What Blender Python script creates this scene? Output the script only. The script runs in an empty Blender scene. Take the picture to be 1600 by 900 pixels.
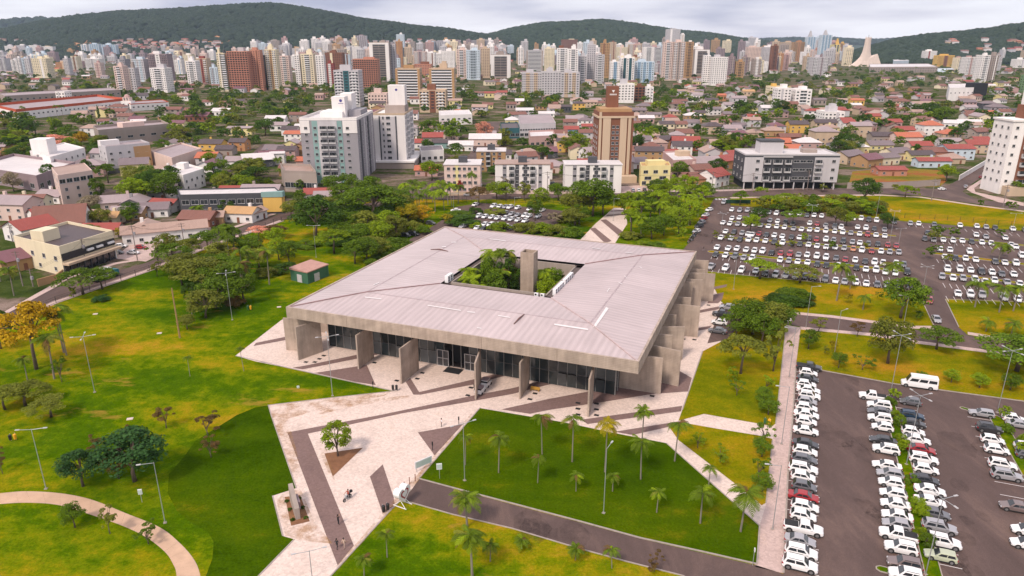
import bpy, math, random
import numpy as np
from mathutils import Vector, Matrix, noise
from mathutils.geometry import tessellate_polygon
R = math.radians
scene = bpy.context.scene
COL = scene.collection
rnd = random.Random(11)

# ------------------------------------------------------------------ camera
H = 68.0                      # drone height above the lawn, metres
F = 1110.0                    # focal length in units of a 1600 px wide picture
PITCH = math.atan((450 - 68) / F)
cam_d = bpy.data.cameras.new('camera'); cam = bpy.data.objects.new('camera', cam_d)
COL.objects.link(cam); scene.camera = cam
cam.location = (0, 0, H); cam.rotation_euler = (math.pi / 2 - PITCH, 0, 0)
cam_d.sensor_width = 36; cam_d.lens = F / 1600 * 36
cam_d.clip_start = 0.5; cam_d.clip_end = 40000

# ------------------------------------------------------------------ sky, sun, exposure
SUN_EL, SUN_AZ = 48, 215      # degrees; azimuth clockwise from +Y (behind the camera, to the left)
world = bpy.data.worlds.new('World'); scene.world = world; world.use_nodes = True
def build_world():
    nt = world.node_tree; nt.nodes.clear(); N = nt.nodes.new; Lk = nt.links.new
    sky = N('ShaderNodeTexSky'); sky.sky_type = 'NISHITA'; sky.sun_disc = False
    sky.sun_elevation = R(SUN_EL); sky.sun_rotation = R(SUN_AZ); sky.altitude = 50; sky.dust_density = 2.0
    tc = N('ShaderNodeTexCoord')
    sep = N('ShaderNodeSeparateXYZ'); Lk(tc.outputs['Generated'], sep.inputs[0])
    # project the view direction on a cloud layer
    zc = N('ShaderNodeMath'); zc.operation = 'MAXIMUM'; zc.inputs[1].default_value = 0.0; Lk(sep.outputs[2], zc.inputs[0])
    za = N('ShaderNodeMath'); za.operation = 'ADD'; za.inputs[1].default_value = 0.10; Lk(zc.outputs[0], za.inputs[0])
    dx = N('ShaderNodeMath'); dx.operation = 'DIVIDE'; Lk(sep.outputs[0], dx.inputs[0]); Lk(za.outputs[0], dx.inputs[1])
    dy = N('ShaderNodeMath'); dy.operation = 'DIVIDE'; Lk(sep.outputs[1], dy.inputs[0]); Lk(za.outputs[0], dy.inputs[1])
    cb = N('ShaderNodeCombineXYZ'); Lk(dx.outputs[0], cb.inputs[0]); Lk(dy.outputs[0], cb.inputs[1]); cb.inputs[2].default_value = 3.7
    n1 = N('ShaderNodeTexNoise'); n1.inputs['Scale'].default_value = 0.30; n1.inputs['Detail'].default_value = 7; n1.inputs['Roughness'].default_value = 0.5
    Lk(cb.outputs[0], n1.inputs['Vector'])
    cr = N('ShaderNodeValToRGB'); e = cr.color_ramp.elements
    e[0].position = 0.42; e[0].color = (7.2, 7.0, 7.3, 1)
    e[1].position = 0.60; e[1].color = (2.9, 2.9, 3.9, 1)
    m = e.new(0.51); m.color = (5.6, 5.35, 5.9, 1)
    Lk(n1.outputs['Fac'], cr.inputs[0])
    mix = N('ShaderNodeMixRGB'); mix.inputs[0].default_value = 0.90
    Lk(sky.outputs[0], mix.inputs[1]); Lk(cr.outputs[0], mix.inputs[2])
    bg = N('ShaderNodeBackground'); bg.inputs[1].default_value = 0.10; Lk(mix.outputs[0], bg.inputs[0])
    out = N('ShaderNodeOutputWorld'); Lk(bg.outputs[0], out.inputs[0])
build_world()
sd = bpy.data.lights.new('sun', 'SUN'); sd.energy = 2.0; sd.angle = R(10); sd.color = (1.0, 0.86, 0.73)
sun = bpy.data.objects.new('sun', sd); COL.objects.link(sun)
_s = Vector((math.sin(R(SUN_AZ)) * math.cos(R(SUN_EL)), math.cos(R(SUN_AZ)) * math.cos(R(SUN_EL)), math.sin(R(SUN_EL))))
sun.rotation_euler = _s.to_track_quat('Z', 'Y').to_euler(); sun.location = (-100, -100, 300)
vs = scene.view_settings; vs.view_transform = 'Standard'; vs.look = 'None'; vs.exposure = 0.78; vs.gamma = 1.0; vs.use_curve_mapping = False

# ------------------------------------------------------------------ survey helpers: place read off the photograph, in metres
_c, _s2 = math.cos(PITCH), math.sin(PITCH)
def G(px, py, z=0.0):
    u = (px - 800) / F; v = (450 - py) / F
    k = (z - H) / (-_s2 + v * _c)
    return (u * k, (_c + v * _s2) * k)
def PX(x, y, z=0.0):
    dep = _c * y - _s2 * (z - H)
    return 800 + F * x / dep, 450 - F * (_s2 * y + _c * (z - H)) / dep
def HT(px, y0, y1):
    Y = G(px, y0)[1]; k = (450 - y1) / F
    return H + (k * _c * Y - _s2 * Y) / (_c + k * _s2)

# ------------------------------------------------------------------ materials
MATS = {}
def nodes(name):
    m = bpy.data.materials.new(name); m.use_nodes = True; nt = m.node_tree
    return m, nt, nt.nodes['Principled BSDF']
def mat(name, rgb, rough=0.75, var=0.12, scale=0.8, metal=0.0, bump=0.0, rand=0.0, streak=False, spec=0.3, coat=0.0):
    if name in MATS: return MATS[name]
    m, nt, b = nodes(name); N = nt.nodes.new; Lk = nt.links.new
    b.inputs['Roughness'].default_value = rough; b.inputs['Metallic'].default_value = metal
    b.inputs['Specular IOR Level'].default_value = spec; b.inputs['Coat Weight'].default_value = coat
    tc = N('ShaderNodeTexCoord'); mp = N('ShaderNodeMapping'); Lk(tc.outputs['Object'], mp.inputs[0])
    if streak: mp.inputs['Scale'].default_value = (1, 1, 0.12)
    n = N('ShaderNodeTexNoise'); n.inputs['Scale'].default_value = scale; n.inputs['Detail'].default_value = 6; n.inputs['Roughness'].default_value = 0.65
    Lk(mp.outputs[0], n.inputs['Vector'])
    mr = N('ShaderNodeMapRange'); mr.inputs[1].default_value = 0.28; mr.inputs[2].default_value = 0.72
    mr.inputs[3].default_value = 1 - var; mr.inputs[4].default_value = 1 + var; Lk(n.outputs['Fac'], mr.inputs[0])
    val = mr.outputs[0]
    if rand:
        oi = N('ShaderNodeObjectInfo'); r2 = N('ShaderNodeMapRange'); r2.inputs[3].default_value = 1 - rand; r2.inputs[4].default_value = 1 + rand
        Lk(oi.outputs['Random'], r2.inputs[0]); mu = N('ShaderNodeMath'); mu.operation = 'MULTIPLY'; Lk(val, mu.inputs[0]); Lk(r2.outputs[0], mu.inputs[1]); val = mu.outputs[0]
    vm = N('ShaderNodeVectorMath'); vm.operation = 'SCALE'; vm.inputs[0].default_value = rgb[:3]; Lk(val, vm.inputs['Scale'])
    Lk(vm.outputs[0], b.inputs['Base Color'])
    if bump:
        n2 = N('ShaderNodeTexNoise'); n2.inputs['Scale'].default_value = scale * 9; n2.inputs['Detail'].default_value = 3; Lk(tc.outputs['Object'], n2.inputs['Vector'])
        bp = N('ShaderNodeBump'); bp.inputs['Strength'].default_value = bump; bp.inputs['Distance'].default_value = 0.05
        Lk(n2.outputs['Fac'], bp.inputs['Height']); Lk(bp.outputs[0], b.inputs['Normal'])
    MATS[name] = m; return m

def ramp(nt, stops):
    cr = nt.nodes.new('ShaderNodeValToRGB'); e = cr.color_ramp.elements
    while len(e) > 1: e.remove(e[-1])
    e[0].position = stops[0][0]; e[0].color = (*stops[0][1], 1)
    for p, c in stops[1:]:
        q = e.new(p); q.color = (*c, 1)
    return cr
def grass(name, stops, scale=0.035, dirt=None, dirt_at=0.66, stripe=0.0):
    """mown grass: broad drifts of colour, tufts, bare scorched patches"""
    m, nt, b = nodes(name); N = nt.nodes.new; Lk = nt.links.new
    b.inputs['Roughness'].default_value = 1.0; b.inputs['Specular IOR Level'].default_value = 0.0
    tc = N('ShaderNodeTexCoord')
    a2 = N('ShaderNodeTexNoise'); a2.inputs['Scale'].default_value = 0.32; a2.inputs['Detail'].default_value = 8; a2.inputs['Roughness'].default_value = 0.75; Lk(tc.outputs['Object'], a2.inputs['Vector'])
    a = N('ShaderNodeTexNoise'); a.inputs['Scale'].default_value = scale; a.inputs['Detail'].default_value = 9; a.inputs['Roughness'].default_value = 0.62; a.inputs['Distortion'].default_value = 0.4
    mp = N('ShaderNodeMapping'); mp.inputs['Rotation'].default_value = (0, 0, R(-24)); mp.inputs['Scale'].default_value = (0.55, 1.2, 1); Lk(tc.outputs['Object'], mp.inputs[0]); Lk(mp.outputs[0], a.inputs['Vector'])
    mm = N('ShaderNodeMath'); mm.operation = 'MULTIPLY_ADD'; mm.inputs[1].default_value = 0.48; Lk(a2.outputs['Fac'], mm.inputs[0]); m3 = N('ShaderNodeMath'); m3.operation = 'SUBTRACT'; m3.inputs[1].default_value = 0.25; Lk(a.outputs['Fac'], mm.inputs[2]); Lk(mm.outputs[0], m3.inputs[0])
    cr = ramp(nt, stops); Lk(m3.outputs[0], cr.inputs[0])
    f = N('ShaderNodeTexNoise'); f.inputs['Scale'].default_value = 2.6; f.inputs['Detail'].default_value = 5; f.inputs['Roughness'].default_value = 0.8; Lk(tc.outputs['Object'], f.inputs['Vector'])
    mr = N('ShaderNodeMapRange'); mr.inputs[1].default_value = 0.25; mr.inputs[2].default_value = 0.75; mr.inputs[3].default_value = 0.55; mr.inputs[4].default_value = 1.42; Lk(f.outputs['Fac'], mr.inputs[0])
    vm = N('ShaderNodeVectorMath'); vm.operation = 'SCALE'; Lk(cr.outputs[0], vm.inputs[0]); Lk(mr.outputs[0], vm.inputs['Scale'])
    col = vm.outputs[0]
    if dirt:
        d = N('ShaderNodeTexNoise'); d.inputs['Scale'].default_value = 0.075; d.inputs['Detail'].default_value = 10; d.inputs['Roughness'].default_value = 0.68
        mp2 = N('ShaderNodeMapping'); mp2.inputs['Location'].default_value = (31, 7, 0); mp2.inputs['Rotation'].default_value = (0, 0, R(-28)); mp2.inputs['Scale'].default_value = (0.5, 1.3, 1)
        Lk(tc.outputs['Object'], mp2.inputs[0]); Lk(mp2.outputs[0], d.inputs['Vector'])
        dm = N('ShaderNodeMapRange'); dm.inputs[1].default_value = dirt_at; dm.inputs[2].default_value = dirt_at + 0.09; dm.inputs[4].default_value = 0.85; Lk(d.outputs['Fac'], dm.inputs[0])
        mx = N('ShaderNodeMixRGB'); mx.inputs[2].default_value = (*dirt, 1); Lk(dm.outputs[0], mx.inputs[0]); Lk(col, mx.inputs[1]); col = mx.outputs[0]
    Lk(col, b.inputs['Base Color'])
    bp = N('ShaderNodeBump'); bp.inputs['Strength'].default_value = 0.8; bp.inputs['Distance'].default_value = 0.12; Lk(f.outputs['Fac'], bp.inputs['Height']); Lk(bp.outputs[0], b.inputs['Normal'])
    MATS[name] = m; return m
def stone(name, rgb, dark, stain, cell=3.2):
    """small set stones with grout, worn soil stains"""
    m, nt, b = nodes(name); N = nt.nodes.new; Lk = nt.links.new
    b.inputs['Roughness'].default_value = 0.85; b.inputs['Specular IOR Level'].default_value = 0.2
    tc = N('ShaderNodeTexCoord')
    v = N('ShaderNodeTexVoronoi'); v.inputs['Scale'].default_value = cell; Lk(tc.outputs['Object'], v.inputs['Vector'])
    sp = N('ShaderNodeSeparateXYZ'); Lk(v.outputs['Color'], sp.inputs[0])
    mr = N('ShaderNodeMapRange'); mr.inputs[3].default_value = 0.86; mr.inputs[4].default_value = 1.10; Lk(sp.outputs[0], mr.inputs[0])
    n = N('ShaderNodeTexNoise'); n.inputs['Scale'].default_value = 0.16; n.inputs['Detail'].default_value = 10; n.inputs['Roughness'].default_value = 0.72; Lk(tc.outputs['Object'], n.inputs['Vector'])
    cr = ramp(nt, [(0.30, dark), (0.47, rgb), (0.60, rgb), (0.80, stain)]); Lk(n.outputs['Fac'], cr.inputs[0])
    vm = N('ShaderNodeVectorMath'); vm.operation = 'SCALE'; Lk(cr.outputs[0], vm.inputs[0]); Lk(mr.outputs[0], vm.inputs['Scale'])
    Lk(vm.outputs[0], b.inputs['Base Color'])
    bp = N('ShaderNodeBump'); bp.inputs['Strength'].default_value = 0.3; bp.inputs['Distance'].default_value = 0.03; Lk(v.outputs['Distance'], bp.inputs['Height']); Lk(bp.outputs[0], b.inputs['Normal'])
    MATS[name] = m; return m
def asphalt(name, rgb, worn):
    m, nt, b = nodes(name); N = nt.nodes.new; Lk = nt.links.new
    b.inputs['Roughness'].default_value = 0.9; b.inputs['Specular IOR Level'].default_value = 0.25
    tc = N('ShaderNodeTexCoord'); mp = N('ShaderNodeMapping'); mp.inputs['Rotation'].default_value = (0, 0, R(21)); mp.inputs['Scale'].default_value = (1, 0.35, 1); Lk(tc.outputs['Object'], mp.inputs[0])
    n = N('ShaderNodeTexNoise'); n.inputs['Scale'].default_value = 0.12; n.inputs['Detail'].default_value = 10; n.inputs['Roughness'].default_value = 0.7; n.inputs['Distortion'].default_value = 0.6; Lk(mp.outputs[0], n.inputs['Vector'])
    cr = ramp(nt, [(0.33, tuple(c * 0.80 for c in rgb)), (0.5, rgb), (0.72, worn)]); Lk(n.outputs['Fac'], cr.inputs[0])
    f = N('ShaderNodeTexNoise'); f.inputs['Scale'].default_value = 9; f.inputs['Detail'].default_value = 3; Lk(tc.outputs['Object'], f.inputs['Vector'])
    mr = N('ShaderNodeMapRange'); mr.inputs[1].default_value = 0.3; mr.inputs[2].default_value = 0.7; mr.inputs[3].default_value = 0.85; mr.inputs[4].default_value = 1.15; Lk(f.outputs['Fac'], mr.inputs[0])
    vm = N('ShaderNodeVectorMath'); vm.operation = 'SCALE'; Lk(cr.outputs[0], vm.inputs[0]); Lk(mr.outputs[0], vm.inputs['Scale']); Lk(vm.outputs[0], b.inputs['Base Color'])
    MATS[name] = m; return m
def foliage(name, rgb, rgb2):
    if name in MATS: return MATS[name]
    m, nt, b = nodes(name); N = nt.nodes.new; Lk = nt.links.new
    b.inputs['Roughness'].default_value = 0.6; b.inputs['Specular IOR Level'].default_value = 0.10
    g = N('ShaderNodeNewGeometry'); oi = N('ShaderNodeObjectInfo'); tc = N('ShaderNodeTexCoord')
    n = N('ShaderNodeTexNoise'); n.inputs['Scale'].default_value = 0.9; n.inputs['Detail'].default_value = 2; Lk(tc.outputs['Object'], n.inputs['Vector'])
    ad = N('ShaderNodeMath'); ad.operation = 'MULTIPLY_ADD'; Lk(g.outputs['Random Per Island'], ad.inputs[0]); ad.inputs[1].default_value = 0.45; Lk(n.outputs['Fac'], ad.inputs[2])
    mr = N('ShaderNodeMapRange'); mr.inputs[1].default_value = 0.35; mr.inputs[2].default_value = 1.05; Lk(ad.outputs[0], mr.inputs[0])
    mx = N('ShaderNodeMixRGB'); mx.inputs[1].default_value = (*rgb, 1); mx.inputs[2].default_value = (*rgb2, 1); Lk(mr.outputs[0], mx.inputs[0])
    r2 = N('ShaderNodeMapRange'); r2.inputs[3].default_value = 0.8; r2.inputs[4].default_value = 1.22; Lk(oi.outputs['Random'], r2.inputs[0])
    vm = N('ShaderNodeVectorMath'); vm.operation = 'SCALE'; Lk(mx.outputs[0], vm.inputs[0]); Lk(r2.outputs[0], vm.inputs['Scale'])
    Lk(vm.outputs[0], b.inputs['Base Color'])
    tr = N('ShaderNodeBsdfTranslucent'); Lk(vm.outputs[0], tr.inputs[0]); ms = N('ShaderNodeMixShader'); ms.inputs[0].default_value = 0.30
    Lk(b.outputs[0], ms.inputs[1]); Lk(tr.outputs[0], ms.inputs[2]); Lk(ms.outputs[0], nt.nodes['Material Output'].inputs[0])
    MATS[name] = m; return m
def metal_roof(name, rgb, axis, rand=0.0, freq=1.0, amt=0.07):
    """profiled sheet roof: ribs down the slope (axis 0: ribs spaced along x), sheet laps, rain dirt"""
    if name in MATS: return MATS[name]
    m, nt, b = nodes(name); N = nt.nodes.new; Lk = nt.links.new
    b.inputs['Roughness'].default_value = 0.55; b.inputs['Specular IOR Level'].default_value = 0.35
    tc = N('ShaderNodeTexCoord')
    w = N('ShaderNodeTexWave'); w.bands_direction = 'XY'[axis]; w.inputs['Scale'].default_value = freq; w.inputs['Distortion'].default_value = 0.15; w.inputs['Detail'].default_value = 1; Lk(tc.outputs['Object'], w.inputs['Vector'])
    mp = N('ShaderNodeMapping'); mp.inputs['Scale'].default_value = (1.6, 0.12, 1) if axis == 0 else (0.12, 1.6, 1); Lk(tc.outputs['Object'], mp.inputs[0])
    n = N('ShaderNodeTexNoise'); n.inputs['Scale'].default_value = 0.5; n.inputs['Detail'].default_value = 8; n.inputs['Roughness'].default_value = 0.7; Lk(mp.outputs[0], n.inputs['Vector'])
    n2 = N('ShaderNodeTexNoise'); n2.inputs['Scale'].default_value = 0.07; n2.inputs['Detail'].default_value = 6; Lk(tc.outputs['Object'], n2.inputs['Vector'])
    ad = N('ShaderNodeMath'); ad.operation = 'ADD'; Lk(n.outputs['Fac'], ad.inputs[0]); Lk(n2.outputs['Fac'], ad.inputs[1])
    mr = N('ShaderNodeMapRange'); mr.inputs[1].default_value = 0.7; mr.inputs[2].default_value = 1.3; mr.inputs[3].default_value = 0.84; mr.inputs[4].default_value = 1.12; Lk(ad.outputs[0], mr.inputs[0])
    m2 = N('ShaderNodeMapRange'); m2.inputs[3].default_value = 1 - amt; m2.inputs[4].default_value = 1 + amt; Lk(w.outputs['Fac'], m2.inputs[0])
    mu = N('ShaderNodeMath'); mu.operation = 'MULTIPLY'; Lk(mr.outputs[0], mu.inputs[0]); Lk(m2.outputs[0], mu.inputs[1])
    vm = N('ShaderNodeVectorMath'); vm.operation = 'SCALE'; vm.inputs[0].default_value = rgb; Lk(mu.outputs[0], vm.inputs['Scale']); Lk(vm.outputs[0], b.inputs['Base Color'])
    bp = N('ShaderNodeBump'); bp.inputs['Strength'].default_value = 0.5; bp.inputs['Distance'].default_value = 0.08; Lk(w.outputs['Fac'], bp.inputs['Height']); Lk(bp.outputs[0], b.inputs['Normal'])
    MATS[name] = m; return m
def board_concrete(name, rgb):
    m, nt, b = nodes(name); N = nt.nodes.new; Lk = nt.links.new
    b.inputs['Roughness'].default_value = 0.88; b.inputs['Specular IOR Level'].default_value = 0.2
    tc = N('ShaderNodeTexCoord')
    mp = N('ShaderNodeMapping'); mp.inputs['Scale'].default_value = (1, 1, 0.10); Lk(tc.outputs['Object'], mp.inputs[0])
    s = N('ShaderNodeTexNoise'); s.inputs['Scale'].default_value = 0.9; s.inputs['Detail'].default_value = 8; s.inputs['Roughness'].default_value = 0.7; Lk(mp.outputs[0], s.inputs['Vector'])
    n = N('ShaderNodeTexNoise'); n.inputs['Scale'].default_value = 0.35; n.inputs['Detail'].default_value = 8; Lk(tc.outputs['Object'], n.inputs['Vector'])
    w = N('ShaderNodeTexWave'); w.bands_direction = 'Z'; w.inputs['Scale'].default_value = 0.9; w.inputs['Distortion'].default_value = 0.6; Lk(tc.outputs['Object'], w.inputs['Vector'])
    a1 = N('ShaderNodeMath'); a1.operation = 'ADD'; Lk(s.outputs['Fac'], a1.inputs[0]); Lk(n.outputs['Fac'], a1.inputs[1])
    mr = N('ShaderNodeMapRange'); mr.inputs[1].default_value = 0.72; mr.inputs[2].default_value = 1.28; mr.inputs[3].default_value = 0.70; mr.inputs[4].default_value = 1.25; Lk(a1.outputs[0], mr.inputs[0])
    m2 = N('ShaderNodeMapRange'); m2.inputs[3].default_value = 0.94; m2.inputs[4].default_value = 1.05; Lk(w.outputs['Fac'], m2.inputs[0])
    mu = N('ShaderNodeMath'); mu.operation = 'MULTIPLY'; Lk(mr.outputs[0], mu.inputs[0]); Lk(m2.outputs[0], mu.inputs[1])
    vm = N('ShaderNodeVectorMath'); vm.operation = 'SCALE'; vm.inputs[0].default_value = rgb; Lk(mu.outputs[0], vm.inputs['Scale']); Lk(vm.outputs[0], b.inputs['Base Color'])
    bp = N('ShaderNodeBump'); bp.inputs['Strength'].default_value = 0.3; bp.inputs['Distance'].default_value = 0.04; Lk(w.outputs['Fac'], bp.inputs['Height']); Lk(bp.outputs[0], b.inputs['Normal'])
    MATS[name] = m; return m
def rgb(s):  # '#rrggbb' as seen in the photo under its flat light -> linear albedo
    s = s.lstrip('#'); v = [int(s[i:i + 2], 16) / 255 for i in (0, 2, 4)]
    return tuple(((c / 12.92) if c < .04045 else ((c + .055) / 1.055) ** 2.4) for c in v)

WALLC = dict(white='#dfdad8', cream='#d8cbb0', beige='#bda790', pink='#cdb6ad', grey='#928e93', dgrey='#4c4d52', lgrey='#b9b5b8', yellow='#cfa85c',
             brown='#7d5443', red='#8a4540', orange='#ad7f5a', blue='#8aa5bd', lblue='#bcc8d2', teal='#355d64', brick='#b5806c', tan='#a98763', green='#6f8a62', black='#2a2b2e',
             aqua='#809d9b', lyellow='#d6c994', rose='#b3938f', stain='#9a8d86', mauve='#8d7c80', church='#c9b8ae', rust='#b5573d')
def wall(c): return mat('wall_' + c, rgb(WALLC[c]), 0.85, 0.09, 0.25, rand=0.05, streak=True, spec=0.2)
ROOFC = dict(t='#7c5348', r='#95483f', o='#b5674c', g='#77696c', w='#cbc4c4', b='#a58a7e', p='#775058', d='#54484a', y='#b58e62', s='#9a8a8c')
def roofm(c):
    key = 'roof_' + c
    if c in 'trobpdy':
        return metal_roof(key, rgb(ROOFC[c]), 0, freq=1.3, amt=0.12)
    return metal_roof(key, rgb(ROOFC[c]), 0, freq=0.6, amt=0.05)
M_GLASS = mat('window_glass', (0.03, 0.035, 0.042), 0.12, 0.25, 0.4, spec=0.7, rand=0.3)
M_WHITE = mat('white_paint', (0.72, 0.71, 0.72), 0.55, 0.05, 1.0)
M_FRAME = mat('pale_frame', (0.45, 0.44, 0.45), 0.5, 0.05, 1.0)
M_DARK = mat('dark_rubber', (0.02, 0.02, 0.022), 0.7, 0.2, 2.0)
M_STEEL = mat('galvanised_steel', (0.36, 0.37, 0.38), 0.5, 0.12, 1.5, metal=0.4)
M_BARK = mat('bark', (0.13, 0.095, 0.075), 0.95, 0.3, 3.0, bump=0.3)
M_PBARK = mat('palm_bark', (0.22, 0.19, 0.16), 0.95, 0.25, 3.0, bump=0.3)
M_CONC = board_concrete('board_marked_concrete', (0.375, 0.300, 0.250))
M_CONC2 = mat('plain_concrete', (0.30, 0.25, 0.22), 0.9, 0.18, 0.6, bump=0.2, streak=True)
M_ASPH = asphalt('asphalt', (0.100, 0.067, 0.061), (0.160, 0.106, 0.090))
M_PAVE = stone('white_set_stone', (0.62, 0.50, 0.445), (0.50, 0.395, 0.345), (0.56, 0.39, 0.24))
M_BAND = stone('grey_set_stone', (0.185, 0.120, 0.110), (0.14, 0.092, 0.086), (0.22, 0.14, 0.10))
M_WALK = stone('pink_walk_stone', (0.49, 0.365, 0.335), (0.38, 0.27, 0.24), (0.50, 0.34, 0.24))
M_PATH = mat('concrete_path', (0.50, 0.335, 0.235), 0.9, 0.12, 0.5, bump=0.1)
M_KERB = mat('kerb_concrete', (0.33, 0.28, 0.25), 0.9, 0.2, 1.5)
M_LINE = mat('road_paint', (0.60, 0.56, 0.56), 0.8, 0.25, 1.5)
M_SOIL = mat('bare_soil', (0.20, 0.095, 0.05), 1.0, 0.25, 0.8, bump=0.3)
G_LEFT = grass('park_grass', [(0.34, (0.034, 0.080, 0.001)), (0.43, (0.062, 0.115, 0.001)), (0.50, (0.125, 0.160, 0.002)), (0.565, (0.220, 0.190, 0.004)), (0.65, (0.34, 0.20, 0.016))], 0.030, (0.38, 0.20, 0.04), 0.605)
G_DARK = grass('thick_lawn_grass', [(0.30, (0.026, 0.056, 0.0005)), (0.46, (0.042, 0.080, 0.0008)), (0.58, (0.062, 0.098, 0.001)), (0.70, (0.14, 0.125, 0.004))], 0.05)
G_GOLD = grass('golden_lawn_grass', [(0.32, (0.085, 0.115, 0.002)), (0.44, (0.150, 0.155, 0.002)), (0.54, (0.235, 0.180, 0.004)), (0.68, (0.37, 0.190, 0.016))], 0.05, (0.44, 0.22, 0.05), 0.68)
G_CITY = grass('scrub_ground', [(0.36, (0.035, 0.055, 0.012)), (0.47, (0.06, 0.08, 0.02)), (0.53, (0.13, 0.10, 0.075)), (0.65, (0.24, 0.18, 0.15))], 0.05)

def worn(name, rgb, lo, hi, scale, top=0.75):
    """a thin uneven film (washed-out soil, oil, fresh tar) that lets the surface below show through"""
    m, nt, b = nodes(name); N = nt.nodes.new; b.inputs['Base Color'].default_value = (*rgb, 1); b.inputs['Roughness'].default_value = 0.95; b.inputs['Specular IOR Level'].default_value = 0.1
    tc = N('ShaderNodeTexCoord'); n = N('ShaderNodeTexNoise'); n.inputs['Scale'].default_value = scale; n.inputs['Detail'].default_value = 9; n.inputs['Roughness'].default_value = 0.75; nt.links.new(tc.outputs['Object'], n.inputs['Vector'])
    mr = N('ShaderNodeMapRange'); mr.inputs[1].default_value = lo; mr.inputs[2].default_value = hi; mr.inputs[4].default_value = top; nt.links.new(n.outputs['Fac'], mr.inputs[0]); nt.links.new(mr.outputs[0], b.inputs['Alpha']); return m
# ------------------------------------------------------------------ mesh builder
class MB:
    def __init__(s): s.v = []; s.f = []; s.m = []
    def quad(s, a, b, c, d, m=0):
        n = len(s.v); s.v += [tuple(a), tuple(b), tuple(c), tuple(d)]; s.f.append((n, n + 1, n + 2, n + 3)); s.m.append(m)
    def tri(s, a, b, c, m=0):
        n = len(s.v); s.v += [tuple(a), tuple(b), tuple(c)]; s.f.append((n, n + 1, n + 2)); s.m.append(m)
    def prism(s, poly, z0, z1, m=0, top=True, bottom=False, mt=None):
        """poly counter-clockwise list of (x, y); z0/z1 numbers or per-point lists"""
        k = len(poly); n = len(s.v)
        a = sum(poly[i][0] * poly[(i + 1) % k][1] - poly[(i + 1) % k][0] * poly[i][1] for i in range(k))
        if a < 0: poly = poly[::-1]; z1 = z1[::-1] if isinstance(z1, (list, tuple)) else z1
        zb = z0 if isinstance(z0, (list, tuple)) else [z0] * k
        zt = z1 if isinstance(z1, (list, tuple)) else [z1] * k
        for i in range(k): s.v.append((poly[i][0], poly[i][1], zb[i]))
        for i in range(k): s.v.append((poly[i][0], poly[i][1], zt[i]))
        for i in range(k):
            j = (i + 1) % k; s.f.append((n + i, n + j, n + k + j, n + k + i)); s.m.append(m)
        if top: s.f.append(tuple(n + k + i for i in range(k))); s.m.append(m if mt is None else mt)
        if bottom: s.f.append(tuple(n + k - 1 - i for i in range(k))); s.m.append(m)
    def box(s, cx, cy, z0, sx, sy, sz, yaw=0.0, m=0, bottom=False, mt=None):
        c, q = math.cos(yaw), math.sin(yaw); x, y = sx / 2, sy / 2
        s.prism([(cx + c * a - q * b, cy + q * a + c * b) for a, b in ((-x, -y), (x, -y), (x, y), (-x, y))], z0, z0 + sz, m, True, bottom, mt)
    def tube(s, pts, rad, n=6, m=0, cap=True):
        P = [Vector(p) for p in pts]; base = len(s.v)
        for i, p in enumerate(P):
            t = (P[min(i + 1, len(P) - 1)] - P[max(i - 1, 0)]).normalized()
            u = t.cross(Vector((0.13, 0.95, 0.3))).normalized(); w = t.cross(u)
            r = rad[i] if isinstance(rad, (list, tuple)) else rad
            for k in range(n):
                a = 2 * math.pi * k / n; s.v.append(tuple(p + u * (r * math.cos(a)) + w * (r * math.sin(a))))
        for i in range(len(P) - 1):
            for k in range(n):
                a = base + i * n; b = a + n; s.f.append((a + k, a + (k + 1) % n, b + (k + 1) % n, b + k)); s.m.append(m)
        if cap:
            s.f.append(tuple(base + (len(P) - 1) * n + k for k in range(n))); s.m.append(m)
            s.f.append(tuple(base + n - 1 - k for k in range(n))); s.m.append(m)
    def disc(s, c, r, axis, n=12, m=0):
        """flat disc, axis 'y+' or 'y-'"""
        b = len(s.v); sg = 1 if axis == 'y+' else -1
        for k in range(n):
            a = -sg * 2 * math.pi * k / n; s.v.append((c[0] + r * math.cos(a), c[1], c[2] + r * math.sin(a)))
        s.f.append(tuple(range(b, b + n))); s.m.append(m)
    def mesh(s, name, mats, smooth=False):
        me = bpy.data.meshes.new(name); me.from_pydata(s.v, [], s.f)
        for q in mats: me.materials.append(q)
        if len(mats) > 1: me.polygons.foreach_set('material_index', s.m)
        if smooth: me.polygons.foreach_set('use_smooth', [True] * len(s.f))
        me.update(); return me
def link(name, data, parent=None, loc=(0, 0, 0), rz=0.0, scale=None):
    o = bpy.data.objects.new(name, data); COL.objects.link(o); o.location = loc; o.rotation_euler = (0, 0, rz)
    if scale is not None: o.scale = scale if hasattr(scale, '__len__') else (scale,) * 3
    if parent is not None: o.parent = parent
    return o
def part(name, mb, mats, parent, smooth=False, stuff=False, **k):
    if not isinstance(mats, (list, tuple)): mats = [mats]
    o = link(name, mb.mesh(name, mats, smooth), parent, **k)
    if stuff: o['kind'] = 'stuff'
    return o
def struct(name, mb, mats, **k):
    o = part(name, mb, mats, None, **k); o['kind'] = 'structure'; return o
def copy_tree(o, parent=None):
    c = o.copy(); COL.objects.link(c)
    if parent is not None: c.parent = parent
    for ch in o.children: copy_tree(ch, c)
    return c

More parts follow.
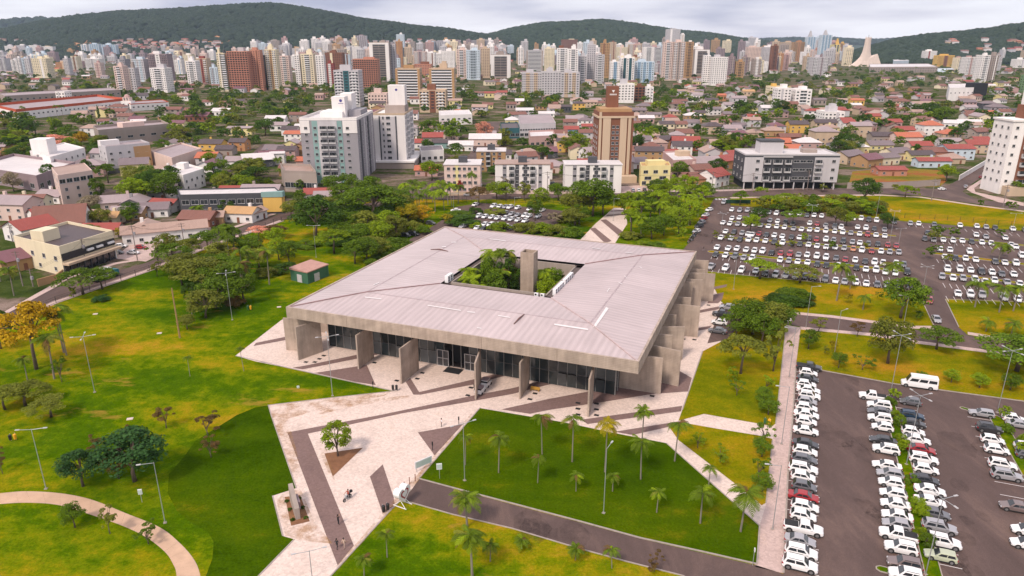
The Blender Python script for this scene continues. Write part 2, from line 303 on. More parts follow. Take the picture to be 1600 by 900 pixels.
# labels: description, then (where several look alike) the place in their row, then where they stand
REG = []
ORD = ['', 'first', 'second', 'third', 'fourth', 'fifth', 'sixth', 'seventh', 'eighth', 'ninth', 'tenth', 'eleventh', 'twelfth', 'thirteenth', 'fourteenth', 'fifteenth', 'sixteenth', 'seventeenth', 'eighteenth', 'nineteenth', 'twentieth']
def thing(o, desc, place, cat, group=None, order='x'):
    o['category'] = cat
    if group: o['group'] = group
    REG.append((o, desc, place, order)); return o
def empty(name, loc, rz=0.0):
    o = bpy.data.objects.new(name, None); COL.objects.link(o); o.location = (*loc[:2], loc[2] if len(loc) > 2 else 0.0); o.rotation_euler = (0, 0, rz); o.empty_display_size = 0.5; return o
def write_labels():
    from collections import defaultdict
    g = defaultdict(list)
    for r in REG: g[(r[1], r[2])].append(r)
    for (desc, place), L in g.items():
        if len(L) == 1: L[0][0]['label'] = f'{desc} {place}'; continue
        def key(r):
            x, y = PX(*r[0].location[:2]); return x if r[3] == 'x' else y
        L.sort(key=key); side = 'left' if L[0][3] == 'x' else 'back'; n = len(L)
        for i, r in enumerate(L):
            if i < 20: w = f'{ORD[i + 1]} from {side}' if n > 2 or i == 0 else ('rightmost' if side == 'left' else 'nearest')
            elif n - i <= 20: w = f'{ORD[n - i]} from {"right" if side == "left" else "front"}'
            else: w = 'in the middle of its kind'
            if n == 2: w = ('the left' if i == 0 else 'the right') if side == 'left' else ('the farther' if i == 0 else 'the nearer')
            r[0]['label'] = f'{desc} {place}, {w}'
            if 'group' not in r[0]: r[0]['group'] = f'{desc} {place}'[:60]

def sheet(name, pts, z, m, px=True, kind='structure'):
    P = [G(*p) if px else p for p in pts]
    tri = tessellate_polygon([[Vector((x, y, 0)) for x, y in P]])
    me = bpy.data.meshes.new(name)
    fs = []
    for t in tri:
        a, b, c = (P[i] for i in t)
        cr = (b[0] - a[0]) * (c[1] - a[1]) - (b[1] - a[1]) * (c[0] - a[0])
        fs.append(tuple(t) if cr > 0 else tuple(t)[::-1])
    me.from_pydata([(x, y, z) for x, y in P], [], fs); me.materials.append(m); me.update()
    o = link(name, me)
    if kind: o['kind'] = kind
    return o
def ribbon_pts(pts, w):
    P = [Vector(p) for p in pts]; L = []; Rr = []
    for i, p in enumerate(P):
        t = (P[min(i + 1, len(P) - 1)] - P[max(i - 1, 0)]).normalized(); n = Vector((-t.y, t.x))
        L.append(tuple(p + n * w / 2)); Rr.append(tuple(p - n * w / 2))
    return L, Rr
def ribbon(name, pts, w, z0, z1, m, px=True):
    P = [G(*p) for p in pts] if px else pts
    L, Rr = ribbon_pts(P, w); mb = MB()
    for i in range(len(P) - 1):
        mb.quad((*Rr[i], z1), (*Rr[i + 1], z1), (*L[i + 1], z1), (*L[i], z1))
        if z1 - z0 > 0.03:
            mb.quad((*Rr[i], z0), (*Rr[i + 1], z0), (*Rr[i + 1], z1), (*Rr[i], z1)); mb.quad((*L[i + 1], z0), (*L[i], z0), (*L[i], z1), (*L[i + 1], z1))
    return struct(name, mb, m)
def smoothline(pts, n=6):
    """Catmull-Rom through ground points"""
    P = [Vector(p) for p in pts]; out = []
    for i in range(len(P) - 1):
        a, b, c, d = P[max(i - 1, 0)], P[i], P[i + 1], P[min(i + 2, len(P) - 1)]
        for k in range(n):
            t = k / n; out.append(tuple(0.5 * ((2 * b) + (c - a) * t + (2 * a - 5 * b + 4 * c - d) * t * t + (3 * b - a - 3 * c + d) * t ** 3)))
    out.append(tuple(P[-1])); return out
OCC = []     # occupied circles (x, y, r)
def free(x, y, r):
    return all((x - a) ** 2 + (y - b) ** 2 > (r + c) ** 2 for a, b, c in OCC)
# ================================================================== THE GROUND
def base_ground():
    mb = MB(); mb.quad((-9000, -600, 0), (9000, -600, 0), (9000, 12000, 0), (-9000, 12000, 0)); struct('ground', mb, G_CITY)
base_ground()
CAMPUS = [(-700, 1500), (-700, 560), (-300, 530), (0, 512), (88, 474), (234, 424), (330, 385), (440, 345), (545, 322), (620, 306), (690, 313), (760, 312), (964, 308), (1085, 309), (1140, 308),
          (1280, 305), (1376, 304), (1440, 307), (1520, 319), (1600, 329), (1800, 352), (2500, 430), (2500, 1500)]
sheet('park_lawn', CAMPUS, 0.02, G_LEFT)
# golden lawns on the right
sheet('golden_lawn', [(1060, 658), (1066, 641), (1098, 549), (1135, 533), (1160, 515), (1228, 508), (1225, 540), (1212, 662), (1207, 666), (1100, 647)], 0.048, G_GOLD)
sheet('golden_lawn', [(1058, 659), (1120, 670), (1187, 681), (1207, 686), (1197, 786), (1190, 790), (1182, 783), (1147, 755), (1060, 688), (1046, 668)], 0.048, G_GOLD)
sheet('golden_lawn', [(1102, 423), (1140, 428), (1427, 454), (1437, 463), (1459, 509), (1450, 514), (1415, 511), (1373, 504), (1224, 487), (1152, 476), (1127, 472)], 0.048, G_GOLD)
sheet('golden_lawn', [(1251, 513), (1360, 524), (1418, 533), (1536, 549), (1600, 560), (1800, 590), (2300, 660), (2300, 780), (1800, 668), (1600, 627), (1400, 600), (1286, 579), (1244, 567)], 0.048, G_GOLD)
sheet('golden_lawn', [(1477, 467), (1600, 471), (1800, 480), (2200, 510), (2200, 640), (1800, 565), (1600, 537), (1545, 529), (1512, 523), (1498, 512)], 0.048, G_GOLD)
sheet('golden_lawn', [(1141, 316), (1200, 312), (1280, 307), (1376, 306), (1440, 309), (1520, 321), (1600, 331), (1800, 354), (1800, 385), (1600, 360), (1413, 345), (1300, 333), (1141, 321)], 0.048, G_GOLD)
# thick dark lawns
lawn_a = [(419, 634), (399, 637), (370, 649), (325, 677), (305, 690), (287, 715), (264, 741), (262, 771), (276, 798), (298, 817), (325, 832), (334, 847), (332, 873), (322, 900), (320, 960), (380, 925), (460, 843), (442, 838), (426, 775), (462, 763)]
sheet('thick_lawn', lawn_a, 0.06, G_DARK)
lawn_b = [(750, 638), (880, 660), (960, 677), (1042, 693), (1187, 822), (1183, 880), (1150, 874), (1000, 840), (900, 812), (800, 786), (720, 765), (655, 748)]
sheet('thick_lawn', lawn_b, 0.06, G_DARK)

# ------------------------------------------------------------------ paving of the forecourt
PLAZA = [(700, 400), (440, 500), (368, 556), (400, 565), (450, 575), (555, 598), (615, 611), (521, 621), (419, 633), (424, 650), (463, 763), (426, 775), (442, 838), (460, 843), (380, 925), (330, 985), (440, 1010),
         (517, 900), (607, 801), (644, 764), (655, 748), (750, 638), (880, 660), (960, 677), (1042, 693), (1187, 822), (1183, 884), (1180, 886), (1224, 896), (1232, 720), (1238, 660), (1246, 566), (1251, 512),
         (1228, 508), (1225, 540), (1212, 662), (1207, 666), (1100, 647), (1066, 641), (1098, 549), (1130, 532), (1150, 512), (1127, 470), (1140, 435), (1113, 433), (1090, 400)]
sheet('plaza_paving', PLAZA, 0.035, M_PAVE)
sheet('walkway', [(1224, 896), (1180, 886), (1187, 822), (1197, 788), (1207, 690), (1212, 662), (1225, 540), (1228, 509), (1251, 512), (1246, 566), (1238, 660), (1232, 720)], 0.045, M_WALK)
def band(pts, z=0.064): sheet('paving_band', pts, z, M_BAND)
band([(449, 676), (593, 649), (739, 618.5), (800, 607), (800, 616), (744.5, 626), (629, 646), (481, 678), (553, 853), (527.6, 884)])
band([(800, 607), (860, 592), (905, 580), (905, 583), (870, 598), (800, 616)])
band([(641, 591), (655, 613), (740, 593), (780, 583), (820, 570), (800, 584), (745, 600), (657, 617), (646, 617), (634, 597)])
band([(457, 575), (473, 577.5), (592, 554), (610, 548), (575, 551), (480, 571)])
band([(492, 583), (573, 570.5), (587, 602), (555, 597)])
band([(400, 536), (463, 523), (520, 508), (520, 513), (463, 528.5), (396, 541)])
band([(653, 676), (723, 663.5), (679, 712)])
band([(578, 745), (598, 726), (615, 777), (617, 790), (598, 803)])
band([(783, 640), (856, 624), (957, 605), (1000, 603), (1034, 599), (1062, 580), (1081, 591), (1075, 612), (1019, 616), (933, 630), (863, 640), (828, 647)])
band([(908, 656), (1066, 634.5), (1064, 643), (918, 663)])
band([(960, 675), (1062, 658.5), (1060, 664), (988, 680)])
band([(1113, 449), (1136, 444.5), (1134.5, 448.5), (1113, 453)]); band([(1113, 461), (1131, 457), (1128, 469), (1122, 474), (1105, 474)])
band([(1088, 486), (1128, 478), (1121, 484), (1088, 490)]); band([(1088, 513), (1112, 509), (1108, 514), (1088, 517.5)])
for a in ((499, 561), (492, 566), (478, 566), (506, 556), (585, 567), (620, 595), (660, 583), (652, 592), (736, 606), (731, 618), (836, 615), (828, 624), (903, 630), (903, 639), (903, 648), (932, 631), (932, 640), (932, 649), (1019, 619), (1068, 530), (1085, 531), (1107, 477)):
    x, y = G(*a); mb = MB(); mb.box(0, 0, 0.04, 0.95, 0.7, 0.035, R(-21)); d = part('drain_cover', mb, M_DARK, None, loc=(x, y, 0.0))
    thing(d, 'small black drain cover', 'in the white forecourt paving', 'drain cover')
sheet('planting_bed', [(507, 709), (567, 700), (520, 745)], 0.07, M_SOIL)
sheet('planting_bed', [(445, 777), (469, 774), (484, 815), (455, 822)], 0.07, M_SOIL)
# service bay beside the east side
sheet('service_bay', [(1105, 537), (1118, 502), (1127, 474), (1152, 479), (1150, 515), (1135, 531)], 0.060, M_ASPH)

# ------------------------------------------------------------------ asphalt
sheet('driveway', [(644, 764), (655, 749), (720, 767), (800, 788.5), (900, 815), (1000, 842), (1100, 865), (1183, 884), (1224, 897), (1300, 1000), (1250, 1000), (1067, 899), (980, 877), (907, 857), (800, 825), (707, 803), (642, 784), (628, 781)], 0.045, M_ASPH)
sheet('lower_car_park', [(1224, 897), (1232, 720), (1238, 660), (1244, 568), (1286, 580), (1400, 601), (1600, 628), (1800, 669), (2300, 782), (2600, 1300), (1500, 1300), (1300, 1000)], 0.05, M_ASPH)
sheet('upper_car_park', [(1115, 311), (1141, 308), (1141, 321), (1300, 333), (1413, 346), (1600, 361), (1900, 396), (2300, 450), (2300, 515), (1600, 471.5), (1477, 467), (1498, 512), (1512, 524), (1480, 530), (1440, 520), (1459, 510), (1437, 461), (1427, 454), (1280, 441), (1140, 427.5), (1102, 423), (1060, 400), (1069, 388), (1087, 368)], 0.045, M_ASPH)
sheet('service_road', [(1127, 474), (1152, 478), (1224, 490), (1300, 496), (1373, 506), (1416, 513), (1440, 517), (1512, 524), (1560, 531), (1700, 553), (2200, 640), (2200, 660), (1700, 572), (1536, 546), (1418, 531), (1360, 521), (1251, 511), (1228, 507), (1150, 497)], 0.055, M_ASPH)
for pts in ([(1152, 476.5), (1224, 488), (1300, 495), (1373, 504.5), (1416, 511.5), (1458, 512)], [(1251, 513), (1360, 523), (1418, 533), (1536, 548.5), (1700, 576), (2100, 650)], [(1512, 521), (1560, 529), (1700, 549), (2100, 618)]):
    ribbon('footpath', [G(*p) for p in pts], 1.9, 0, 0.10, M_WALK, px=False)
sheet('zebra_crossing', [(1228, 489.5), (1237, 491), (1236, 503), (1227, 502)], 0.065, M_LINE)
sheet('back_car_park', [(640, 383), (640, 374), (672, 356), (700, 338), (714, 323), (752, 317), (806, 322), (860, 327), (896, 332), (884, 345), (856, 354), (830, 360), (797, 372), (703, 366), (668, 372), (650, 385)], 0.04, M_ASPH)
sheet('back_plaza', [(959, 325), (978, 325), (980, 350), (958, 385), (900, 382), (930, 350)], 0.06, M_PAVE)
for a in ([(938, 344), (947, 343), (973, 362), (966, 368)], [(921, 357), (930, 356), (956, 377), (945, 380)], [(948, 336), (978, 334), (978, 336), (947, 338)], [(955, 329), (977, 328), (977, 330), (953, 331)]): band(a, 0.075)
# street on the far side and the street on the left
sheet('street', [(560, 321), (640, 303), (700, 304.5), (964, 300.5), (1110, 299.5), (1304, 294), (1463, 295), (1484, 289), (1547, 251), (1575, 232), (1600, 236), (1570, 250), (1548, 268), (1510, 293), (1504, 300), (1522, 310), (1600, 322), (1800, 345), (1800, 351), (1600, 328), (1520, 318), (1440, 306), (1376, 303), (1280, 304), (1140, 307), (964, 307.5), (760, 311), (690, 312), (640, 310), (575, 327)], 0.05, M_ASPH)
sheet('pavement', [(700, 304.5), (964, 300.5), (1110, 299.5), (1110, 295.5), (964, 297), (700, 300)], 0.055, M_WALK)
sheet('pavement', [(1110, 299.5), (1304, 294), (1304, 291.5), (1110, 297)], 0.055, M_WALK)
sheet('pavement', [(1518, 301), (1510, 296), (1515, 292), (1552, 268), (1560, 262), (1566, 263), (1522, 294), (1524, 300), (1600, 317), (1600, 322), (1560, 316)], 0.06, M_WALK)
ribbon('pavement', [(1141, 309.5), (1280, 306), (1376, 305), (1440, 308.5), (1520, 320.5), (1600, 330.5), (1800, 353)], 2.2, 0, 0.12, M_WALK)
sheet('street', [(-700, 545), (-300, 518), (0, 497), (83, 451), (227, 411), (330, 372), (440, 333), (560, 308), (560, 318), (440, 344), (330, 382), (234, 420), (88, 469), (0, 508), (-300, 530), (-700, 560)], 0.05, M_ASPH)
ribbon('pavement', [(-300, 531), (0, 511), (88, 472), (234, 422), (330, 384), (440, 345)], 2.4, 0, 0.12, M_WALK)
ribbon('pavement', [(-200, 506), (0, 494), (83, 448), (105, 434), (180, 412), (230, 404), (330, 368), (440, 330)], 2.2, 0, 0.12, M_WALK)
sheet('forecourt', [(178, 404), (215, 372), (260, 381), (240, 403), (228, 409)], 0.06, M_WALK)
for pts, w in (([(738, 262), (752, 232), (766, 205), (772, 190)], 12), ([(345, 290), (375, 262), (405, 240), (420, 225)], 9), ([(1000, 232), (1100, 222), (1200, 219), (1330, 222)], 7), ([(640, 303), (690, 283), (738, 262)], 10), ([(0, 272), (120, 262), (160, 300)], 6)):
    ribbon('side_street', pts, w, 0.0, 0.045, M_ASPH)
sheet('hotel_forecourt', [(965, 302), (968, 291), (1010, 289), (1015, 300)], 0.06, M_WALK)
sheet('earth_lot', [(1325, 291), (1332, 268), (1400, 262), (1470, 266), (1480, 282), (1468, 292)], 0.03, grass('red_earth_scrub', [(0.3, (0.10, 0.11, 0.015)), (0.48, (0.22, 0.16, 0.03)), (0.6, (0.27, 0.10, 0.04))], 0.06))
for i in range(4):
    x, y = G(1119 + i * 5.2, 311.5); mb = MB(); mb.box(x, y, 0.06, 1.0, 3.0, 0.01, R(-8)); struct('zebra_stripe', mb, M_LINE)
M_WASH = worn('washed_soil', (0.42, 0.24, 0.11), 0.44, 0.72, 0.35); M_OIL = worn('oil_stain', (0.035, 0.028, 0.028), 0.40, 0.75, 0.5, 0.34); M_TAR = worn('worn_tar', (0.055, 0.042, 0.042), 0.30, 0.62, 0.9, 0.22)
for q in ([(419, 634), (521, 622), (612, 612), (600, 619), (520, 634), (450, 655), (470, 730), (462, 757)], [(498, 702), (510, 700), (524, 752), (514, 742)], [(446, 768), (470, 765), (492, 818), (520, 850), (470, 845), (446, 838), (432, 782)], [(750, 639), (742, 640), (652, 742), (606, 792), (522, 890), (530, 890), (608, 802), (655, 750)], [(492, 640), (560, 626), (640, 618), (640, 622), (560, 634), (500, 648)]): sheet('soil_stain', q, 0.072, M_WASH)
sr = random.Random(9)
for i in range(46):
    px, py = sr.choice(((1330, 740), (1500, 760), (1540, 860), (1330, 640), (1450, 450), (1110, 370), (1340, 425), (1300, 403), (1520, 425), (880, 830))); px += sr.uniform(-60, 60) * (1 if py > 500 else .5); py += sr.uniform(-70, 70) * (1 if py > 500 else .06)
    if px + (900 - py) * .02 < 1262 and py > 560 and px > 1000: continue
    if 700 < px < 1000: py = 790 + (px - 720) * .235 + sr.uniform(-4, 14)
    x, y = G(px, py); r = sr.uniform(.8, 3.2); P = [(x + r * sr.uniform(.6, 1.2) * math.cos(a * .785), y + r * 1.6 * sr.uniform(.6, 1.2) * math.sin(a * .785)) for a in range(8)]; sheet('asphalt_stain', P, 0.0545 + i * .00004, M_OIL if i % 3 else M_TAR, px=False)
# curved park path
outer = [(-260, 800), (-120, 782), (0, 771), (41, 768), (94, 771), (143, 781), (196, 802), (249, 824), (279, 847), (302, 873), (313, 900), (322, 960)]
inner = [(-260, 820), (-120, 800), (0, 788), (49, 786), (94, 790), (140, 804), (189, 821), (227, 839), (257, 862), (270, 881), (276, 900), (278, 960)]
def two_sided(name, A, B, z, m, n=6):
    A = smoothline([G(*p) for p in A], n); B = smoothline([G(*p) for p in B], n); k = len(A); slabs = []
    for i in range(0, k - 1, 3):
        mb = MB()
        for j in range(i, min(i + 3, k - 1)):
            e = 0.985 if j == i + 2 else 1.0
            a, b, c, d = Vector(A[j]), Vector(B[j]), Vector(B[j + 1]), Vector(A[j + 1]); c = b + (c - b) * e; d = a + (d - a) * e
            mb.quad((*a, z), (*b, z), (*c, z), (*d, z))
        slabs.append(mb)
    root = empty(name, A[0]); root['kind'] = 'structure'; x0, y0 = A[0]
    for mb in slabs:
        mb.v = [(a - x0, b - y0, c) for a, b, c in mb.v]; part('slab', mb, m, root)
two_sided('park_path', outer, inner, 0.05, M_PATH)
# kerbs
ribbon('kerb', [(655, 748.5), (720, 766), (800, 787), (900, 813.5), (1000, 841), (1100, 863), (1183, 882)], 0.22, 0, 0.16, M_KERB)
ribbon('kerb', [(640, 785), (707, 804), (800, 826), (907, 858), (980, 878), (1067, 900), (1250, 1001)], 0.18, 0, 0.12, M_KERB)
ribbon('kerb', [(1244, 567.5), (1286, 579.5), (1400, 600.5), (1600, 627.5), (1800, 668)], 0.25, 0, 0.15, M_KERB)
ribbon('kerb', [(1244, 568), (1238, 660), (1232, 720), (1224, 896)], 0.25, 0, 0.12, M_KERB)
ribbon('kerb', [(1187, 822), (1183, 881)], 0.25, 0, 0.16, M_KERB)
ribbon('kerb', [(1250, 513), (1226, 540)], 0.2, 0, 0.10, M_KERB)
for pts in ([(750, 637.5), (655, 747.5)], [(643, 765), (607, 801), (517, 900), (440, 1009)], [(419, 633), (424, 650), (463, 763)], [(426, 775), (442, 838)], [(460, 843), (380, 925)], [(1212, 663), (1225, 540), (1228, 509)], [(1207, 688), (1197, 787)], [(1042, 693.5), (1187, 822)], [(1477, 467.5), (1498, 511)], [(1437, 462), (1459, 509)], [(1102, 423.5), (1140, 428), (1280, 441.5), (1427, 454.5)], [(1477, 468), (1600, 472), (1900, 490)],
            [(1066, 641), (1098, 549)], [(368, 556), (450, 575), (555, 598), (614, 611)], [(614, 611.5), (521, 621.5), (419, 633.5)]):
    ribbon('edging', pts, 0.2, 0, 0.10, M_KERB)
# planted islands of the car parks
def island(a, b, w, m=G_GOLD):
    A, B = Vector(G(*a)), Vector(G(*b)); t = (B - A).normalized(); n = Vector((-t.y, t.x)) * w / 2
    P = [A + n * 0.4 - t * w * .0, A - n * 0.4, A - n + t * w * .4, B - n, B + n, A + n + t * w * .4]
    o = sheet('grass_island', [tuple(p) for p in P], 0.13, m, px=False)
    ribbon('kerb', [tuple(p) for p in P] + [tuple(P[0])], 0.15, 0, 0.16, M_KERB, px=False)
island((1106, 393), (1412, 424), 2.6); island((1115, 370), (1398, 391), 2.2); island((1139, 346), (1400, 369), 2.0)
island((1460, 369), (1640, 388), 2.2); island((1452, 395), (1640, 418), 2.6); island((1474, 427), (1640, 449), 2.2)
island((1386, 619), (1460, 905), 2.1, G_LEFT); island((1554, 650), (1610, 745), 2.3, G_LEFT)
island((1342, 613), (1352, 618), 0.8, G_LEFT); island((1369, 888), (1430, 903), 1.2, G_LEFT); island((1500, 637), (1552, 652), 0.9, G_LEFT)

# ================================================================== FAR HILLS
def lerp_profile(P, x):
    if x <= P[0][0]: return P[0][1]
    for (a, b), (c, d) in zip(P, P[1:]):
        if x <= c: return b + (d - b) * (x - a) / (c - a)
    return P[-1][1]
HILLS = []
def hill(name, prof, D, front, back, base_px, mtl, step=12, seed=0.0, bumpy=1.0):
    """ridge silhouette given as picture points of the skyline at distance D"""
    x0, x1 = prof[0][0], prof[-1][0]; nx = int((x1 - x0) / step) + 1; nv = 22
    V = []; Fc = []
    for i in range(nx):
        px = x0 + (x1 - x0) * i / (nx - 1); yr = lerp_profile(prof, px)
        hr = max(4.0, HT_at(px, D, yr)); u = (px - 800) / F
        ends = min(1, i / 3, (nx - 1 - i) / 3) if name != 'hill_x' else 1
        for j in range(nv):
            v = j / (nv - 1); Y = D - front + v * (front + back)
            t = (Y - (D - front)) / front if Y < D else 1 - (Y - D) / back
            t = max(0, min(1, t)); s = t * t * (3 - 2 * t)
            X = u * (_c * Y + _s2 * H)
            k = noise.noise(Vector((X * 0.0016 + seed, Y * 0.0016, seed))) * 0.30 + noise.noise(Vector((X * 0.006 + seed, Y * 0.006, 5))) * 0.13
            z = hr * s * (1 + k * bumpy * (1 - t ** 3)) - (3 if t == 0 else 0)
            V.append((X, Y, z - 1.0))
    for i in range(nx - 1):
        for j in range(nv - 1):
            a = i * nv + j; Fc.append((a, a + nv, a + nv + 1, a + 1))
    me = bpy.data.meshes.new(name); me.from_pydata(V, [], Fc); me.materials.append(mtl); me.polygons.foreach_set('use_smooth', [True] * len(Fc)); me.update()
    o = link('hill', me); o['kind'] = 'structure'
    HILLS.append((V, nx, nv, x0, x1, D, front, back)); return len(HILLS) - 1
def HT_at(px, Y, y1):
    k = (450 - y1) / F; return H + (k * _c * Y - _s2 * Y) / (_c + k * _s2)
def hill_point(hi, a, b):
    V, nx, nv = HILLS[hi][:3]; i = a * (nx - 1); j = b * (nv - 1); i0, j0 = min(int(i), nx - 2), min(int(j), nv - 2); fi, fj = i - i0, j - j0
    p = [Vector(V[(i0 + q) * nv + j0 + r]) for q in (0, 1) for r in (0, 1)]
    return (p[0] * (1 - fj) + p[1] * fj) * (1 - fi) + (p[2] * (1 - fj) + p[3] * fj) * fi
M_HILL = mat('forest_floor', (0.030, 0.048, 0.024), 0.95, 0.35, 0.01)
M_EARTH = mat('cut_earth', (0.40, 0.20, 0.10), 0.95, 0.25, 0.02)
M_FOREST = foliage('distant_forest_leaf', (0.014, 0.030, 0.016), (0.042, 0.066, 0.030))
h0 = hill('hill', [(-160, 78), (-60, 62), (0, 52), (60, 40), (125, 28), (200, 21), (260, 18), (330, 14), (400, 11), (440, 12), (500, 19), (560, 31), (640, 43), (700, 49), (745, 56), (800, 62), (860, 72)], 4300, 1300, 1200, 80, M_HILL, seed=1.3)
h1 = hill('hill', [(690, 72), (750, 60), (800, 48), (850, 41), (900, 38), (930, 34), (960, 36), (1000, 41), (1060, 51), (1110, 56), (1150, 63), (1190, 68), (1240, 74)], 4600, 1200, 1000, 80, M_HILL, seed=4.1)
h2 = hill('hill', [(1330, 84), (1360, 74), (1400, 63), (1440, 58), (1500, 52), (1540, 48), (1560, 43), (1600, 39), (1700, 30), (1850, 24), (1950, 40)], 3300, 900, 900, 90, M_HILL, seed=7.7)
h3 = hill('hill', [(-300, 50), (-100, 40), (0, 37), (30, 33), (60, 30), (85, 31), (130, 38), (220, 60)], 6500, 900, 900, 70, M_HILL, seed=9.0)
h4 = hill('hill', [(1080, 72), (1150, 66.0), (1190, 64), (1240, 63), (1290, 62.5), (1340, 65), (1400, 64), (1500, 62), (1700, 60)], 8200, 900, 900, 70, M_HILL, seed=11.0)
def surf(px, py):
    """where the sight line through this picture point meets the plain or the lower slope of a hill"""
    x, y = G(px, py)
    for V, nx, nv, x0, x1, D, front, back in HILLS[:3]:
        if y < D - front or not x0 + 30 < px < x1 - 30: continue
        a = (px - x0) / (x1 - x0)
        for b in range(0, 100):
            p = hill_point(HILLS.index((V, nx, nv, x0, x1, D, front, back)) if 0 else [h[5] for h in HILLS].index(D), a, b / 180)
            if PX(p.x, p.y, max(p.z, 0))[1] <= py: return p.x, p.y, max(p.z, 0)
    return x, min(y, 4200), 0.0
def forest(hi, n, rad, b0, b1, seed):
    """tree crowns too far to part: one mass"""
    rs = np.random.RandomState(seed); t = (1 + 5 ** .5) / 2
    iv = np.array([(-1, t, 0), (1, t, 0), (-1, -t, 0), (1, -t, 0), (0, -1, t), (0, 1, t), (0, -1, -t), (0, 1, -t), (t, 0, -1), (t, 0, 1), (-t, 0, -1), (-t, 0, 1)], float); iv /= np.linalg.norm(iv[0])
    fc = np.array([(0, 11, 5), (0, 5, 1), (0, 1, 7), (0, 7, 10), (0, 10, 11), (1, 5, 9), (5, 11, 4), (11, 10, 2), (10, 7, 6), (7, 1, 8), (3, 9, 4), (3, 4, 2), (3, 2, 6), (3, 6, 8), (3, 8, 9), (4, 9, 5), (2, 4, 11), (6, 2, 10), (8, 6, 7), (9, 8, 1)])
    P = []
    while len(P) < n:
        a, b = rs.rand(), b0 + (b1 - b0) * rs.rand()
        p = hill_point(hi, a, b)
        px, py = PX(p.x, p.y, p.z)
        if hi == 0 and py > 66 + 5 * math.sin(px * .02) and rs.rand() < .5: continue
        P.append(p)
    P = np.array(P); s = rad * (0.6 + 0.8 * rs.rand(n, 1, 1)); jit = 1 + 0.35 * (rs.rand(n, 12, 3) - .5)
    V = iv[None] * jit * s * np.array([1, 1, .8]) + P[:, None, :] + np.array([0, 0, rad * .45]); V = V.reshape(-1, 3)
    Fx = (fc[None] + (np.arange(n) * 12)[:, None, None]).reshape(-1, 3)
    me = bpy.data.meshes.new('hillside_forest'); me.vertices.add(len(V)); me.vertices.foreach_set('co', V.ravel())
    me.loops.add(Fx.size); me.loops.foreach_set('vertex_index', Fx.ravel()); me.polygons.add(len(Fx)); me.polygons.foreach_set('loop_start', np.arange(0, Fx.size, 3)); me.polygons.foreach_set('loop_total', np.full(len(Fx), 3))
    me.materials.append(M_FOREST); me.update(); me.validate()
    o = link('hillside_forest', me); o['kind'] = 'stuff'; return o
for hi, n, rad, b0, b1, sd_, lab in ((h0, 17000, 15, 0.05, 0.66, 1, 'dense green forest covering the long hill on the left skyline'), (h1, 9000, 16, 0.05, 0.60, 2, 'dense green forest covering the low hill behind the city centre'), (h2, 7500, 12, 0.04, 0.60, 3, 'dense green forest covering the hill at the right skyline'), (h3, 900, 26, 0.3, 0.6, 4, 'hazy forest on the faint hill at the far left skyline'), (h4, 1500, 28, 0.3, 0.6, 5, 'hazy forest on the faint flat hills at the right skyline')):
    o = forest(hi, n, rad, b0, b1, sd_); o['label'] = lab; o['category'] = 'forest'
def earth_patch(hi, a0, a1, b0, b1):
    mb = MB(); n = 14
    for i in range(n):
        for j in range(n):
            u, v = (i + .5) / n * 2 - 1, (j + .5) / n * 2 - 1
            if u * u + v * v > 1 + 0.3 * math.sin(5 * u + 3 * v): continue
            q = [hill_point(hi, a0 + (a1 - a0) * (i + di) / n, b0 + (b1 - b0) * (j + dj) / n) + Vector((0, 0, 11)) for di, dj in ((0, 0), (1, 0), (1, 1), (0, 1))]
            mb.quad(*q)
    struct('bare_earth_cut', mb, M_EARTH)
earth_patch(h0, 0.245, 0.305, 0.16, 0.24); earth_patch(h0, 0.475, 0.515, 0.17, 0.24)
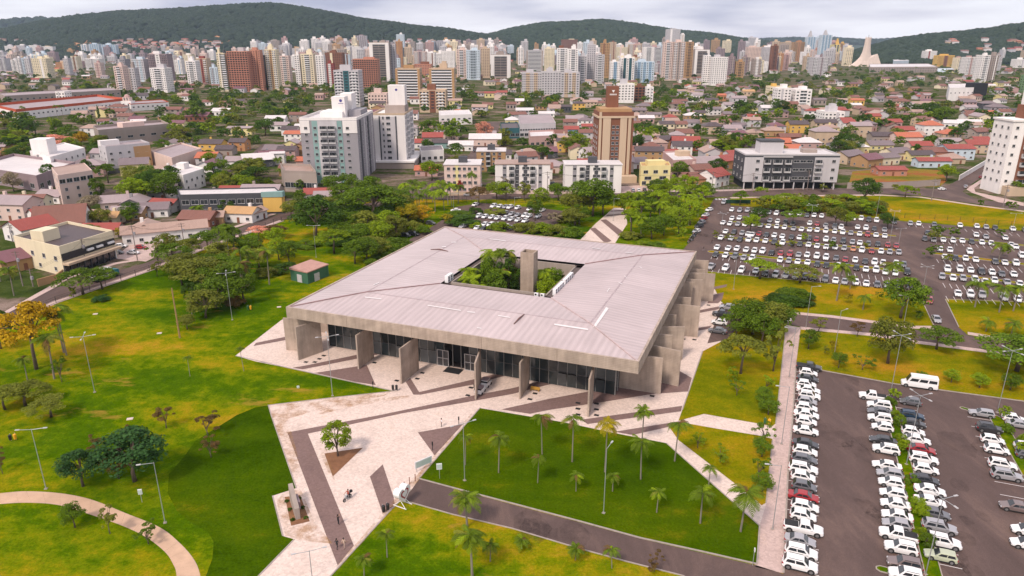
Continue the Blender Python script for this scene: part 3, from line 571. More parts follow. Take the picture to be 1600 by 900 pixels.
# ================================================================== THE CULTURAL CENTRE
CX, CY, CYAW = 0.92, 172.36, R(-21.3177)
cc = empty('cultural_centre', (CX, CY), CYAW)
thing(cc, 'huge square concrete hall with pale ribbed hipped roof, planted courtyard and tower', 'amid the lawns', 'building')
def LC(px, py, z=0.0):
    x, y = G(px, py, z); dx, dy = x - CX, y - CY; c, s = math.cos(-CYAW), math.sin(-CYAW); return c * dx - s * dy, s * dx + c * dy
def WC(x, y):
    c, s = math.cos(CYAW), math.sin(CYAW); return CX + c * x - s * y, CY + s * x + c * y
def roofz(x, y):
    d = 40 - max(abs(x), abs(y)); return 11.8 + (d / 13 * 1.15 if d < 13 else 1.15 - (d - 13) / 12.5 * 0.35)
def build_roof():
    R0, R1, R2 = 39.75, 27.0, 14.3
    rings = [(R0, 11.82), (R1, 12.95), (R2, 12.6)]
    for k, (axis, nm) in enumerate(((0, 'front'), (1, 'east'), (0, 'back'), (1, 'west'))):
        m = metal_roof('sheet_roof_%s' % nm, (0.445, 0.368, 0.372) if k != 3 else (0.46, 0.388, 0.392), axis, freq=0.22, amt=0.055)
        mb = MB(); a = k * math.pi / 2; c, s = round(math.cos(a)), round(math.sin(a))
        def T(x, y, z): return (c * x - s * y, s * x + c * y, z)
        for (ra, za), (rb, zb) in zip(rings, rings[1:]):
            n = 40
            for i in range(n):
                t0, t1 = -1 + 2 * i / n, -1 + 2 * (i + 1) / n
                mb.quad(T(ra * t0, -ra, za), T(ra * t1, -ra, za), T(rb * t1, -rb, zb), T(rb * t0, -rb, zb))
        part('roof', mb, m, cc)
        # overlap of the sheets half way up, and hip capping
        hp = MB(); q = T(0, 0, 0)
        pts = [T(-R0, -R0, 11.9), T(-33.5, -33.5, 12.5), T(-R1, -R1, 13.02), T(-20, -20, 12.86), T(-R2, -R2, 12.68)]
        hp.tube(pts, 0.16, 5); part('hip_cap', hp, mat('hip_metal_' + nm, (0.25, 0.16, 0.16) if k in (0, 2) else (0.42, 0.33, 0.33), 0.6, 0.3, 0.6), cc)
        lap = MB(); lap.box(0, 0, 0, 2 * R1 - .6, 0.35, 0.05); part('sheet_lap', lap, mat('lap_metal', (0.36, 0.29, 0.30), 0.6, 0.3, 0.4), cc, loc=T(0, -R1, 12.93), rz=a)
        # fascia beam cast in five lengths, joints open a little
        for j in range(5):
            w = 80.0 / 5; fb = MB(); x = -40 + w * (j + .5)
            L = w - 0.05; fb.prism([(x - L / 2, -40), (x + L / 2, -40), (x + L / 2 - (0.3 if j == 4 else 0), -39.55), (x - L / 2 + (0.3 if j == 0 else 0), -39.55)], 9.45, 12.0 + 0.003 * k, 0, True, True)
            part('fascia_beam', fb, M_CONC, cc, rz=a)
        # soffit lip
    so = MB()
    for k in range(4):
        a = k * math.pi / 2; c, s = round(math.cos(a)), round(math.sin(a))
        def T(x, y, z): return (c * x - s * y, s * x + c * y, z)
        so.quad(T(-39.5, -39.5, 9.7), T(-14, -14, 9.7), T(14, -14, 9.7), T(39.5, -39.5, 9.7))
    part('soffit', so, M_CONC2, cc)
    # courtyard rim: gutter, upstand walls
    for k in range(4):
        a = k * math.pi / 2
        mb = MB(); mb.box(0, -13.2, 11.7, 28.0 - 0.02 * k, 1.9, 0.35); part('gutter', mb, mat('gutter_dark', (0.10, 0.075, 0.07), 0.8, 0.3, 1), cc, rz=a)
        mb = MB(); mb.box(0, -12.2, 9.6, 24.4, 0.35, 3.05 if k != 1 else 2.7); part('rim_wall', mb, M_CONC2, cc, rz=a)
        mb = MB(); mb.box(0, -13.5, 0, 27.3, 0.3, 9.65); part('courtyard_wall', mb, M_GLASS if k % 2 else M_CONC2, cc, rz=a)
    mb = MB(); mb.quad((-13, -13, .5), (13, -13, .5), (13, 13, .5), (-13, 13, .5)); part('courtyard_floor', mb, G_DARK, cc)
    # chimney-like tower
    t = MB(); X0, Y0, a, b, h = 3.3, 0.9, 1.75, 1.45, 18.6
    for (x, y, sx, sy) in ((X0, Y0 - b, 2 * a, .3), (X0, Y0 + b, 2 * a, .3), (X0 - a + .15, Y0, .3, 2 * b - .3), (X0 + a - .15, Y0, .3, 2 * b - .3)): t.box(x, y, 0.5, sx, sy, h - .5 + (0.002 if sx < 1 else 0))
    t.box(X0, Y0, h - 1.6, 2 * a - .6, 2 * b - .6, .1); part('tower', t, board_concrete('tower_concrete', (0.36, 0.28, 0.225)), cc)
    t = MB(); t.tube([(X0 + .5, Y0, h - 1.5), (X0 + .5, Y0, h - .5)], .35, 10); part('vent_pipe', t, M_STEEL, cc)
    # core walls
    for (x0, x1, y0, y1) in ((34.0, 34.3, -24, 33), (-34.3, -34.0, -31, 33), (-34, 34, 33, 33.3), (-34, 34, -24.2, -24)):
        mb = MB(); mb.box((x0 + x1) / 2, (y0 + y1) / 2, 0, x1 - x0, y1 - y0, 9.7); part('core_wall', mb, M_CONC2, cc)
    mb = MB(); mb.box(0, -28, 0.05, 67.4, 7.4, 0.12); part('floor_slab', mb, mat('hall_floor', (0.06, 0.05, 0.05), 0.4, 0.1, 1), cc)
build_roof()
def build_front():
    x0, x1, y = -35.0, 34.0, -32.0; n = 34; w = (x1 - x0) / n
    pane = MB(); pane.quad((-w / 2 + .05, 0, .04), (w / 2 - .05, 0, .04), (w / 2 - .05, 0, 3.06), (-w / 2 + .05, 0, 3.06))
    pm = [pane.mesh('pane', [mat('hall_glass', (0.028, 0.040, 0.044), 0.10, 0.4, 0.3, spec=0.6, rand=0.35)]), pane.mesh('pane', [mat('hall_glass_blind', (0.075, 0.085, 0.09), 0.25, 0.3, 0.3, spec=0.5, rand=0.3)])]
    mul = MB(); mul.box(0, 0, 0, 0.09, 0.22, 9.68); mm = mul.mesh('mullion', [mat('mullion_metal', (0.30, 0.29, 0.28), 0.5, 0.1, 1)])
    tr = MB(); tr.box(0, 0, 0, w - .1, 0.10, 0.07); tm = tr.mesh('transom', [mat('transom_metal', (0.16, 0.155, 0.155), 0.5, 0.1, 1)])
    rr = random.Random(5)
    for i in range(n + 1): link('mullion', mm, cc, (x0 + i * w, y, 0.0))
    for i in range(n):
        xc = x0 + (i + .5) * w
        if 15 <= i <= 17: rows = (2,)
        else: rows = (0, 1, 2)
        for r in rows:
            if rr.random() < .06: tilt = R(8)
            else: tilt = R(rr.uniform(-.6, .6))
            o = link('pane', pm[1] if (r < 2 and rr.random() < .35) else pm[0], cc, (xc, y - .02, 0.1 + r * 3.18)); o.rotation_euler = (tilt, 0, 0)
            link('transom', tm, cc, (xc, y, 0.1 + r * 3.18 + 3.1 - .04))
    # white framed entrance with four leaves and a dark canopy mat
    fx0, fx1 = x0 + 14 * w, x0 + 19 * w
    for side in (-1, 1):
        fr = MB(); cxx = (x0 + 16.5 * w) + side * 3.35
        for u in (-1.35, 0, 1.35): fr.box(cxx + u, y - .25, 0, .12, .12, 3.9)
        for z in (0.02, 1.9, 3.8): fr.box(cxx, y - .25, z, 2.82, .13, .12)
        part('entrance_frame', fr, mat('entrance_white', (0.5, 0.48, 0.48), 0.5, .05, 1), cc)
        g = MB(); g.quad((cxx - 1.3, y - .22, .1), (cxx + 1.3, y - .22, .1), (cxx + 1.3, y - .22, 3.8), (cxx - 1.3, y - .22, 3.8)); part('pane', g, M_GLASS, cc)
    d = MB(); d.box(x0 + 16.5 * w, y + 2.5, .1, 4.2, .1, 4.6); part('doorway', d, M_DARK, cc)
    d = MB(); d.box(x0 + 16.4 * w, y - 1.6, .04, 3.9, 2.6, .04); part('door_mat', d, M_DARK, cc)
    # glazed return on the east corner
    for i in range(4):
        yy = -31.9 + i * 1.95
        for r in range(3):
            o = link('pane', pm[0], cc, (34.05, yy + .95, .1 + r * 3.18), math.pi / 2)
        link('mullion', mm, cc, (34.05, yy, 0.0), math.pi / 2)
    for i in range(3):
        for r in range(3): link('pane', pm[0], cc, (-35.05, -31 + i * 2, .1 + r * 3.18), -math.pi / 2)
build_front()
def fin(a, b, h=8.1, t=0.32):
    A, B = Vector(a), Vector(b); u = (B - A).normalized(); n = Vector((-u.y, u.x)) * t / 2
    # a little joint line: the fin is cast in two lifts
    mb = MB(); mb.prism([tuple(A - n), tuple(B - n), tuple(B + n), tuple(A + n)], 0.03, h, 0, True)
    part('concrete_fin', mb, M_CONC, cc)
front = [((466.5, 563), (503, 550)), ((560, 577), (576, 565)), ((627, 600), (654, 578)), ((743, 625), (751, 600)), ((812, 624), (825, 604)), ((918.5, 652), (922, 640))]
for a, b in front:
    A, B = Vector(LC(*a)), Vector(LC(*b)); u = (B - A).normalized(); fin(tuple(A), tuple(A + u * min(7.6, max(6.4, (B - A).length))))
east = [((1032, 616), (-1.0, -.01)), ((1060, 604), (-1, .16)), ((1065.6, 562), (-1, -.38)), ((1090, 527), (-1, -.10)), ((1094, 481), (-1, -.25)), ((1113.6, 471), (-1, -.2)), ((1103.6, 448), (-1, -.2))]
for a, d in east:
    A = Vector(LC(*a)); d = Vector(d).normalized(); fin(tuple(A), tuple(A + d * 8.6)); 
    fin((-A.x, -A.y * .9 + 3), (-A.x + 8.0, -A.y * .9 + 3 + 8 * d.y * -1))
for a in ((1051, 523.5), (1057, 492), (1080, 465), (1083, 440.5), (1102, 421)):
    A = Vector(LC(*a, 8.0)); fin(tuple(A), (A.x - 5.5, A.y - .9), 8.0)
for k, x in enumerate((-34, -22, -9, 6, 17, 30)): fin((x, 44), (x + (1.5 if k % 2 else -1.5), 37), 8.1)
def roof_bits():
    def patch(name, pts, m, dz=0.10):
        P = []
        for p in pts:
            x, y = LC(*p, 12.6); P.append((x, y, roofz(x, y) + dz))
        mb = MB(); mb.quad(*P) if len(P) == 4 else None; 
        part(name, mb, m, cc)
    sky = mat('skylight_sheet', (0.66, 0.62, 0.62), 0.4, .08, 1)
    patch('skylight', [(926, 513), (930, 514), (951, 484), (947, 482)], sky)
    patch('skylight', [(866, 507), (866, 509), (919, 517), (919, 515)], sky)
    for a, b in (((966, 443), (972, 446)), ((975, 433), (979, 436)), ((999, 418), (1003, 420)), ((705, 380), (713, 380)), ((690, 387), (697, 387)), ((570, 465), (596, 468)), ((668, 478), (720, 486)), ((730, 488), (742, 489)), ((778, 494), (797, 497)), ((583, 447), (592, 443)), ((925, 388), (938, 390)), ((977, 396), (988, 397)), ((765, 375), (790, 378)), ((948, 458), (952, 452)), ((745, 509), (752, 510))):
        patch('skylight', [(a[0], a[1]), (a[0] + .5, a[1] + 1.2), (b[0] + .5, b[1] + 1.2), (b[0], b[1])], sky, .12)
    for a, b in (((673, 389), (700, 393)), ((803, 504), (819, 492))):
        ax, ay = LC(*a, 12.9); bx, by = LC(*b, 12.9); mb = MB(); m = ((ax + bx) / 2, (ay + by) / 2)
        mb.tube([(ax, ay, roofz(ax, ay) + .12), (m[0], m[1], roofz(*m) + .3), (bx, by, roofz(bx, by) + .12)], [.10, .2, .10], 6); part('loose_flashing', mb, mat('rusty_flashing', (0.16, 0.09, 0.08), .8, .3, 2), cc)
roof_bits()
def ac_unit(x, y, z, yaw, desc, place, w=1.5, h=1.5, dd=.75):
    X, Y = WC(x, y); r = empty('air_conditioner', (X, Y, z), CYAW + yaw)
    mb = MB(); mb.box(0, 0, .12, w, dd, h); part('casing', mb, M_WHITE, r)
    for zz in ((.45, 1.1) if h > 1.2 else (.5,)):
        g = MB(); g.disc((-w * .08, -dd / 2 - .012, zz + .12), .33 if h > 1.2 else .25, 'y-', 12); part('fan_grille', g, M_DARK, r)
    for s in (-1, 1):
        g = MB(); g.box(s * w * .38, 0, 0, .1, dd, .13); part('foot', g, M_STEEL, r)
    thing(r, desc, place, 'air conditioner', order='y')
for i in range(8): ac_unit(14.0, -10.6 + i * 1.72 + (.8 if i > 3 else 0), 12.1, math.pi / 2, 'white rooftop air conditioner', 'along the right rim of the courtyard')
for i in range(2): ac_unit(-13.6, -11.4 + i * 1.5, 12.15, -math.pi / 2 + math.pi, 'white rooftop air conditioner', 'at the left corner of the courtyard', dd=.9, h=1.7)
for i in range(2): ac_unit(10.3 + i * 1.5, -13.3, 12.1, 0, 'small pale air conditioner', 'on the front rim of the courtyard', .9, .8, .5)
# ================================================================== TREES
LEAF = {
 'dark': ((0.016, 0.045, 0.008), (0.055, 0.108, 0.014)), 'green': ((0.030, 0.068, 0.006), (0.098, 0.165, 0.013)), 'bright': ((0.060, 0.115, 0.005), (0.180, 0.260, 0.012)),
 'olive': ((0.060, 0.085, 0.016), (0.150, 0.175, 0.030)), 'yellow': ((0.10, 0.11, 0.006), (0.25, 0.21, 0.012)), 'flower': ((0.14, 0.11, 0.006), (0.36, 0.24, 0.012)), 'pink': ((0.30, 0.13, 0.13), (0.52, 0.27, 0.27)),
 'rust': ((0.060, 0.050, 0.022), (0.125, 0.078, 0.040)), 'blue': ((0.013, 0.042, 0.018), (0.036, 0.092, 0.034)), 'grey': ((0.13, 0.12, 0.11), (0.24, 0.22, 0.20)), 'red': ((0.14, 0.02, 0.02), (0.28, 0.05, 0.04)), 'palm': ((0.034, 0.070, 0.006), (0.095, 0.150, 0.012))}
for k, (a, b) in LEAF.items(): foliage('leaf_' + k, (a[0] * 1.6, a[1] * 1.42, a[2]), (min(.8, b[0] * 1.6), min(.6, b[1] * 1.45), b[2]))
TONE = dict(dark='dark green', green='green', bright='bright green', olive='olive green', yellow='yellowish', flower='yellow flowering', pink='pink flowering', rust='reddish brown', blue='blue-green', grey='silvery', red='deep red', palm='green')
def leaves_mesh(name, seed, blobs, nleaf, leaf, flat=1.0):
    """many small leaf sprays spread over and inside clustered clumps"""
    rs = np.random.RandomState(seed); B = np.array(blobs, float); w = B[:, 3] ** 2; w /= w.sum()
    idx = rs.choice(len(B), nleaf, p=w); d = rs.normal(size=(nleaf, 3)); d /= np.linalg.norm(d, axis=1)[:, None]
    d[:, 2] = np.where(d[:, 2] < -.35, -d[:, 2], d[:, 2])
    r = B[idx, 3] * (0.60 + 0.46 * rs.rand(nleaf) ** 0.6)
    c = B[idx, :3] + d * r[:, None] * np.array([1, 1, flat])
    nrm = d + rs.normal(size=(nleaf, 3)) * 0.55 + np.array([0, 0, .35]); nrm /= np.linalg.norm(nrm, axis=1)[:, None]
    t = np.cross(nrm, rs.normal(size=(nleaf, 3))); t /= np.linalg.norm(t, axis=1)[:, None]; b = np.cross(nrm, t)
    s = leaf * (0.55 + 0.9 * rs.rand(nleaf))[:, None]; e = 0.62
    V = np.stack([c + t * s, c + b * s * e + nrm * s * .12, c - t * s, c - b * s * e + nrm * s * .12], 1).reshape(-1, 3)
    me = bpy.data.meshes.new(name); me.vertices.add(len(V)); me.vertices.foreach_set('co', V.ravel()); n = nleaf
    me.loops.add(4 * n); me.loops.foreach_set('vertex_index', np.arange(4 * n)); me.polygons.add(n); me.polygons.foreach_set('loop_start', np.arange(0, 4 * n, 4)); me.polygons.foreach_set('loop_total', np.full(n, 4))
    me.materials.append(MATS['leaf_green']); me.update(); return me
def make_tree_kind(kind, seed, nleaf=3600):
    """unit tree: crown about 1 wide, total height 1 (scaled per tree). returns trunk mesh, crown mesh"""
    r = random.Random(seed * 7 + 1); bl = []
    if kind == 'round':
        for i in range(34):
            a, e = r.uniform(0, 6.28), r.uniform(-.75, 1.0); q = math.sqrt(max(0, 1 - e * e)) * r.uniform(.55, 1)
            bl.append((math.cos(a) * q * .37, math.sin(a) * q * .37, .58 + e * .29, r.uniform(.09, .17)))
        lv, fl = .022, .8
    elif kind == 'umbrella':
        for i in range(34):
            a, q = r.uniform(0, 6.28), math.sqrt(r.random()); bl.append((math.cos(a) * q * .43, math.sin(a) * q * .43, .84 - q * q * .26 + r.uniform(-.10, .05), r.uniform(.08, .14)))
        lv, fl = .020, .55
    elif kind == 'tall':
        for i in range(30):
            z = r.uniform(.32, .95); q = .30 * math.sin(math.pi * min(1, (1.04 - z) / .78)) ** .7; a = r.uniform(0, 6.28); bl.append((math.cos(a) * q, math.sin(a) * q, z, r.uniform(.08, .14)))
        lv, fl = .022, .9
    elif kind == 'sparse':
        for i in range(15):
            a, q = r.uniform(0, 6.28), r.uniform(.1, .42); bl.append((math.cos(a) * q, math.sin(a) * q, r.uniform(.45, .95), r.uniform(.05, .11)))
        lv, fl, nleaf = .024, .7, int(nleaf * .32)
    elif kind == 'bush':
        for i in range(26):
            a, q = r.uniform(0, 6.28), math.sqrt(r.random()); bl.append((math.cos(a) * q * .40, math.sin(a) * q * .40, .12 + .55 * (1 - q * q) * r.uniform(.5, 1), r.uniform(.10, .17)))
        lv, fl = .028, .9
    elif kind == 'cone':
        for i in range(30):
            z = i / 30; q = .26 * (1 - z) ** .6; a = r.uniform(0, 6.28); bl.append((math.cos(a) * q * .6, math.sin(a) * q * .6, .06 + z * .90, .05 + q * .40))
        lv, fl = .022, 1.1
    crown = leaves_mesh('crown', seed, bl, nleaf, lv, fl); low = leaves_mesh('low', seed, bl, 240, lv * 3.2, fl)
    tb = MB(); base = .36 if kind in ('round',) else (.52 if kind == 'umbrella' else .30)
    if kind == 'bush': base = .15
    bend = [(0, 0, -.01), (r.uniform(-.01, .01), r.uniform(-.01, .01), base * .5), (r.uniform(-.03, .03), r.uniform(-.03, .03), base)]
    tr = .022 if kind != 'sparse' else .016
    tb.tube(bend, [tr * 1.35, tr, tr * .8], 7)
    hi = sorted(bl, key=lambda q: -q[2] + r.random() * .3)[:9 if kind != 'cone' else 3]
    for q in hi[:8 if kind != 'sparse' else 9]:
        s = Vector(bend[2]) if r.random() < .7 else (Vector(bend[1]) + Vector(bend[2])) / 2
        e = Vector(q[:3]); mid = s + (e - s) * .5 + Vector((0, 0, .03)); tb.tube([s, mid, e], [tr * .62, tr * .4, tr * .14], 5, cap=False)
    return tb.mesh('trunk', [M_BARK], True), crown, low
KIND = {}
for kd, n in (('round', 3), ('umbrella', 3), ('tall', 3), ('sparse', 3), ('bush', 3), ('cone', 1)):
    KIND[kd] = [make_tree_kind(kd, i + 10 * len(KIND) + 1) for i in range(n)]
KINDN = dict(round='round-crowned tree', umbrella='flat-topped tree', tall='upright leafy tree', sparse='sparse young tree', bush='leafy bush', cone='pointed conifer')
trr = random.Random(77)
PG = 'in the grove behind the left lawn'; PB = 'in the wood behind the green shed'; PC = 'around the back car park'
TREES = []      # every tree asked for; the 300 that show largest become things, the rest one mass (flush_trees)
def tree(px, py, h, w, kind='round', tone='green', place='in the park', desc=None, at=None, size=True, z=0.0):
    """(px, py): foot of the trunk in the photograph; h, w metres"""
    x, y = at if at else G(px, py); w *= 1.12
    if place in (PG, PB, PC): w *= 1.16; h *= 1.05
    TREES.append((h * w / (y * y + H * H), x, y, z, h, w, kind, tone, place, desc, size)); OCC.append((x, y, w * .33))
def flush_trees(limit=295):
    sh = [t for t in TREES if t[6] == 'bush']; tt = sorted((t for t in TREES if t[6] != 'bush'), key=lambda t: (t[9] is None, -t[0]))
    sh.sort(key=lambda t: -t[0])
    for L in (tt[:limit], sh[:280]):
        for _, x, y, z, h, w, kind, tone, place, desc, size in L:
            v = trr.choice(KIND[kind]); r = empty('shrub' if kind == 'bush' else 'tree', (x, y, z), trr.uniform(0, 6.28))
            link('trunk', v[0], r, scale=(max(w, h * .5), max(w, h * .5), h)); c = link('crown', v[1], r, scale=(w, w, h))
            c.material_slots[0].link = 'OBJECT'; c.material_slots[0].material = MATS['leaf_' + tone]
            if not desc: desc = f"{('tall ' if h > 10 else 'small ' if h < 5 else '') if size else ''}{TONE[tone]} {KINDN[kind]}"
            thing(r, desc, place, 'shrub' if kind == 'bush' else 'tree')
    rest = tt[limit:] + sh[280:]; tones = sorted({t[7] for t in rest}); VV, MI = [], []
    low = {k: [np.array([v.co[:] for v in q[2].vertices]) for q in KIND[k]] for k in KIND}
    for _, x, y, z, h, w, kind, tone, place, desc, size in rest:
        V = low[kind][trr.randrange(len(low[kind]))]; a = trr.uniform(0, 6.28); c, s = math.cos(a), math.sin(a)
        P = np.stack([(V[:, 0] * c - V[:, 1] * s) * w + x, (V[:, 0] * s + V[:, 1] * c) * w + y, V[:, 2] * h + z], 1); VV.append(P); MI.append(np.full(len(V) // 4, tones.index(tone)))
    if not rest: return
    V = np.concatenate(VV); n = len(V) // 4; me = bpy.data.meshes.new('city_trees'); me.vertices.add(len(V)); me.vertices.foreach_set('co', V.ravel()); me.loops.add(4 * n); me.loops.foreach_set('vertex_index', np.arange(4 * n)); me.polygons.add(n); me.polygons.foreach_set('loop_start', np.arange(0, 4 * n, 4)); me.polygons.foreach_set('loop_total', np.full(n, 4))
    for t in tones: me.materials.append(MATS['leaf_' + t])
    me.polygons.foreach_set('material_index', np.concatenate(MI)); me.update(); o = link('city_trees', me); o['kind'] = 'stuff'; o['label'] = 'mass of distant green trees between the far houses and towers'; o['category'] = 'trees'
    print('tree things', len(tt[:limit]), 'shrubs', len(sh[:280]), 'rest', len(rest))
# ---- palms
def frond_mesh(seed, L=2.6, droop=1.0, nl=20):
    r = random.Random(seed); mb = MB(); P = []
    for i in range(nl + 1):
        t = i / nl; P.append(Vector((L * (t - .18 * t * t * droop), 0, L * (.42 * t - .88 * droop * t * t))))
    Q = P[::3] + [P[-1]]; mb.tube(Q, [.035 - .027 * i / (len(Q) - 1) for i in range(len(Q))], 4, cap=False)
    for i in range(2, nl + 1):
        p = P[i]; t = (P[i] - P[i - 1]).normalized(); ll = .95 * math.sin(math.pi * min(1, (i / nl) * .85 + .14)) ** .8 * (L / 2.6)
        for s in (-1, 1):
            d = (Vector((.45, s, -.30 - .5 * r.random())) + t * .4).normalized(); wv = t * .062 * (L / 2.6)
            a, b = p - wv, p + wv; m = p + d * ll * .6; e = p + d * ll + Vector((0, 0, -.22 * ll))
            mb.quad(a, b, m + wv * .9, m - wv * .9); mb.tri(m - wv * .9, m + wv * .9, e)
    return mb.mesh('frond', [MATS['leaf_palm']])
FR = [frond_mesh(1, L=2.9, droop=.95), frond_mesh(2, L=2.9, droop=1.3), frond_mesh(3, L=2.4, droop=.5)]
def palm_crown_joined(seed):
    """the same crown in one mesh for palms too small to part"""
    r = random.Random(seed); mb = MB()
    for i in range(15):
        me = FR[0 if i < 9 else (1 if i < 13 else 2)]; a = i * 2.4; M = Matrix.Rotation(a, 4, 'Z') @ Matrix.Rotation(R(r.uniform(-28, 12)), 4, 'Y'); b = len(mb.v)
        mb.v += [tuple(M @ v.co) for v in me.vertices]; mb.f += [tuple(b + k for k in p.vertices) for p in me.polygons]; mb.m += [0] * len(me.polygons)
    return mb.mesh('crown', [MATS['leaf_palm']])
PCR = [palm_crown_joined(1), palm_crown_joined(2)]
ptr = MB(); ptr.tube([(0, 0, -.02), (.01, 0, .3), (.02, .01, .65), (.015, 0, 1)], [.155, .12, .105, .085], 8); PTR = ptr.mesh('trunk', [M_PBARK], True)
def palm(px, py, ptop, place, tone='palm', size=None, near=True, desc=None, at=None, h=None):
    x, y = at if at else G(px, py); h = h or HT(px, py, ptop); r = empty('palm_tree', (x, y), trr.uniform(0, 6.28))
    s = size or max(.45, min(1.25, h / 7.5)); th = max(.35, h - 1.0 * s)
    t = link('trunk', PTR, r, scale=(s * trr.uniform(.9, 1.3), s * trr.uniform(.9, 1.3), th))
    r.rotation_euler = (R(trr.gauss(0, 1.8)), R(trr.gauss(0, 1.8)), r.rotation_euler[2])
    if near:
        n = trr.randint(11, 17)
        for i in range(n):
            o = link('frond', FR[0 if i < 8 else (1 if i < 12 else 2)], r, (0.015 * s, 0, th), scale=s * trr.uniform(.85, 1.1)); o.rotation_euler = (0, R(trr.uniform(-30, 18)), i * 2.4 + trr.uniform(-.2, .2))
            if tone != 'palm' or i % 5 == 0:
                o.material_slots[0].link = 'OBJECT'; o.material_slots[0].material = MATS['leaf_' + (tone if tone != 'palm' else trr.choice(('bright', 'olive', 'rust')))]
    else:
        o = link('crown', trr.choice(PCR), r, (0, 0, th), scale=s); o.rotation_euler = (0, 0, trr.uniform(0, 6))
        if tone != 'palm': o.material_slots[0].link = 'OBJECT'; o.material_slots[0].material = MATS['leaf_' + tone]
    thing(r, desc or ('tall slender palm tree' if h > 8 else 'palm tree with drooping fronds' if h > 4 else 'small young palm tree'), place, 'palm tree'); OCC.append((x, y, 1.5)); return r

# ---- left park
P_ = 'on the left park lawn'
tree(57, 577, 17, 13.5, 'umbrella', 'flower', P_, desc='big yellow flowering tree on two bare trunks')
for a in ((104, 555, 473), (100, 551, 480), (85, 592, 520), (43, 594, 556)): palm(*a, place='beside the yellow flowering tree')
tree(97, 597, 5.5, 4, 'sparse', 'green', P_); tree(40, 634, 5, 9.5, 'umbrella', 'olive', P_); tree(8, 640, 5, 8, 'umbrella', 'olive', P_); tree(80, 652, 4.5, 8, 'umbrella', 'olive', P_); tree(2, 545, 9, 8, 'tall', 'dark', 'at the left edge of the park')
tree(130, 760, 6.5, 7.5, 'round', 'blue', P_); tree(211, 752, 9.5, 12, 'round', 'blue', P_, desc='largest blue-green spreading tree')
tree(157, 718, 5, 4.4, 'sparse', 'rust', P_); tree(186, 748, 5, 5, 'tall', 'rust', P_); tree(206, 705, 5, 4, 'sparse', 'rust', P_); tree(260, 669, 5, 5.0, 'sparse', 'rust', P_); tree(330, 715, 4.2, 4.5, 'sparse', 'rust', P_); tree(325, 680, 4.2, 5.5, 'sparse', 'rust', P_)
tree(117, 824, 4.2, 4.0, 'round', 'green', 'beside the curved park path'); tree(172, 834, 5.0, 3.6, 'sparse', 'olive', 'beside the curved park path'); tree(232, 850, 3.2, 4.0, 'sparse', 'green', 'beside the curved park path'); tree(4, 740, 4.5, 3, 'sparse', 'rust', 'at the left edge of the park')
palm(381, 580, 541, 'near the left tip of the forecourt', size=.45); palm(297, 588, 556, 'near the left tip of the forecourt', size=.4)
tree(159, 470, 2.6, 4.8, 'bush', 'blue', 'on the grass near the fence'); tree(130, 460, 8, 13, 'umbrella', 'green', 'by the left street fence', desc='wide yellow-green spreading street tree'); tree(160, 452, 7, 9, 'umbrella', 'green', 'by the left street fence'); tree(115, 470, 4, 3, 'sparse', 'olive', 'by the left street fence')
for a in ((249, 418, 9, 6, 'sparse', 'green'), (272, 418, 8, 10, 'umbrella', 'green'), (262, 402, 8, 8, 'round', 'olive'), (325, 396, 8, 11, 'umbrella', 'green'), (298, 404, 7, 8, 'umbrella', 'olive'), (290, 430, 7, 10, 'umbrella', 'olive'), (318, 455, 10, 15, 'umbrella', 'olive'), (337, 482, 8, 11, 'round', 'green'), (322, 497, 7.5, 9, 'round', 'olive'), (350, 458, 9, 12, 'round', 'green'),
          (293, 515, 4, 4.5, 'round', 'olive'), (300, 475, 5.5, 4.5, 'tall', 'dark'), (382, 474, 9, 7.5, 'tall', 'green'), (285, 446, 8, 9, 'round', 'olive'), (310, 440, 7, 9, 'round', 'olive'), (376, 438, 7, 8, 'round', 'green'), (405, 418, 6.5, 8, 'round', 'olive'), (436, 406, 7.5, 6.5, 'round', 'bright'), (452, 412, 7, 7, 'tall', 'green'), (448, 425, 4.5, 7, 'bush', 'dark'),
          (392, 400, 7, 9, 'round', 'green'), (345, 412, 7, 9, 'round', 'olive'), (405, 373, 5, 8, 'umbrella', 'pink'), (428, 372, 5, 8, 'umbrella', 'rust'), (430, 385, 7, 7, 'round', 'bright'), (352, 425, 6, 8, 'umbrella', 'green'), (300, 418, 5, 7, 'bush', 'olive'), (418, 432, 5, 6, 'bush', 'olive'), (365, 390, 8, 8, 'round', 'green'), (330, 425, 6, 7, 'round', 'green'), (246, 432, 5, 5, 'sparse', 'olive'), (367, 478, 4, 5, 'bush', 'rust')): tree(*a, place=PG)
for a in ((357, 400, 348), (368, 398, 352), (382, 442, 384), (390, 436, 388), (380, 470, 405), (421, 445, 386), (300, 492, 462), (346, 408, 352), (360, 412, 362)): palm(*a, place=PG, near=a[1] > 430)
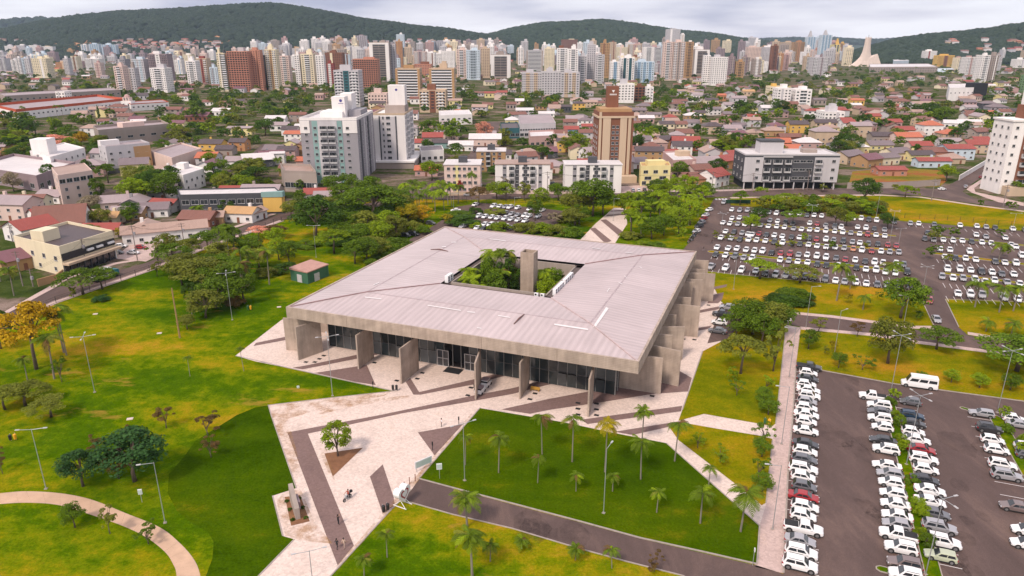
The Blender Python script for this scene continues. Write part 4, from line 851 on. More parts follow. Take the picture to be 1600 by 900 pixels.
# ---- behind the hall
for a in ((495, 372, 15, 17, 'round', 'dark'), (522, 396, 9, 10, 'umbrella', 'bright'), (555, 412, 8, 8, 'round', 'green'), (574, 410, 8.5, 9, 'round', 'green'), (592, 403, 7, 8, 'round', 'olive'), (609, 392, 6, 9, 'bush', 'green'), (583, 352, 16, 22, 'umbrella', 'green'), (609, 366, 9, 10, 'round', 'bright'), (571, 368, 9, 12, 'round', 'olive'), (637, 353, 9, 9, 'round', 'yellow'),
          (661, 348, 7, 9, 'round', 'flower'), (548, 366, 9, 10, 'round', 'green'), (560, 384, 8, 10, 'round', 'green'), (590, 380, 8, 10, 'round', 'bright'), (620, 372, 8, 9, 'tall', 'olive'), (540, 350, 10, 13, 'round', 'dark'), (620, 350, 10, 12, 'round', 'green'), (533, 375, 7, 9, 'round', 'green'), (630, 330, 9, 10, 'round', 'green'), (535, 320, 9, 12, 'round', 'green'),
          (560, 330, 10, 13, 'round', 'green'), (600, 325, 10, 12, 'round', 'green'), (500, 334, 8, 9, 'round', 'dark'), (645, 362, 6, 8, 'bush', 'olive'), (688, 372, 3, 6, 'bush', 'green'), (575, 395, 6, 8, 'umbrella', 'olive'), (660, 365, 4, 6, 'bush', 'green'), (518, 300, 8, 9, 'round', 'green'), (470, 300, 6, 5, 'round', 'green'), (480, 352, 8, 10, 'round', 'green'), (515, 345, 10, 12, 'umbrella', 'olive'), (575, 312, 11, 13, 'round', 'green'), (545, 300, 9, 10, 'round', 'green'), (612, 338, 11, 13, 'umbrella', 'olive'), (560, 352, 9, 12, 'round', 'dark'), (602, 356, 9, 11, 'round', 'dark'), (480, 385, 3, 9, 'bush', 'green'), (530, 380, 4, 10, 'bush', 'dark'), (555, 372, 5, 10, 'bush', 'green'), (600, 372, 5, 10, 'bush', 'olive'), (625, 385, 4, 8, 'bush', 'green'), (640, 345, 5, 9, 'bush', 'olive'), (590, 412, 3.5, 8, 'bush', 'green'), (605, 402, 4, 8, 'bush', 'green'), (455, 340, 7, 8, 'round', 'olive'), (470, 330, 6, 7, 'round', 'green')): tree(*a, place=PB)
for i, a in enumerate(((640, 326, 290), (652, 322, 288), (668, 330, 294), (680, 331, 297), (700, 320, 284), (690, 312, 280), (645, 312, 279), (706, 323, 286), (660, 314, 282), (676, 316, 284), (716, 318, 286), (632, 316, 284), (655, 332, 300), (694, 328, 296))): palm(*a, place='in the palm grove beside the back car park', near=False, tone='bright' if i % 2 else 'palm', size=1.25)
for a in ((790, 313, 8, 8, 'round', 'bright'), (776, 311, 8, 9, 'round', 'bright'), (789, 306, 9, 6, 'sparse', 'grey'), (819, 313, 8, 6, 'tall', 'olive'), (845, 326, 9, 8.5, 'round', 'bright'), (872, 313, 8, 9, 'round', 'green'), (748, 320, 8.5, 9, 'umbrella', 'rust'), (717, 301, 6, 4, 'round', 'red'), (896, 338, 10, 11, 'round', 'olive'), (926, 338, 16, 16, 'round', 'green'), (942, 336, 12, 11, 'round', 'green'), (912, 334, 11, 10, 'round', 'olive'),
          (836, 345, 8, 6.5, 'tall', 'green'), (743, 334, 4.5, 5.5, 'bush', 'dark'), (775, 334, 3.5, 9, 'bush', 'olive'), (829, 362, 5, 9, 'bush', 'olive'), (849, 364, 5, 9, 'bush', 'bright'), (872, 366, 5, 9, 'bush', 'olive'), (892, 369, 5, 8, 'bush', 'green'), (780, 361, 5, 8, 'bush', 'bright'), (898, 353, 7, 11, 'round', 'olive'), (866, 350, 4.5, 6, 'round', 'grey'), (886, 346, 5, 8, 'bush', 'olive'), (812, 360, 4, 6, 'bush', 'olive'), (722, 350, 5, 12, 'bush', 'dark'), (718, 340, 3.5, 12, 'bush', 'green'), (700, 350, 4, 5, 'round', 'yellow'), (905, 350, 7, 8, 'tall', 'green'), (745, 356, 3, 5, 'bush', 'bright')): tree(*a, place=PC)
PD = 'in the grove right of the striped path'
i = 0
for a in ((985, 347), (1000, 350), (1016, 342), (1030, 347), (1046, 342), (1060, 347), (1078, 352), (1090, 340), (1006, 327), (1023, 322), (1041, 320), (1058, 324), (1075, 322), (1095, 324), (1018, 374), (1001, 371), (986, 366), (1037, 368), (1060, 366), (1050, 356), (1026, 307), (1046, 305), (1068, 306), (1080, 310), (975, 336), (993, 334), (1102, 312), (1068, 336), (1030, 333)):
    i += 1
    if i % 4 == 0 or a in ((985, 347), (993, 334)): palm(a[0], a[1], a[1] - 36, place=PD, near=False, tone='bright', size=1.4)
    else: tree(a[0], a[1], 8.5 + (i % 3), 8.5 + (i % 2) * 2, ('round', 'tall', 'umbrella')[i % 3], 'bright' if i % 3 else 'green', place=PD)
tree(1024, 386, 2.8, 7, 'bush', 'green', place='behind the hall roof'); tree(1063, 378, 6, 5, 'tall', 'bright', place='behind the hall roof'); tree(985, 372, 4, 9, 'bush', 'olive', place='behind the hall roof'); tree(1005, 384, 3, 6, 'bush', 'bright', place='behind the hall roof')
# ---- upper car park
PE = 'among the cars of the upper car park'
for a in ((1156, 320, 7, 7, 'umbrella', 'green'), (1184, 349, 7, 8, 'round', 'dark'), (1172, 363, 7.5, 7.5, 'round', 'bright'), (1238, 350, 6.5, 9, 'umbrella', 'green'), (1256, 378, 3.5, 3, 'round', 'bright'), (1305, 352, 8, 9, 'round', 'olive'), (1322, 353, 6, 8, 'round', 'bright'), (1386, 357, 6.5, 8, 'round', 'dark'), (1458, 378, 4.5, 5, 'round', 'olive'), (1462, 368, 4, 5, 'round', 'green'), (1485, 372, 4, 6, 'sparse', 'green'), (1462, 396, 3, 4, 'sparse', 'green'), (1480, 412, 3.5, 4, 'sparse', 'olive'), (1450, 405, 4, 4, 'sparse', 'green'),
          (1187, 436, 6.5, 11.5, 'umbrella', 'bright'), (1250, 442, 6, 10, 'umbrella', 'olive'), (1118, 372, 3, 3, 'sparse', 'olive'), (1140, 378, 3, 3, 'sparse', 'olive'), (1215, 392, 3, 3.5, 'sparse', 'olive'), (1235, 388, 3, 3.5, 'sparse', 'olive'), (1300, 392, 3.4, 4, 'sparse', 'green'), (1350, 392, 3, 3, 'sparse', 'olive'), (1560, 372, 3.4, 4, 'sparse', 'green'), (1570, 402, 4, 4, 'sparse', 'olive')): tree(*a, place=PE)
for a in ((1307, 470, 408), (1388, 462, 406), (1560, 408, 376)): palm(*a, place=PE, size=1.35)
PF = 'along the upper edge of the upper car park'
for k, a in enumerate(((1190, 327), (1203, 326), (1218, 329), (1235, 330), (1248, 328), (1262, 331), (1280, 331), (1295, 331), (1312, 332), (1330, 333), (1345, 333), (1362, 334), (1372, 332), (1226, 322), (1272, 322), (1300, 322), (1322, 323), (1340, 322), (1250, 320))): tree(a[0], a[1], 5.2 + (k % 3), 8.5 + (k % 2) * 2, ('round', 'umbrella', 'bush')[k % 3], ('olive', 'bright', 'green')[k % 3], place=PF)
tree(1349, 318, 12, 14, 'round', 'dark', place=PF, desc='big dark round-crowned tree'); tree(1189, 311, 6, 7.5, 'umbrella', 'bright', place='beside the far street'); tree(1414, 308, 6, 9, 'umbrella', 'bright', 'beside the far street'); tree(1398, 305, 5.5, 6, 'umbrella', 'olive', 'beside the far street'); tree(1428, 311, 5, 4.5, 'sparse', 'bright', 'beside the far street'); tree(1286, 300, 4, 6, 'sparse', 'olive', 'beside the far street'); tree(1532, 327, 4, 3.5, 'sparse', 'green', 'beside the far street'); tree(1580, 330, 4, 6, 'sparse', 'green', 'beside the far street')
# ---- lawns east of the hall
PH = 'on the golden lawn right of the hall'
tree(1407, 497, 11.5, 12.5, 'round', 'green', PH, desc='big dense dark green round tree'); tree(1387, 568, 11, 11, 'round', 'olive', PH); tree(1463, 546, 6, 9, 'umbrella', 'green', PH); tree(1588, 580, 9, 16, 'umbrella', 'green', PH); tree(1612, 575, 8, 12, 'umbrella', 'green', PH)
for a in ((1279, 519, 4.5, 6, 'sparse', 'olive'), (1339, 526, 4.5, 5, 'sparse', 'rust'), (1310, 575, 4, 3.6, 'round', 'green'), (1347, 578, 3.4, 5, 'sparse', 'green'), (1441, 602, 2.8, 4.0, 'sparse', 'green'), (1486, 598, 3.2, 3.6, 'round', 'bright'), (1530, 606, 3.4, 3.8, 'round', 'bright'), (1578, 610, 3.8, 4.4, 'round', 'green'), (1263, 545, 5, 5.0, 'round', 'green'), (1325, 474, 3, 3, 'sparse', 'yellow'), (1302, 552, 3, 2.6, 'sparse', 'yellow'), (1372, 470, 2.6, 2, 'sparse', 'green'), (1436, 502, 2.6, 3, 'sparse', 'green'), (1594, 552, 4, 5, 'round', 'green'), (1290, 556, 2.5, 2, 'sparse', 'olive')): tree(*a, place=PH)
for k, (a, w) in enumerate((((1212, 472), 7), ((1225, 474), 8), ((1238, 475), 8), ((1250, 476), 7), ((1232, 466), 8), ((1245, 468), 8), ((1255, 470), 6))): tree(a[0], a[1], 3.4 + (k > 3) * 1.2, w, 'bush', 'dark' if k < 4 else 'green', place='in the hedge mound right of the hall')
palm(1348, 484, 458, place=PH, size=.9); palm(1328, 452, 430, place=PH, size=.7)
for a in ((1523, 480, 436), (1561, 488, 442), (1583, 486, 442), (1540, 518, 496), (1580, 522, 500)): palm(*a, place='on the lawn right of the exit road', size=1.35 if a[1] < 500 else .9)
PI = 'between the hall and the long walkway'
for a in ((1150, 527, 8, 9, 'round', 'green'), (1176, 522, 8.5, 11, 'round', 'green'), (1202, 523, 9, 10, 'round', 'olive'), (1217, 520, 8, 8, 'round', 'green'), (1190, 536, 7.5, 9, 'round', 'green'), (1165, 512, 8, 9, 'round', 'green'), (1157, 584, 10, 9.5, 'umbrella', 'olive'), (1208, 580, 9.5, 8, 'sparse', 'olive'), (1143, 596, 3.4, 3, 'sparse', 'bright'), (1151, 618, 3.8, 3.8, 'sparse', 'green'), (1197, 612, 3.6, 4.2, 'sparse', 'bright'), (1193, 632, 3.8, 4.4, 'round', 'green'), (1200, 648, 3.6, 4.6, 'round', 'green')): tree(*a, place=PI)
PJ = 'on the lawn between two white paths'
for a in ((1090, 700, 3.0, 3.6, 'sparse', 'bright'), (1125, 722, 2.8, 4.0, 'sparse', 'bright'), (1193, 694, 4.4, 4.4, 'sparse', 'green'), (1190, 714, 3.8, 4.0, 'round', 'green'), (1185, 748, 3.8, 4.0, 'sparse', 'green'), (1191, 768, 3.6, 3.8, 'round', 'green')): tree(*a, place=PJ)
# ---- palms of the dark lawn, of the front lawn
for k, a in enumerate(((847, 710, 642), (894, 722, 648), (945, 738, 652), (1001, 749, 684), (1054, 721, 655), (840, 755, 710), (900, 768, 737), (1026, 801, 764), (957, 768, 738), (1094, 818, 762), (1157, 831, 758), (1107, 760, 726), (779, 739, 676), (727, 727, 678), (1003, 690, 635))): palm(*a, place='on the dark triangular lawn before the hall', tone='yellow' if a[0] == 945 else 'palm', size=(.84 if a[1] - a[2] > 50 else .55) * (1.35 if a[0] == 1157 else 1), desc='yellowing palm tree with drooping fronds' if a[0] == 945 else None)
for a in ((730, 824, 768), (738, 902, 828), (605, 871, 832), (766, 877, 846), (815, 857, 838), (899, 875, 850), (956, 888, 855), (569, 903, 868)): palm(*a, place='on the yellowing front lawn below the driveway', size=1.0 if a[1] - a[2] > 50 else .55)
tree(1022, 893, 2.8, 3.2, 'sparse', 'rust', 'on the yellowing front lawn below the driveway')
tree(528, 713, 6.2, 5.8, 'tall', 'bright', 'in the triangular bed of the forecourt', desc='bright green leafy tree')
for a in ((448, 784), (453, 797), (457, 813), (467, 780), (473, 794), (478, 810)): tree(a[0], a[1], .55, .8, 'bush', 'dark', 'in the bed around the stone monument', desc='tiny dark green plant')
# shrubs on the car park islands
for k, (x, y) in enumerate(((1390, 632), (1397, 625), (1399, 655), (1404, 668), (1408, 690), (1409, 708), (1424, 755), (1432, 800), (1441, 806), (1446, 855), (1440, 842), (1567, 655), (1572, 675), (1594, 710), (1600, 695))): tree(x, y, 2.3 + .3 * (k % 3), 2.6, 'round' if k % 2 else 'bush', 'bright' if k % 3 else 'green', 'on the grass strip between the parked cars', size=False)
# ---- courtyard
def ctree(x, y, *a, **k): tree(0, 0, *a, at=WC(x, y), place='in the courtyard of the hall', z=0.5, **k)
for a in ((-4, -5, 14, 9, 'round', 'green'), (-8, 3, 15.5, 8, 'round', 'green'), (-3, 3, 15, 8, 'tall', 'dark'), (8, 6, 13.6, 7, 'round', 'green'), (9, 0, 12.6, 7, 'round', 'bright'), (5.5, 8.5, 12, 7, 'round', 'olive'), (-5, 8, 13, 7, 'tall', 'rust'), (8, -6, 9, 7, 'round', 'green'), (-9, -2, 12.5, 6, 'round', 'green'), (-1, -8, 11, 6, 'round', 'dark'), (4, -8, 8.5, 6, 'round', 'green')): ctree(*a[:2], *a[2:])
for x, y, h, s, t in ((-9, -8, 13.6, 1.3, 'bright'), (-11, -4, 14.6, 1.2, 'bright'), (-9.5, 5, 17, 1.4, 'bright'), (-5, 6, 17.5, 1.4, 'palm'), (-6, -9.5, 12.6, 1.1, 'bright'), (6, 5, 13.5, 1.3, 'bright'), (-3, -1, 14.4, 1.2, 'palm')):
    palm(0, 0, 0, 'in the courtyard of the hall', tone=t, at=WC(x, y), h=h, size=s)
# ================================================================== CARS
PAINT = dict(w=('white', (0.78, 0.77, 0.78)), s=('silver', (0.40, 0.39, 0.41)), g=('dark grey', (0.055, 0.055, 0.062)), k=('black', (0.018, 0.018, 0.020)), r=('red', (0.38, 0.028, 0.035)), b=('dark blue', (0.018, 0.045, 0.085)), o=('orange', (0.50, 0.19, 0.08)), e=('pale green', (0.42, 0.45, 0.33)), n=('brownish silver', (0.22, 0.17, 0.165)), m=('mid grey', (0.15, 0.15, 0.165)))
for k, (nm, c) in PAINT.items(): mat('car_paint_' + k, c, 0.28, 0.03, 3.0, metal=0.0 if k in 'weo' else 0.35, spec=0.5, coat=0.5)
M_TYRE = mat('tyre', (0.018, 0.018, 0.019), 0.85, 0.2, 5); M_RIM = mat('wheel_rim', (0.30, 0.30, 0.31), 0.35, 0.1, 5, metal=0.6)
M_CGL = mat('car_glass', (0.022, 0.026, 0.032), 0.08, 0.1, 1, spec=0.8); M_LAMP = mat('lamp_lens', (0.55, 0.55, 0.58), 0.15, 0.05, 1); M_TAIL = mat('tail_lens', (0.30, 0.012, 0.015), 0.2, 0.05, 1); M_TRIM = mat('black_trim', (0.025, 0.025, 0.027), 0.7, 0.1, 3)
def car_geo(kind):
    """parts of a car, nose to +x; returns dict name -> list of (MB, mats)"""
    # L, W, belt z, roof z, cabin: base rear x, roof rear x, roof front x, base front x ; hood end z, tail z
    S = dict(hatch=(3.95, 1.72, .93, 1.50, -1.88, -1.35, .30, 1.02, .74, .90), sedan=(4.45, 1.76, .92, 1.45, -1.55, -.85, .42, 1.12, .72, .94), suv=(4.4, 1.84, 1.05, 1.66, -2.08, -1.72, .38, 1.05, .88, 1.0),
             pickup=(5.2, 1.86, 1.08, 1.76, -.62, -.48, .72, 1.32, .95, 1.06), van=(6.6, 2.02, 1.25, 2.72, -3.2, -3.12, 1.75, 2.45, 1.02, 1.25), estate=(4.2, 1.66, .90, 1.42, -1.98, -1.72, .20, .88, .76, .88))[kind]
    L, W, zb, zr, xa, xb, xc, xd, zh, zt = S; hw = W / 2; x0, x1 = -L / 2, L / 2
    st = [(x0, .62, .80, .38), (x0 + .06, zt - .08, .90, .30), (x0 + .30, zt, .97, .24), (xa + .05, zb if kind not in ('sedan',) else zb - .0, 1.0, .24), ((xa + xd) / 2, zb, 1.0, .22), (xd - .02, zb - .01, 1.0, .22), (x1 - .62, zh + .06, .98, .24), (x1 - .22, zh - .02, .92, .26), (x1 - .05, zh - .16, .82, .30), (x1, zh - .30, .72, .38)]
    if kind == 'pickup': st[2] = (x0 + .3, zt, .98, .3); 
    body = MB(); k = 10
    for (x, zt_, f, zl) in st:
        w = hw * f
        ring = [(-w * .86, zl), (-w * .98, zl + .12), (-w, zl + (zt_ - zl) * .55), (-w * .965, zt_ - .07), (-w * .86, zt_), (w * .86, zt_), (w * .965, zt_ - .07), (w, zl + (zt_ - zl) * .55), (w * .98, zl + .12), (w * .86, zl)]
        body.v += [(x, a, b) for a, b in ring]
    for i in range(len(st) - 1):
        for j in range(k): a, b = i * k + j, i * k + (j + 1) % k; body.f.append((a, a + k, b + k, b)); body.m.append(0)
    body.f.append(tuple(range(k))); body.m.append(0); body.f.append(tuple(reversed(range((len(st) - 1) * k, len(st) * k)))); body.m.append(0)
    # cabin shell
    wb, wr = hw * .93, hw * (.74 if kind != 'van' else .86); cs = [(xa, zb - .02, wb, zb - .03), (xb, zr - .03, wr, zb - .02), ((xb + xc) / 2, zr + .02, wr * 1.02, zb - .02), (xc, zr - .02, wr, zb - .02), (xd, zb - .03, wb, zb - .04)]
    n0 = len(body.v)
    for (x, zt_, w, zl) in cs: body.v += [(x, -wb, zl), (x, -(w + .03), zt_ - .07 if zt_ > zb + .1 else zt_), (x, -(w - .09), zt_), (x, w - .09, zt_), (x, w + .03, zt_ - .07 if zt_ > zb + .1 else zt_), (x, wb, zl)]
    for i in range(len(cs) - 1):
        for j in range(5): a = n0 + i * 6 + j; body.f.append((a, a + 6, a + 7, a + 1)); body.m.append(0)
    # dark sills, bumpers, arches, number plate, mirrors
    for s in (-1, 1):
        body.box(0, s * (hw - .03), .20, L * .5, .10, .14, 0, 1, True)
        body.prism([(xd - .42, s * (hw + .02)), (xd - .22, s * (hw + .02)), (xd - .20, s * (hw + .17)), (xd - .36, s * (hw + .17))], zb - .02, zb + .13, 0, True, True)
    body.box(x1 - .02, 0, .40, .06, W * .50, .16, 0, 1, True); body.box(x0 + .01, 0, .30, .06, W * .66, .14, 0, 1, True); body.box(x1 + .012, 0, .42, .02, .40, .11, 0, 2, True); body.box(x0 - .025, 0, .56, .02, .40, .11, 0, 2, True)
    wr_ = .33 if kind in ('hatch', 'sedan', 'estate') else .38; wx = (x0 + .80 if kind != 'van' else x0 + 1.35, x1 - .82)
    for x in wx:
        for s in (-1, 1): body.disc((x, s * (hw + .004), wr_ + .03), wr_ + .07, 'y+' if s > 0 else 'y-', 12, 1)
    if kind == 'pickup':
        body.box((x0 + .10 + xa) / 2, 0, zt + .005, (xa - x0) - .20, W * .80, .03, 0, 1)
    if kind == 'suv':
        for s in (-1, 1): body.box(-.6, s * (wr - .02), zr + .02, 1.7, .04, .05, 0, 1)
    P = {'body': body}
    # glass
    def lerp(a, b, t): return a + (b - a) * t
    def gl(name, P4): m = MB(); m.quad(*P4); P.setdefault(name, []).append(m)
    zl, zu = zb + .03, zr - .10
    xw0, xw1 = lerp(xd, xc, .04), lerp(xd, xc, .93)
    e = .014
    gl('windscreen', [(lerp(xd, xc, .06) + e, -wb * .93, lerp(zb, zr, .06) + e), (lerp(xd, xc, .06) + e, wb * .93, lerp(zb, zr, .06) + e), (lerp(xd, xc, .93) + e, wr * .90, lerp(zb, zr, .93) + e), (lerp(xd, xc, .93) + e, -wr * .90, lerp(zb, zr, .93) + e)])
    gl('rear_window', [(lerp(xa, xb, .12) - e, wb * .90, lerp(zb, zr, .12) + e), (lerp(xa, xb, .12) - e, -wb * .90, lerp(zb, zr, .12) + e), (lerp(xa, xb, .90) - e, -wr * .88, lerp(zb, zr, .90) + e), (lerp(xa, xb, .90) - e, wr * .88, lerp(zb, zr, .90) + e)])
    nwin = 2 if kind != 'van' else 3
    for s in (-1, 1):
        m = MB()
        A, B = lerp(xa, xb, .35) + .10, lerp(xd, xc, .30) - .12; Au, Bu = xb + .10, xc - .04
        for i in range(nwin):
            t0, t1 = i / nwin + .025, (i + 1) / nwin - .025; yb, yu = s * (lerp(wb, wr + .03, .16) + e), s * (lerp(wb, wr + .03, .86) + e)
            zl, zu = lerp(zb, zr - .07, .14), lerp(zb, zr - .07, .88)
            if kind == 'van': zl, zu = lerp(zb, zr, .18), lerp(zb, zr, .62); yb, yu = s * (wb * .985 + e), s * (lerp(wb, wr, .62) + .022 + e)
            q = [(lerp(A, B, t0), yb, zl), (lerp(A, B, t1), yb, zl), (lerp(Au, Bu, t1), yu, zu), (lerp(Au, Bu, t0), yu, zu)]
            m.quad(*(q if s < 0 else q[::-1]))
        P.setdefault('side_window', []).append(m)
    for s in (-1, 1):
        m = MB(); m.prism([(x1 - .34, s * hw * .93), (x1 - .06, s * hw * .80), (x1 + .005, s * hw * .60), (x1 - .12, s * hw * .58)], zh - .27, zh - .10, 0, True, True); P.setdefault('headlight', []).append(m)
        m = MB(); m.prism([(x0 + .20, s * hw * .965), (x0 - .015, s * hw * .84), (x0 - .012, s * hw * .58), (x0 + .12, s * hw * .60)], zt - .30, zt - .10, 0, True, True); P.setdefault('tail_light', []).append(m)
    wh = MB(); wh.tube([(0, -.10, 0), (0, .10, 0)], wr_, 14, 0); wh.disc((0, -.106, 0), wr_ * .62, 'y-', 10, 1); wh.disc((0, .106, 0), wr_ * .62, 'y+', 10, 1)
    return P, wh, wx, wr_, hw
GM = {'windscreen': M_CGL, 'rear_window': M_CGL, 'side_window': M_CGL, 'headlight': M_LAMP, 'tail_light': M_TAIL}
CARK = {}
for kind in ('hatch', 'sedan', 'suv', 'pickup', 'van', 'estate'):
    P, wh, wx, wr_, hw = car_geo(kind); d = {}
    d['body'] = P['body'].mesh('body', [MATS['car_paint_w'], M_TRIM, M_WHITE])
    ns = 24 * 0
    for nm in GM: d[nm] = [m.mesh(nm, [GM[nm]]) for m in P[nm]]
    d['wheel'] = wh.mesh('wheel', [M_TYRE, M_RIM]); d['wx'] = wx; d['wr'] = wr_; d['hw'] = hw
    one = MB(); one.v = list(P['body'].v); one.f = list(P['body'].f); one.m = list(P['body'].m)
    mi = {'windscreen': 3, 'rear_window': 3, 'side_window': 3, 'headlight': 4, 'tail_light': 5}
    for nm in GM:
        for m in P[nm]:
            b = len(one.v); one.v += m.v; one.f += [tuple(b + q for q in f) for f in m.f]; one.m += [mi[nm]] * len(m.f)
    for x in wx:
        for s in (-1, 1):
            b = len(one.v); one.v += [(v[0] + x, v[1] + s * (hw - .10), v[2] + wr_) for v in wh.v]; one.f += [tuple(b + q for q in f) for f in wh.f]; one.m += [6 if q else 7 for q in wh.m]
    d['one'] = one.mesh('parked_car', [MATS['car_paint_w'], M_TRIM, M_WHITE, M_CGL, M_LAMP, M_TAIL, M_RIM, M_TYRE]); CARK[kind] = d
KN = dict(hatch='hatchback', sedan='saloon car', suv='off-roader', pickup='pickup truck', van='passenger minibus', estate='estate car')
crr = random.Random(3)
def car(x, y, yaw, col, kind, place, near, order='x', desc=None, name='parked_car'):
    d = CARK[kind]; pm = MATS['car_paint_' + col]; yaw += crr.uniform(-.02, .02)
    if near:
        r = empty(name, (x, y, .05), yaw); q = crr.uniform(.95, 1.06); r.scale = (q, crr.uniform(.97, 1.02), crr.uniform(.95, 1.05))
        def slot(o): o.material_slots[0].link = 'OBJECT'; o.material_slots[0].material = pm
        slot(link('body', d['body'], r))
        for nm in GM:
            for m in d[nm]: link(nm, m, r)
        for q in d['wx']:
            for s in (-1, 1): link('wheel', d['wheel'], r, (q, s * (d['hw'] - .10), d['wr']))
    else:
        r = link(name, d['one'], None, (x, y, .05), yaw); r.material_slots[0].link = 'OBJECT'; r.material_slots[0].material = pm
    thing(r, desc or f'{PAINT[col][0]} {KN[kind]}', place, 'van' if kind == 'van' else 'pickup' if kind == 'pickup' else 'car', order=order)
    return r
BY = CYAW   # the car parks follow the hall's axes
def near_row(data, place, yaw, o=(1180, 540), sc=.4):
    for it in data:
        x, y, c, k = it[:4]; yw = yaw + (math.pi if len(it) > 4 else 0); X, Y = G(o[0] + x * sc, o[1] + y * sc, .75); car(X, Y, yw, c, k, place, True, order='y')
near_row([(210, 82, 'g', 'pickup'), (208, 105, 'w', 'hatch'), (205, 127, 'g', 'sedan'), (200, 148, 'w', 'hatch'), (208, 171, 'w', 'sedan'), (212, 195, 'w', 'suv'), (203, 216, 's', 'hatch'), (200, 241, 'w', 'hatch'), (200, 267, 'w', 'sedan'), (200, 294, 'w', 'hatch'), (198, 330, 'w', 'sedan'), (197, 381, 'g', 'sedan'), (195, 411, 'w', 'hatch'), (193, 441, 'm', 'hatch'), (188, 479, 'w', 'suv'), (188, 510, 'w', 'hatch'), (192, 548, 'm', 'hatch'), (190, 586, 'r', 'sedan'), (195, 625, 'w', 'hatch'), (188, 661, 'w', 'hatch'), (188, 711, 'w', 'pickup'), (176, 757, 's', 'sedan'), (180, 804, 'w', 'suv'), (175, 853, 'w', 'suv')], 'in the row along the long walkway', BY)
near_row([(460, 197, 'w', 'pickup'), (485, 232, 'w', 'suv'), (488, 256, 'm', 'sedan'), (488, 283, 'w', 'suv'), (498, 316, 'w', 'hatch'), (500, 367, 'g', 'sedan'), (512, 403, 'w', 'suv'), (515, 465, 'w', 'sedan'), (528, 498, 's', 'hatch'), (532, 532, 'w', 'hatch'), (540, 575, 'w', 'hatch'), (548, 617, 'w', 'sedan'), (555, 661, 'w', 'sedan'), (553, 694, 's', 'hatch'), (560, 737, 'w', 'pickup'), (570, 788, 'w', 'suv'), (585, 850, 'n', 'suv'), (590, 895, 'w', 'suv')], 'in the row left of the grass strip', BY + math.pi)
near_row([(608, 217, 'm', 'hatch', 1), (612, 272, 'b', 'suv'), (617, 301, 'g', 'sedan'), (618, 333, 'w', 'hatch'), (630, 366, 'w', 'sedan'), (648, 402, 'r', 'sedan'), (658, 441, 'w', 'suv'), (668, 480, 'w', 'hatch'), (662, 520, 'g', 'sedan'), (683, 563, 'w', 'sedan'), (683, 606, 'w', 'sedan'), (700, 652, 'm', 'sedan'), (720, 707, 's', 'suv'), (735, 764, 'w', 'suv'), (725, 818, 'e', 'estate', 1)], 'in the row right of the grass strip', BY)
near_row([(885, 262, 's', 'estate', 1), (915, 322, 'g', 'suv'), (928, 366, 'w', 'hatch'), (945, 404, 'w', 'hatch'), (967, 463, 'w', 'suv'), (983, 505, 's', 'suv')], 'in the row near the right edge', BY)
near_row([(1010, 282, 'w', 'hatch'), (1032, 305, 's', 'sedan'), (1062, 395, 'w', 'hatch'), (1068, 425, 'm', 'hatch')], 'behind the second grass strip at the right edge', BY)
near_row([(1020, 627, 'n', 'sedan', 1), (1062, 720, 'w', 'hatch', 1), (1062, 772, 'w', 'hatch', 1)], 'standing alone at the right edge of the lower car park', BY)
X, Y = G(1437, 597, 1.2); car(X, Y, BY + math.pi, 'w', 'van', 'at the top of the lower car park', True, desc='white high-roofed passenger minibus')
near_row([(215, 224, 's', 'suv', 1), (185, 263, 'g', 'pickup', 1), (165, 310, 'w', 'hatch', 1), (155, 359, 'm', 'sedan', 1)], 'in the bay at the right side of the hall', BY, (1080, 420), .2667)
# small rows, seen nose or tail on
def far_row(s, place, o, sc, yaw, pick='hhsuhhsvh'):
    for it in s.split(';'):
        a = it.strip().split(','); x, y, c = float(a[0]), float(a[1][:-1]), a[1][-1]; X, Y = G(o[0] + x * sc, o[1] + y * sc, .7)
        kind = 'pickup' if len(a) > 2 and a[2] == 'p' else crr.choice(('hatch', 'hatch', 'sedan', 'suv', 'hatch', 'sedan'))
        if c == 'w' and crr.random() < .10: c = 's'
        if c == 'g' and crr.random() < .4: c = 'k' if crr.random() < .3 else 'm'
        car(X, Y, yaw, c, kind, place, False)
UY = BY - math.pi / 2 - .10
A = ((1080, 300), .125); B = ((1260, 320), .15552); C3 = ((1420, 330), .16667); D4 = ((1080, 370), .125)
def rowz(place, *parts):
    for s, (o, sc) in parts: far_row(s, place, o, sc, UY)
rowz('in the farthest row of the upper car park', ('508,222w;608,230s;705,228s;785,242w;873,252w;975,257w;1065,267w;1158,270g;1250,270w;1355,280w;1448,291g;1538,292w', A), ('153,112w;395,133w;473,135w;550,137w;627,149g;705,156w;885,170g', B))
rowz('in the second row of the upper car park', ('510,330w;602,324w;703,338g;785,345g;985,357s;1080,367w;1180,375g;1270,390g;1482,390w;1575,397r', A), ('195,205w;285,215g;350,225w;515,223w;598,232w;683,239g;785,249w', B))
rowz('in the third row of the upper car park', ('400,382w;483,395w;585,399w;675,402w;780,402w;870,415s;967,427w;1070,432w;1167,442w;1280,455w;1380,464w;1482,470w;1575,477w', A), ('195,262w;285,267w;365,275w;447,282w;535,290w;615,297r;700,302w;787,310w', B))
rowz('in the fourth row of the upper car park', ('432,492w;537,499g;637,512s;712,524w;762,529w;848,522r;942,532g;1040,542w;1140,552w;1255,560g;1355,567w;1475,577g;1567,592r', A), ('197,347w;273,360w;370,364g;463,374s;537,380w;622,390g;718,392g;817,402r;903,409r', B))
rowz('in the fifth row of the upper car park', ('373,567w;498,577w;610,592g;718,595w;817,602w;930,609w;1040,624g;1142,632w;1258,637g;1358,647g;1468,657w;1575,672w', A), ('200,422w;290,424w;380,434s;470,442o;558,454w;655,462r;750,467w;837,474w;928,477w', B))
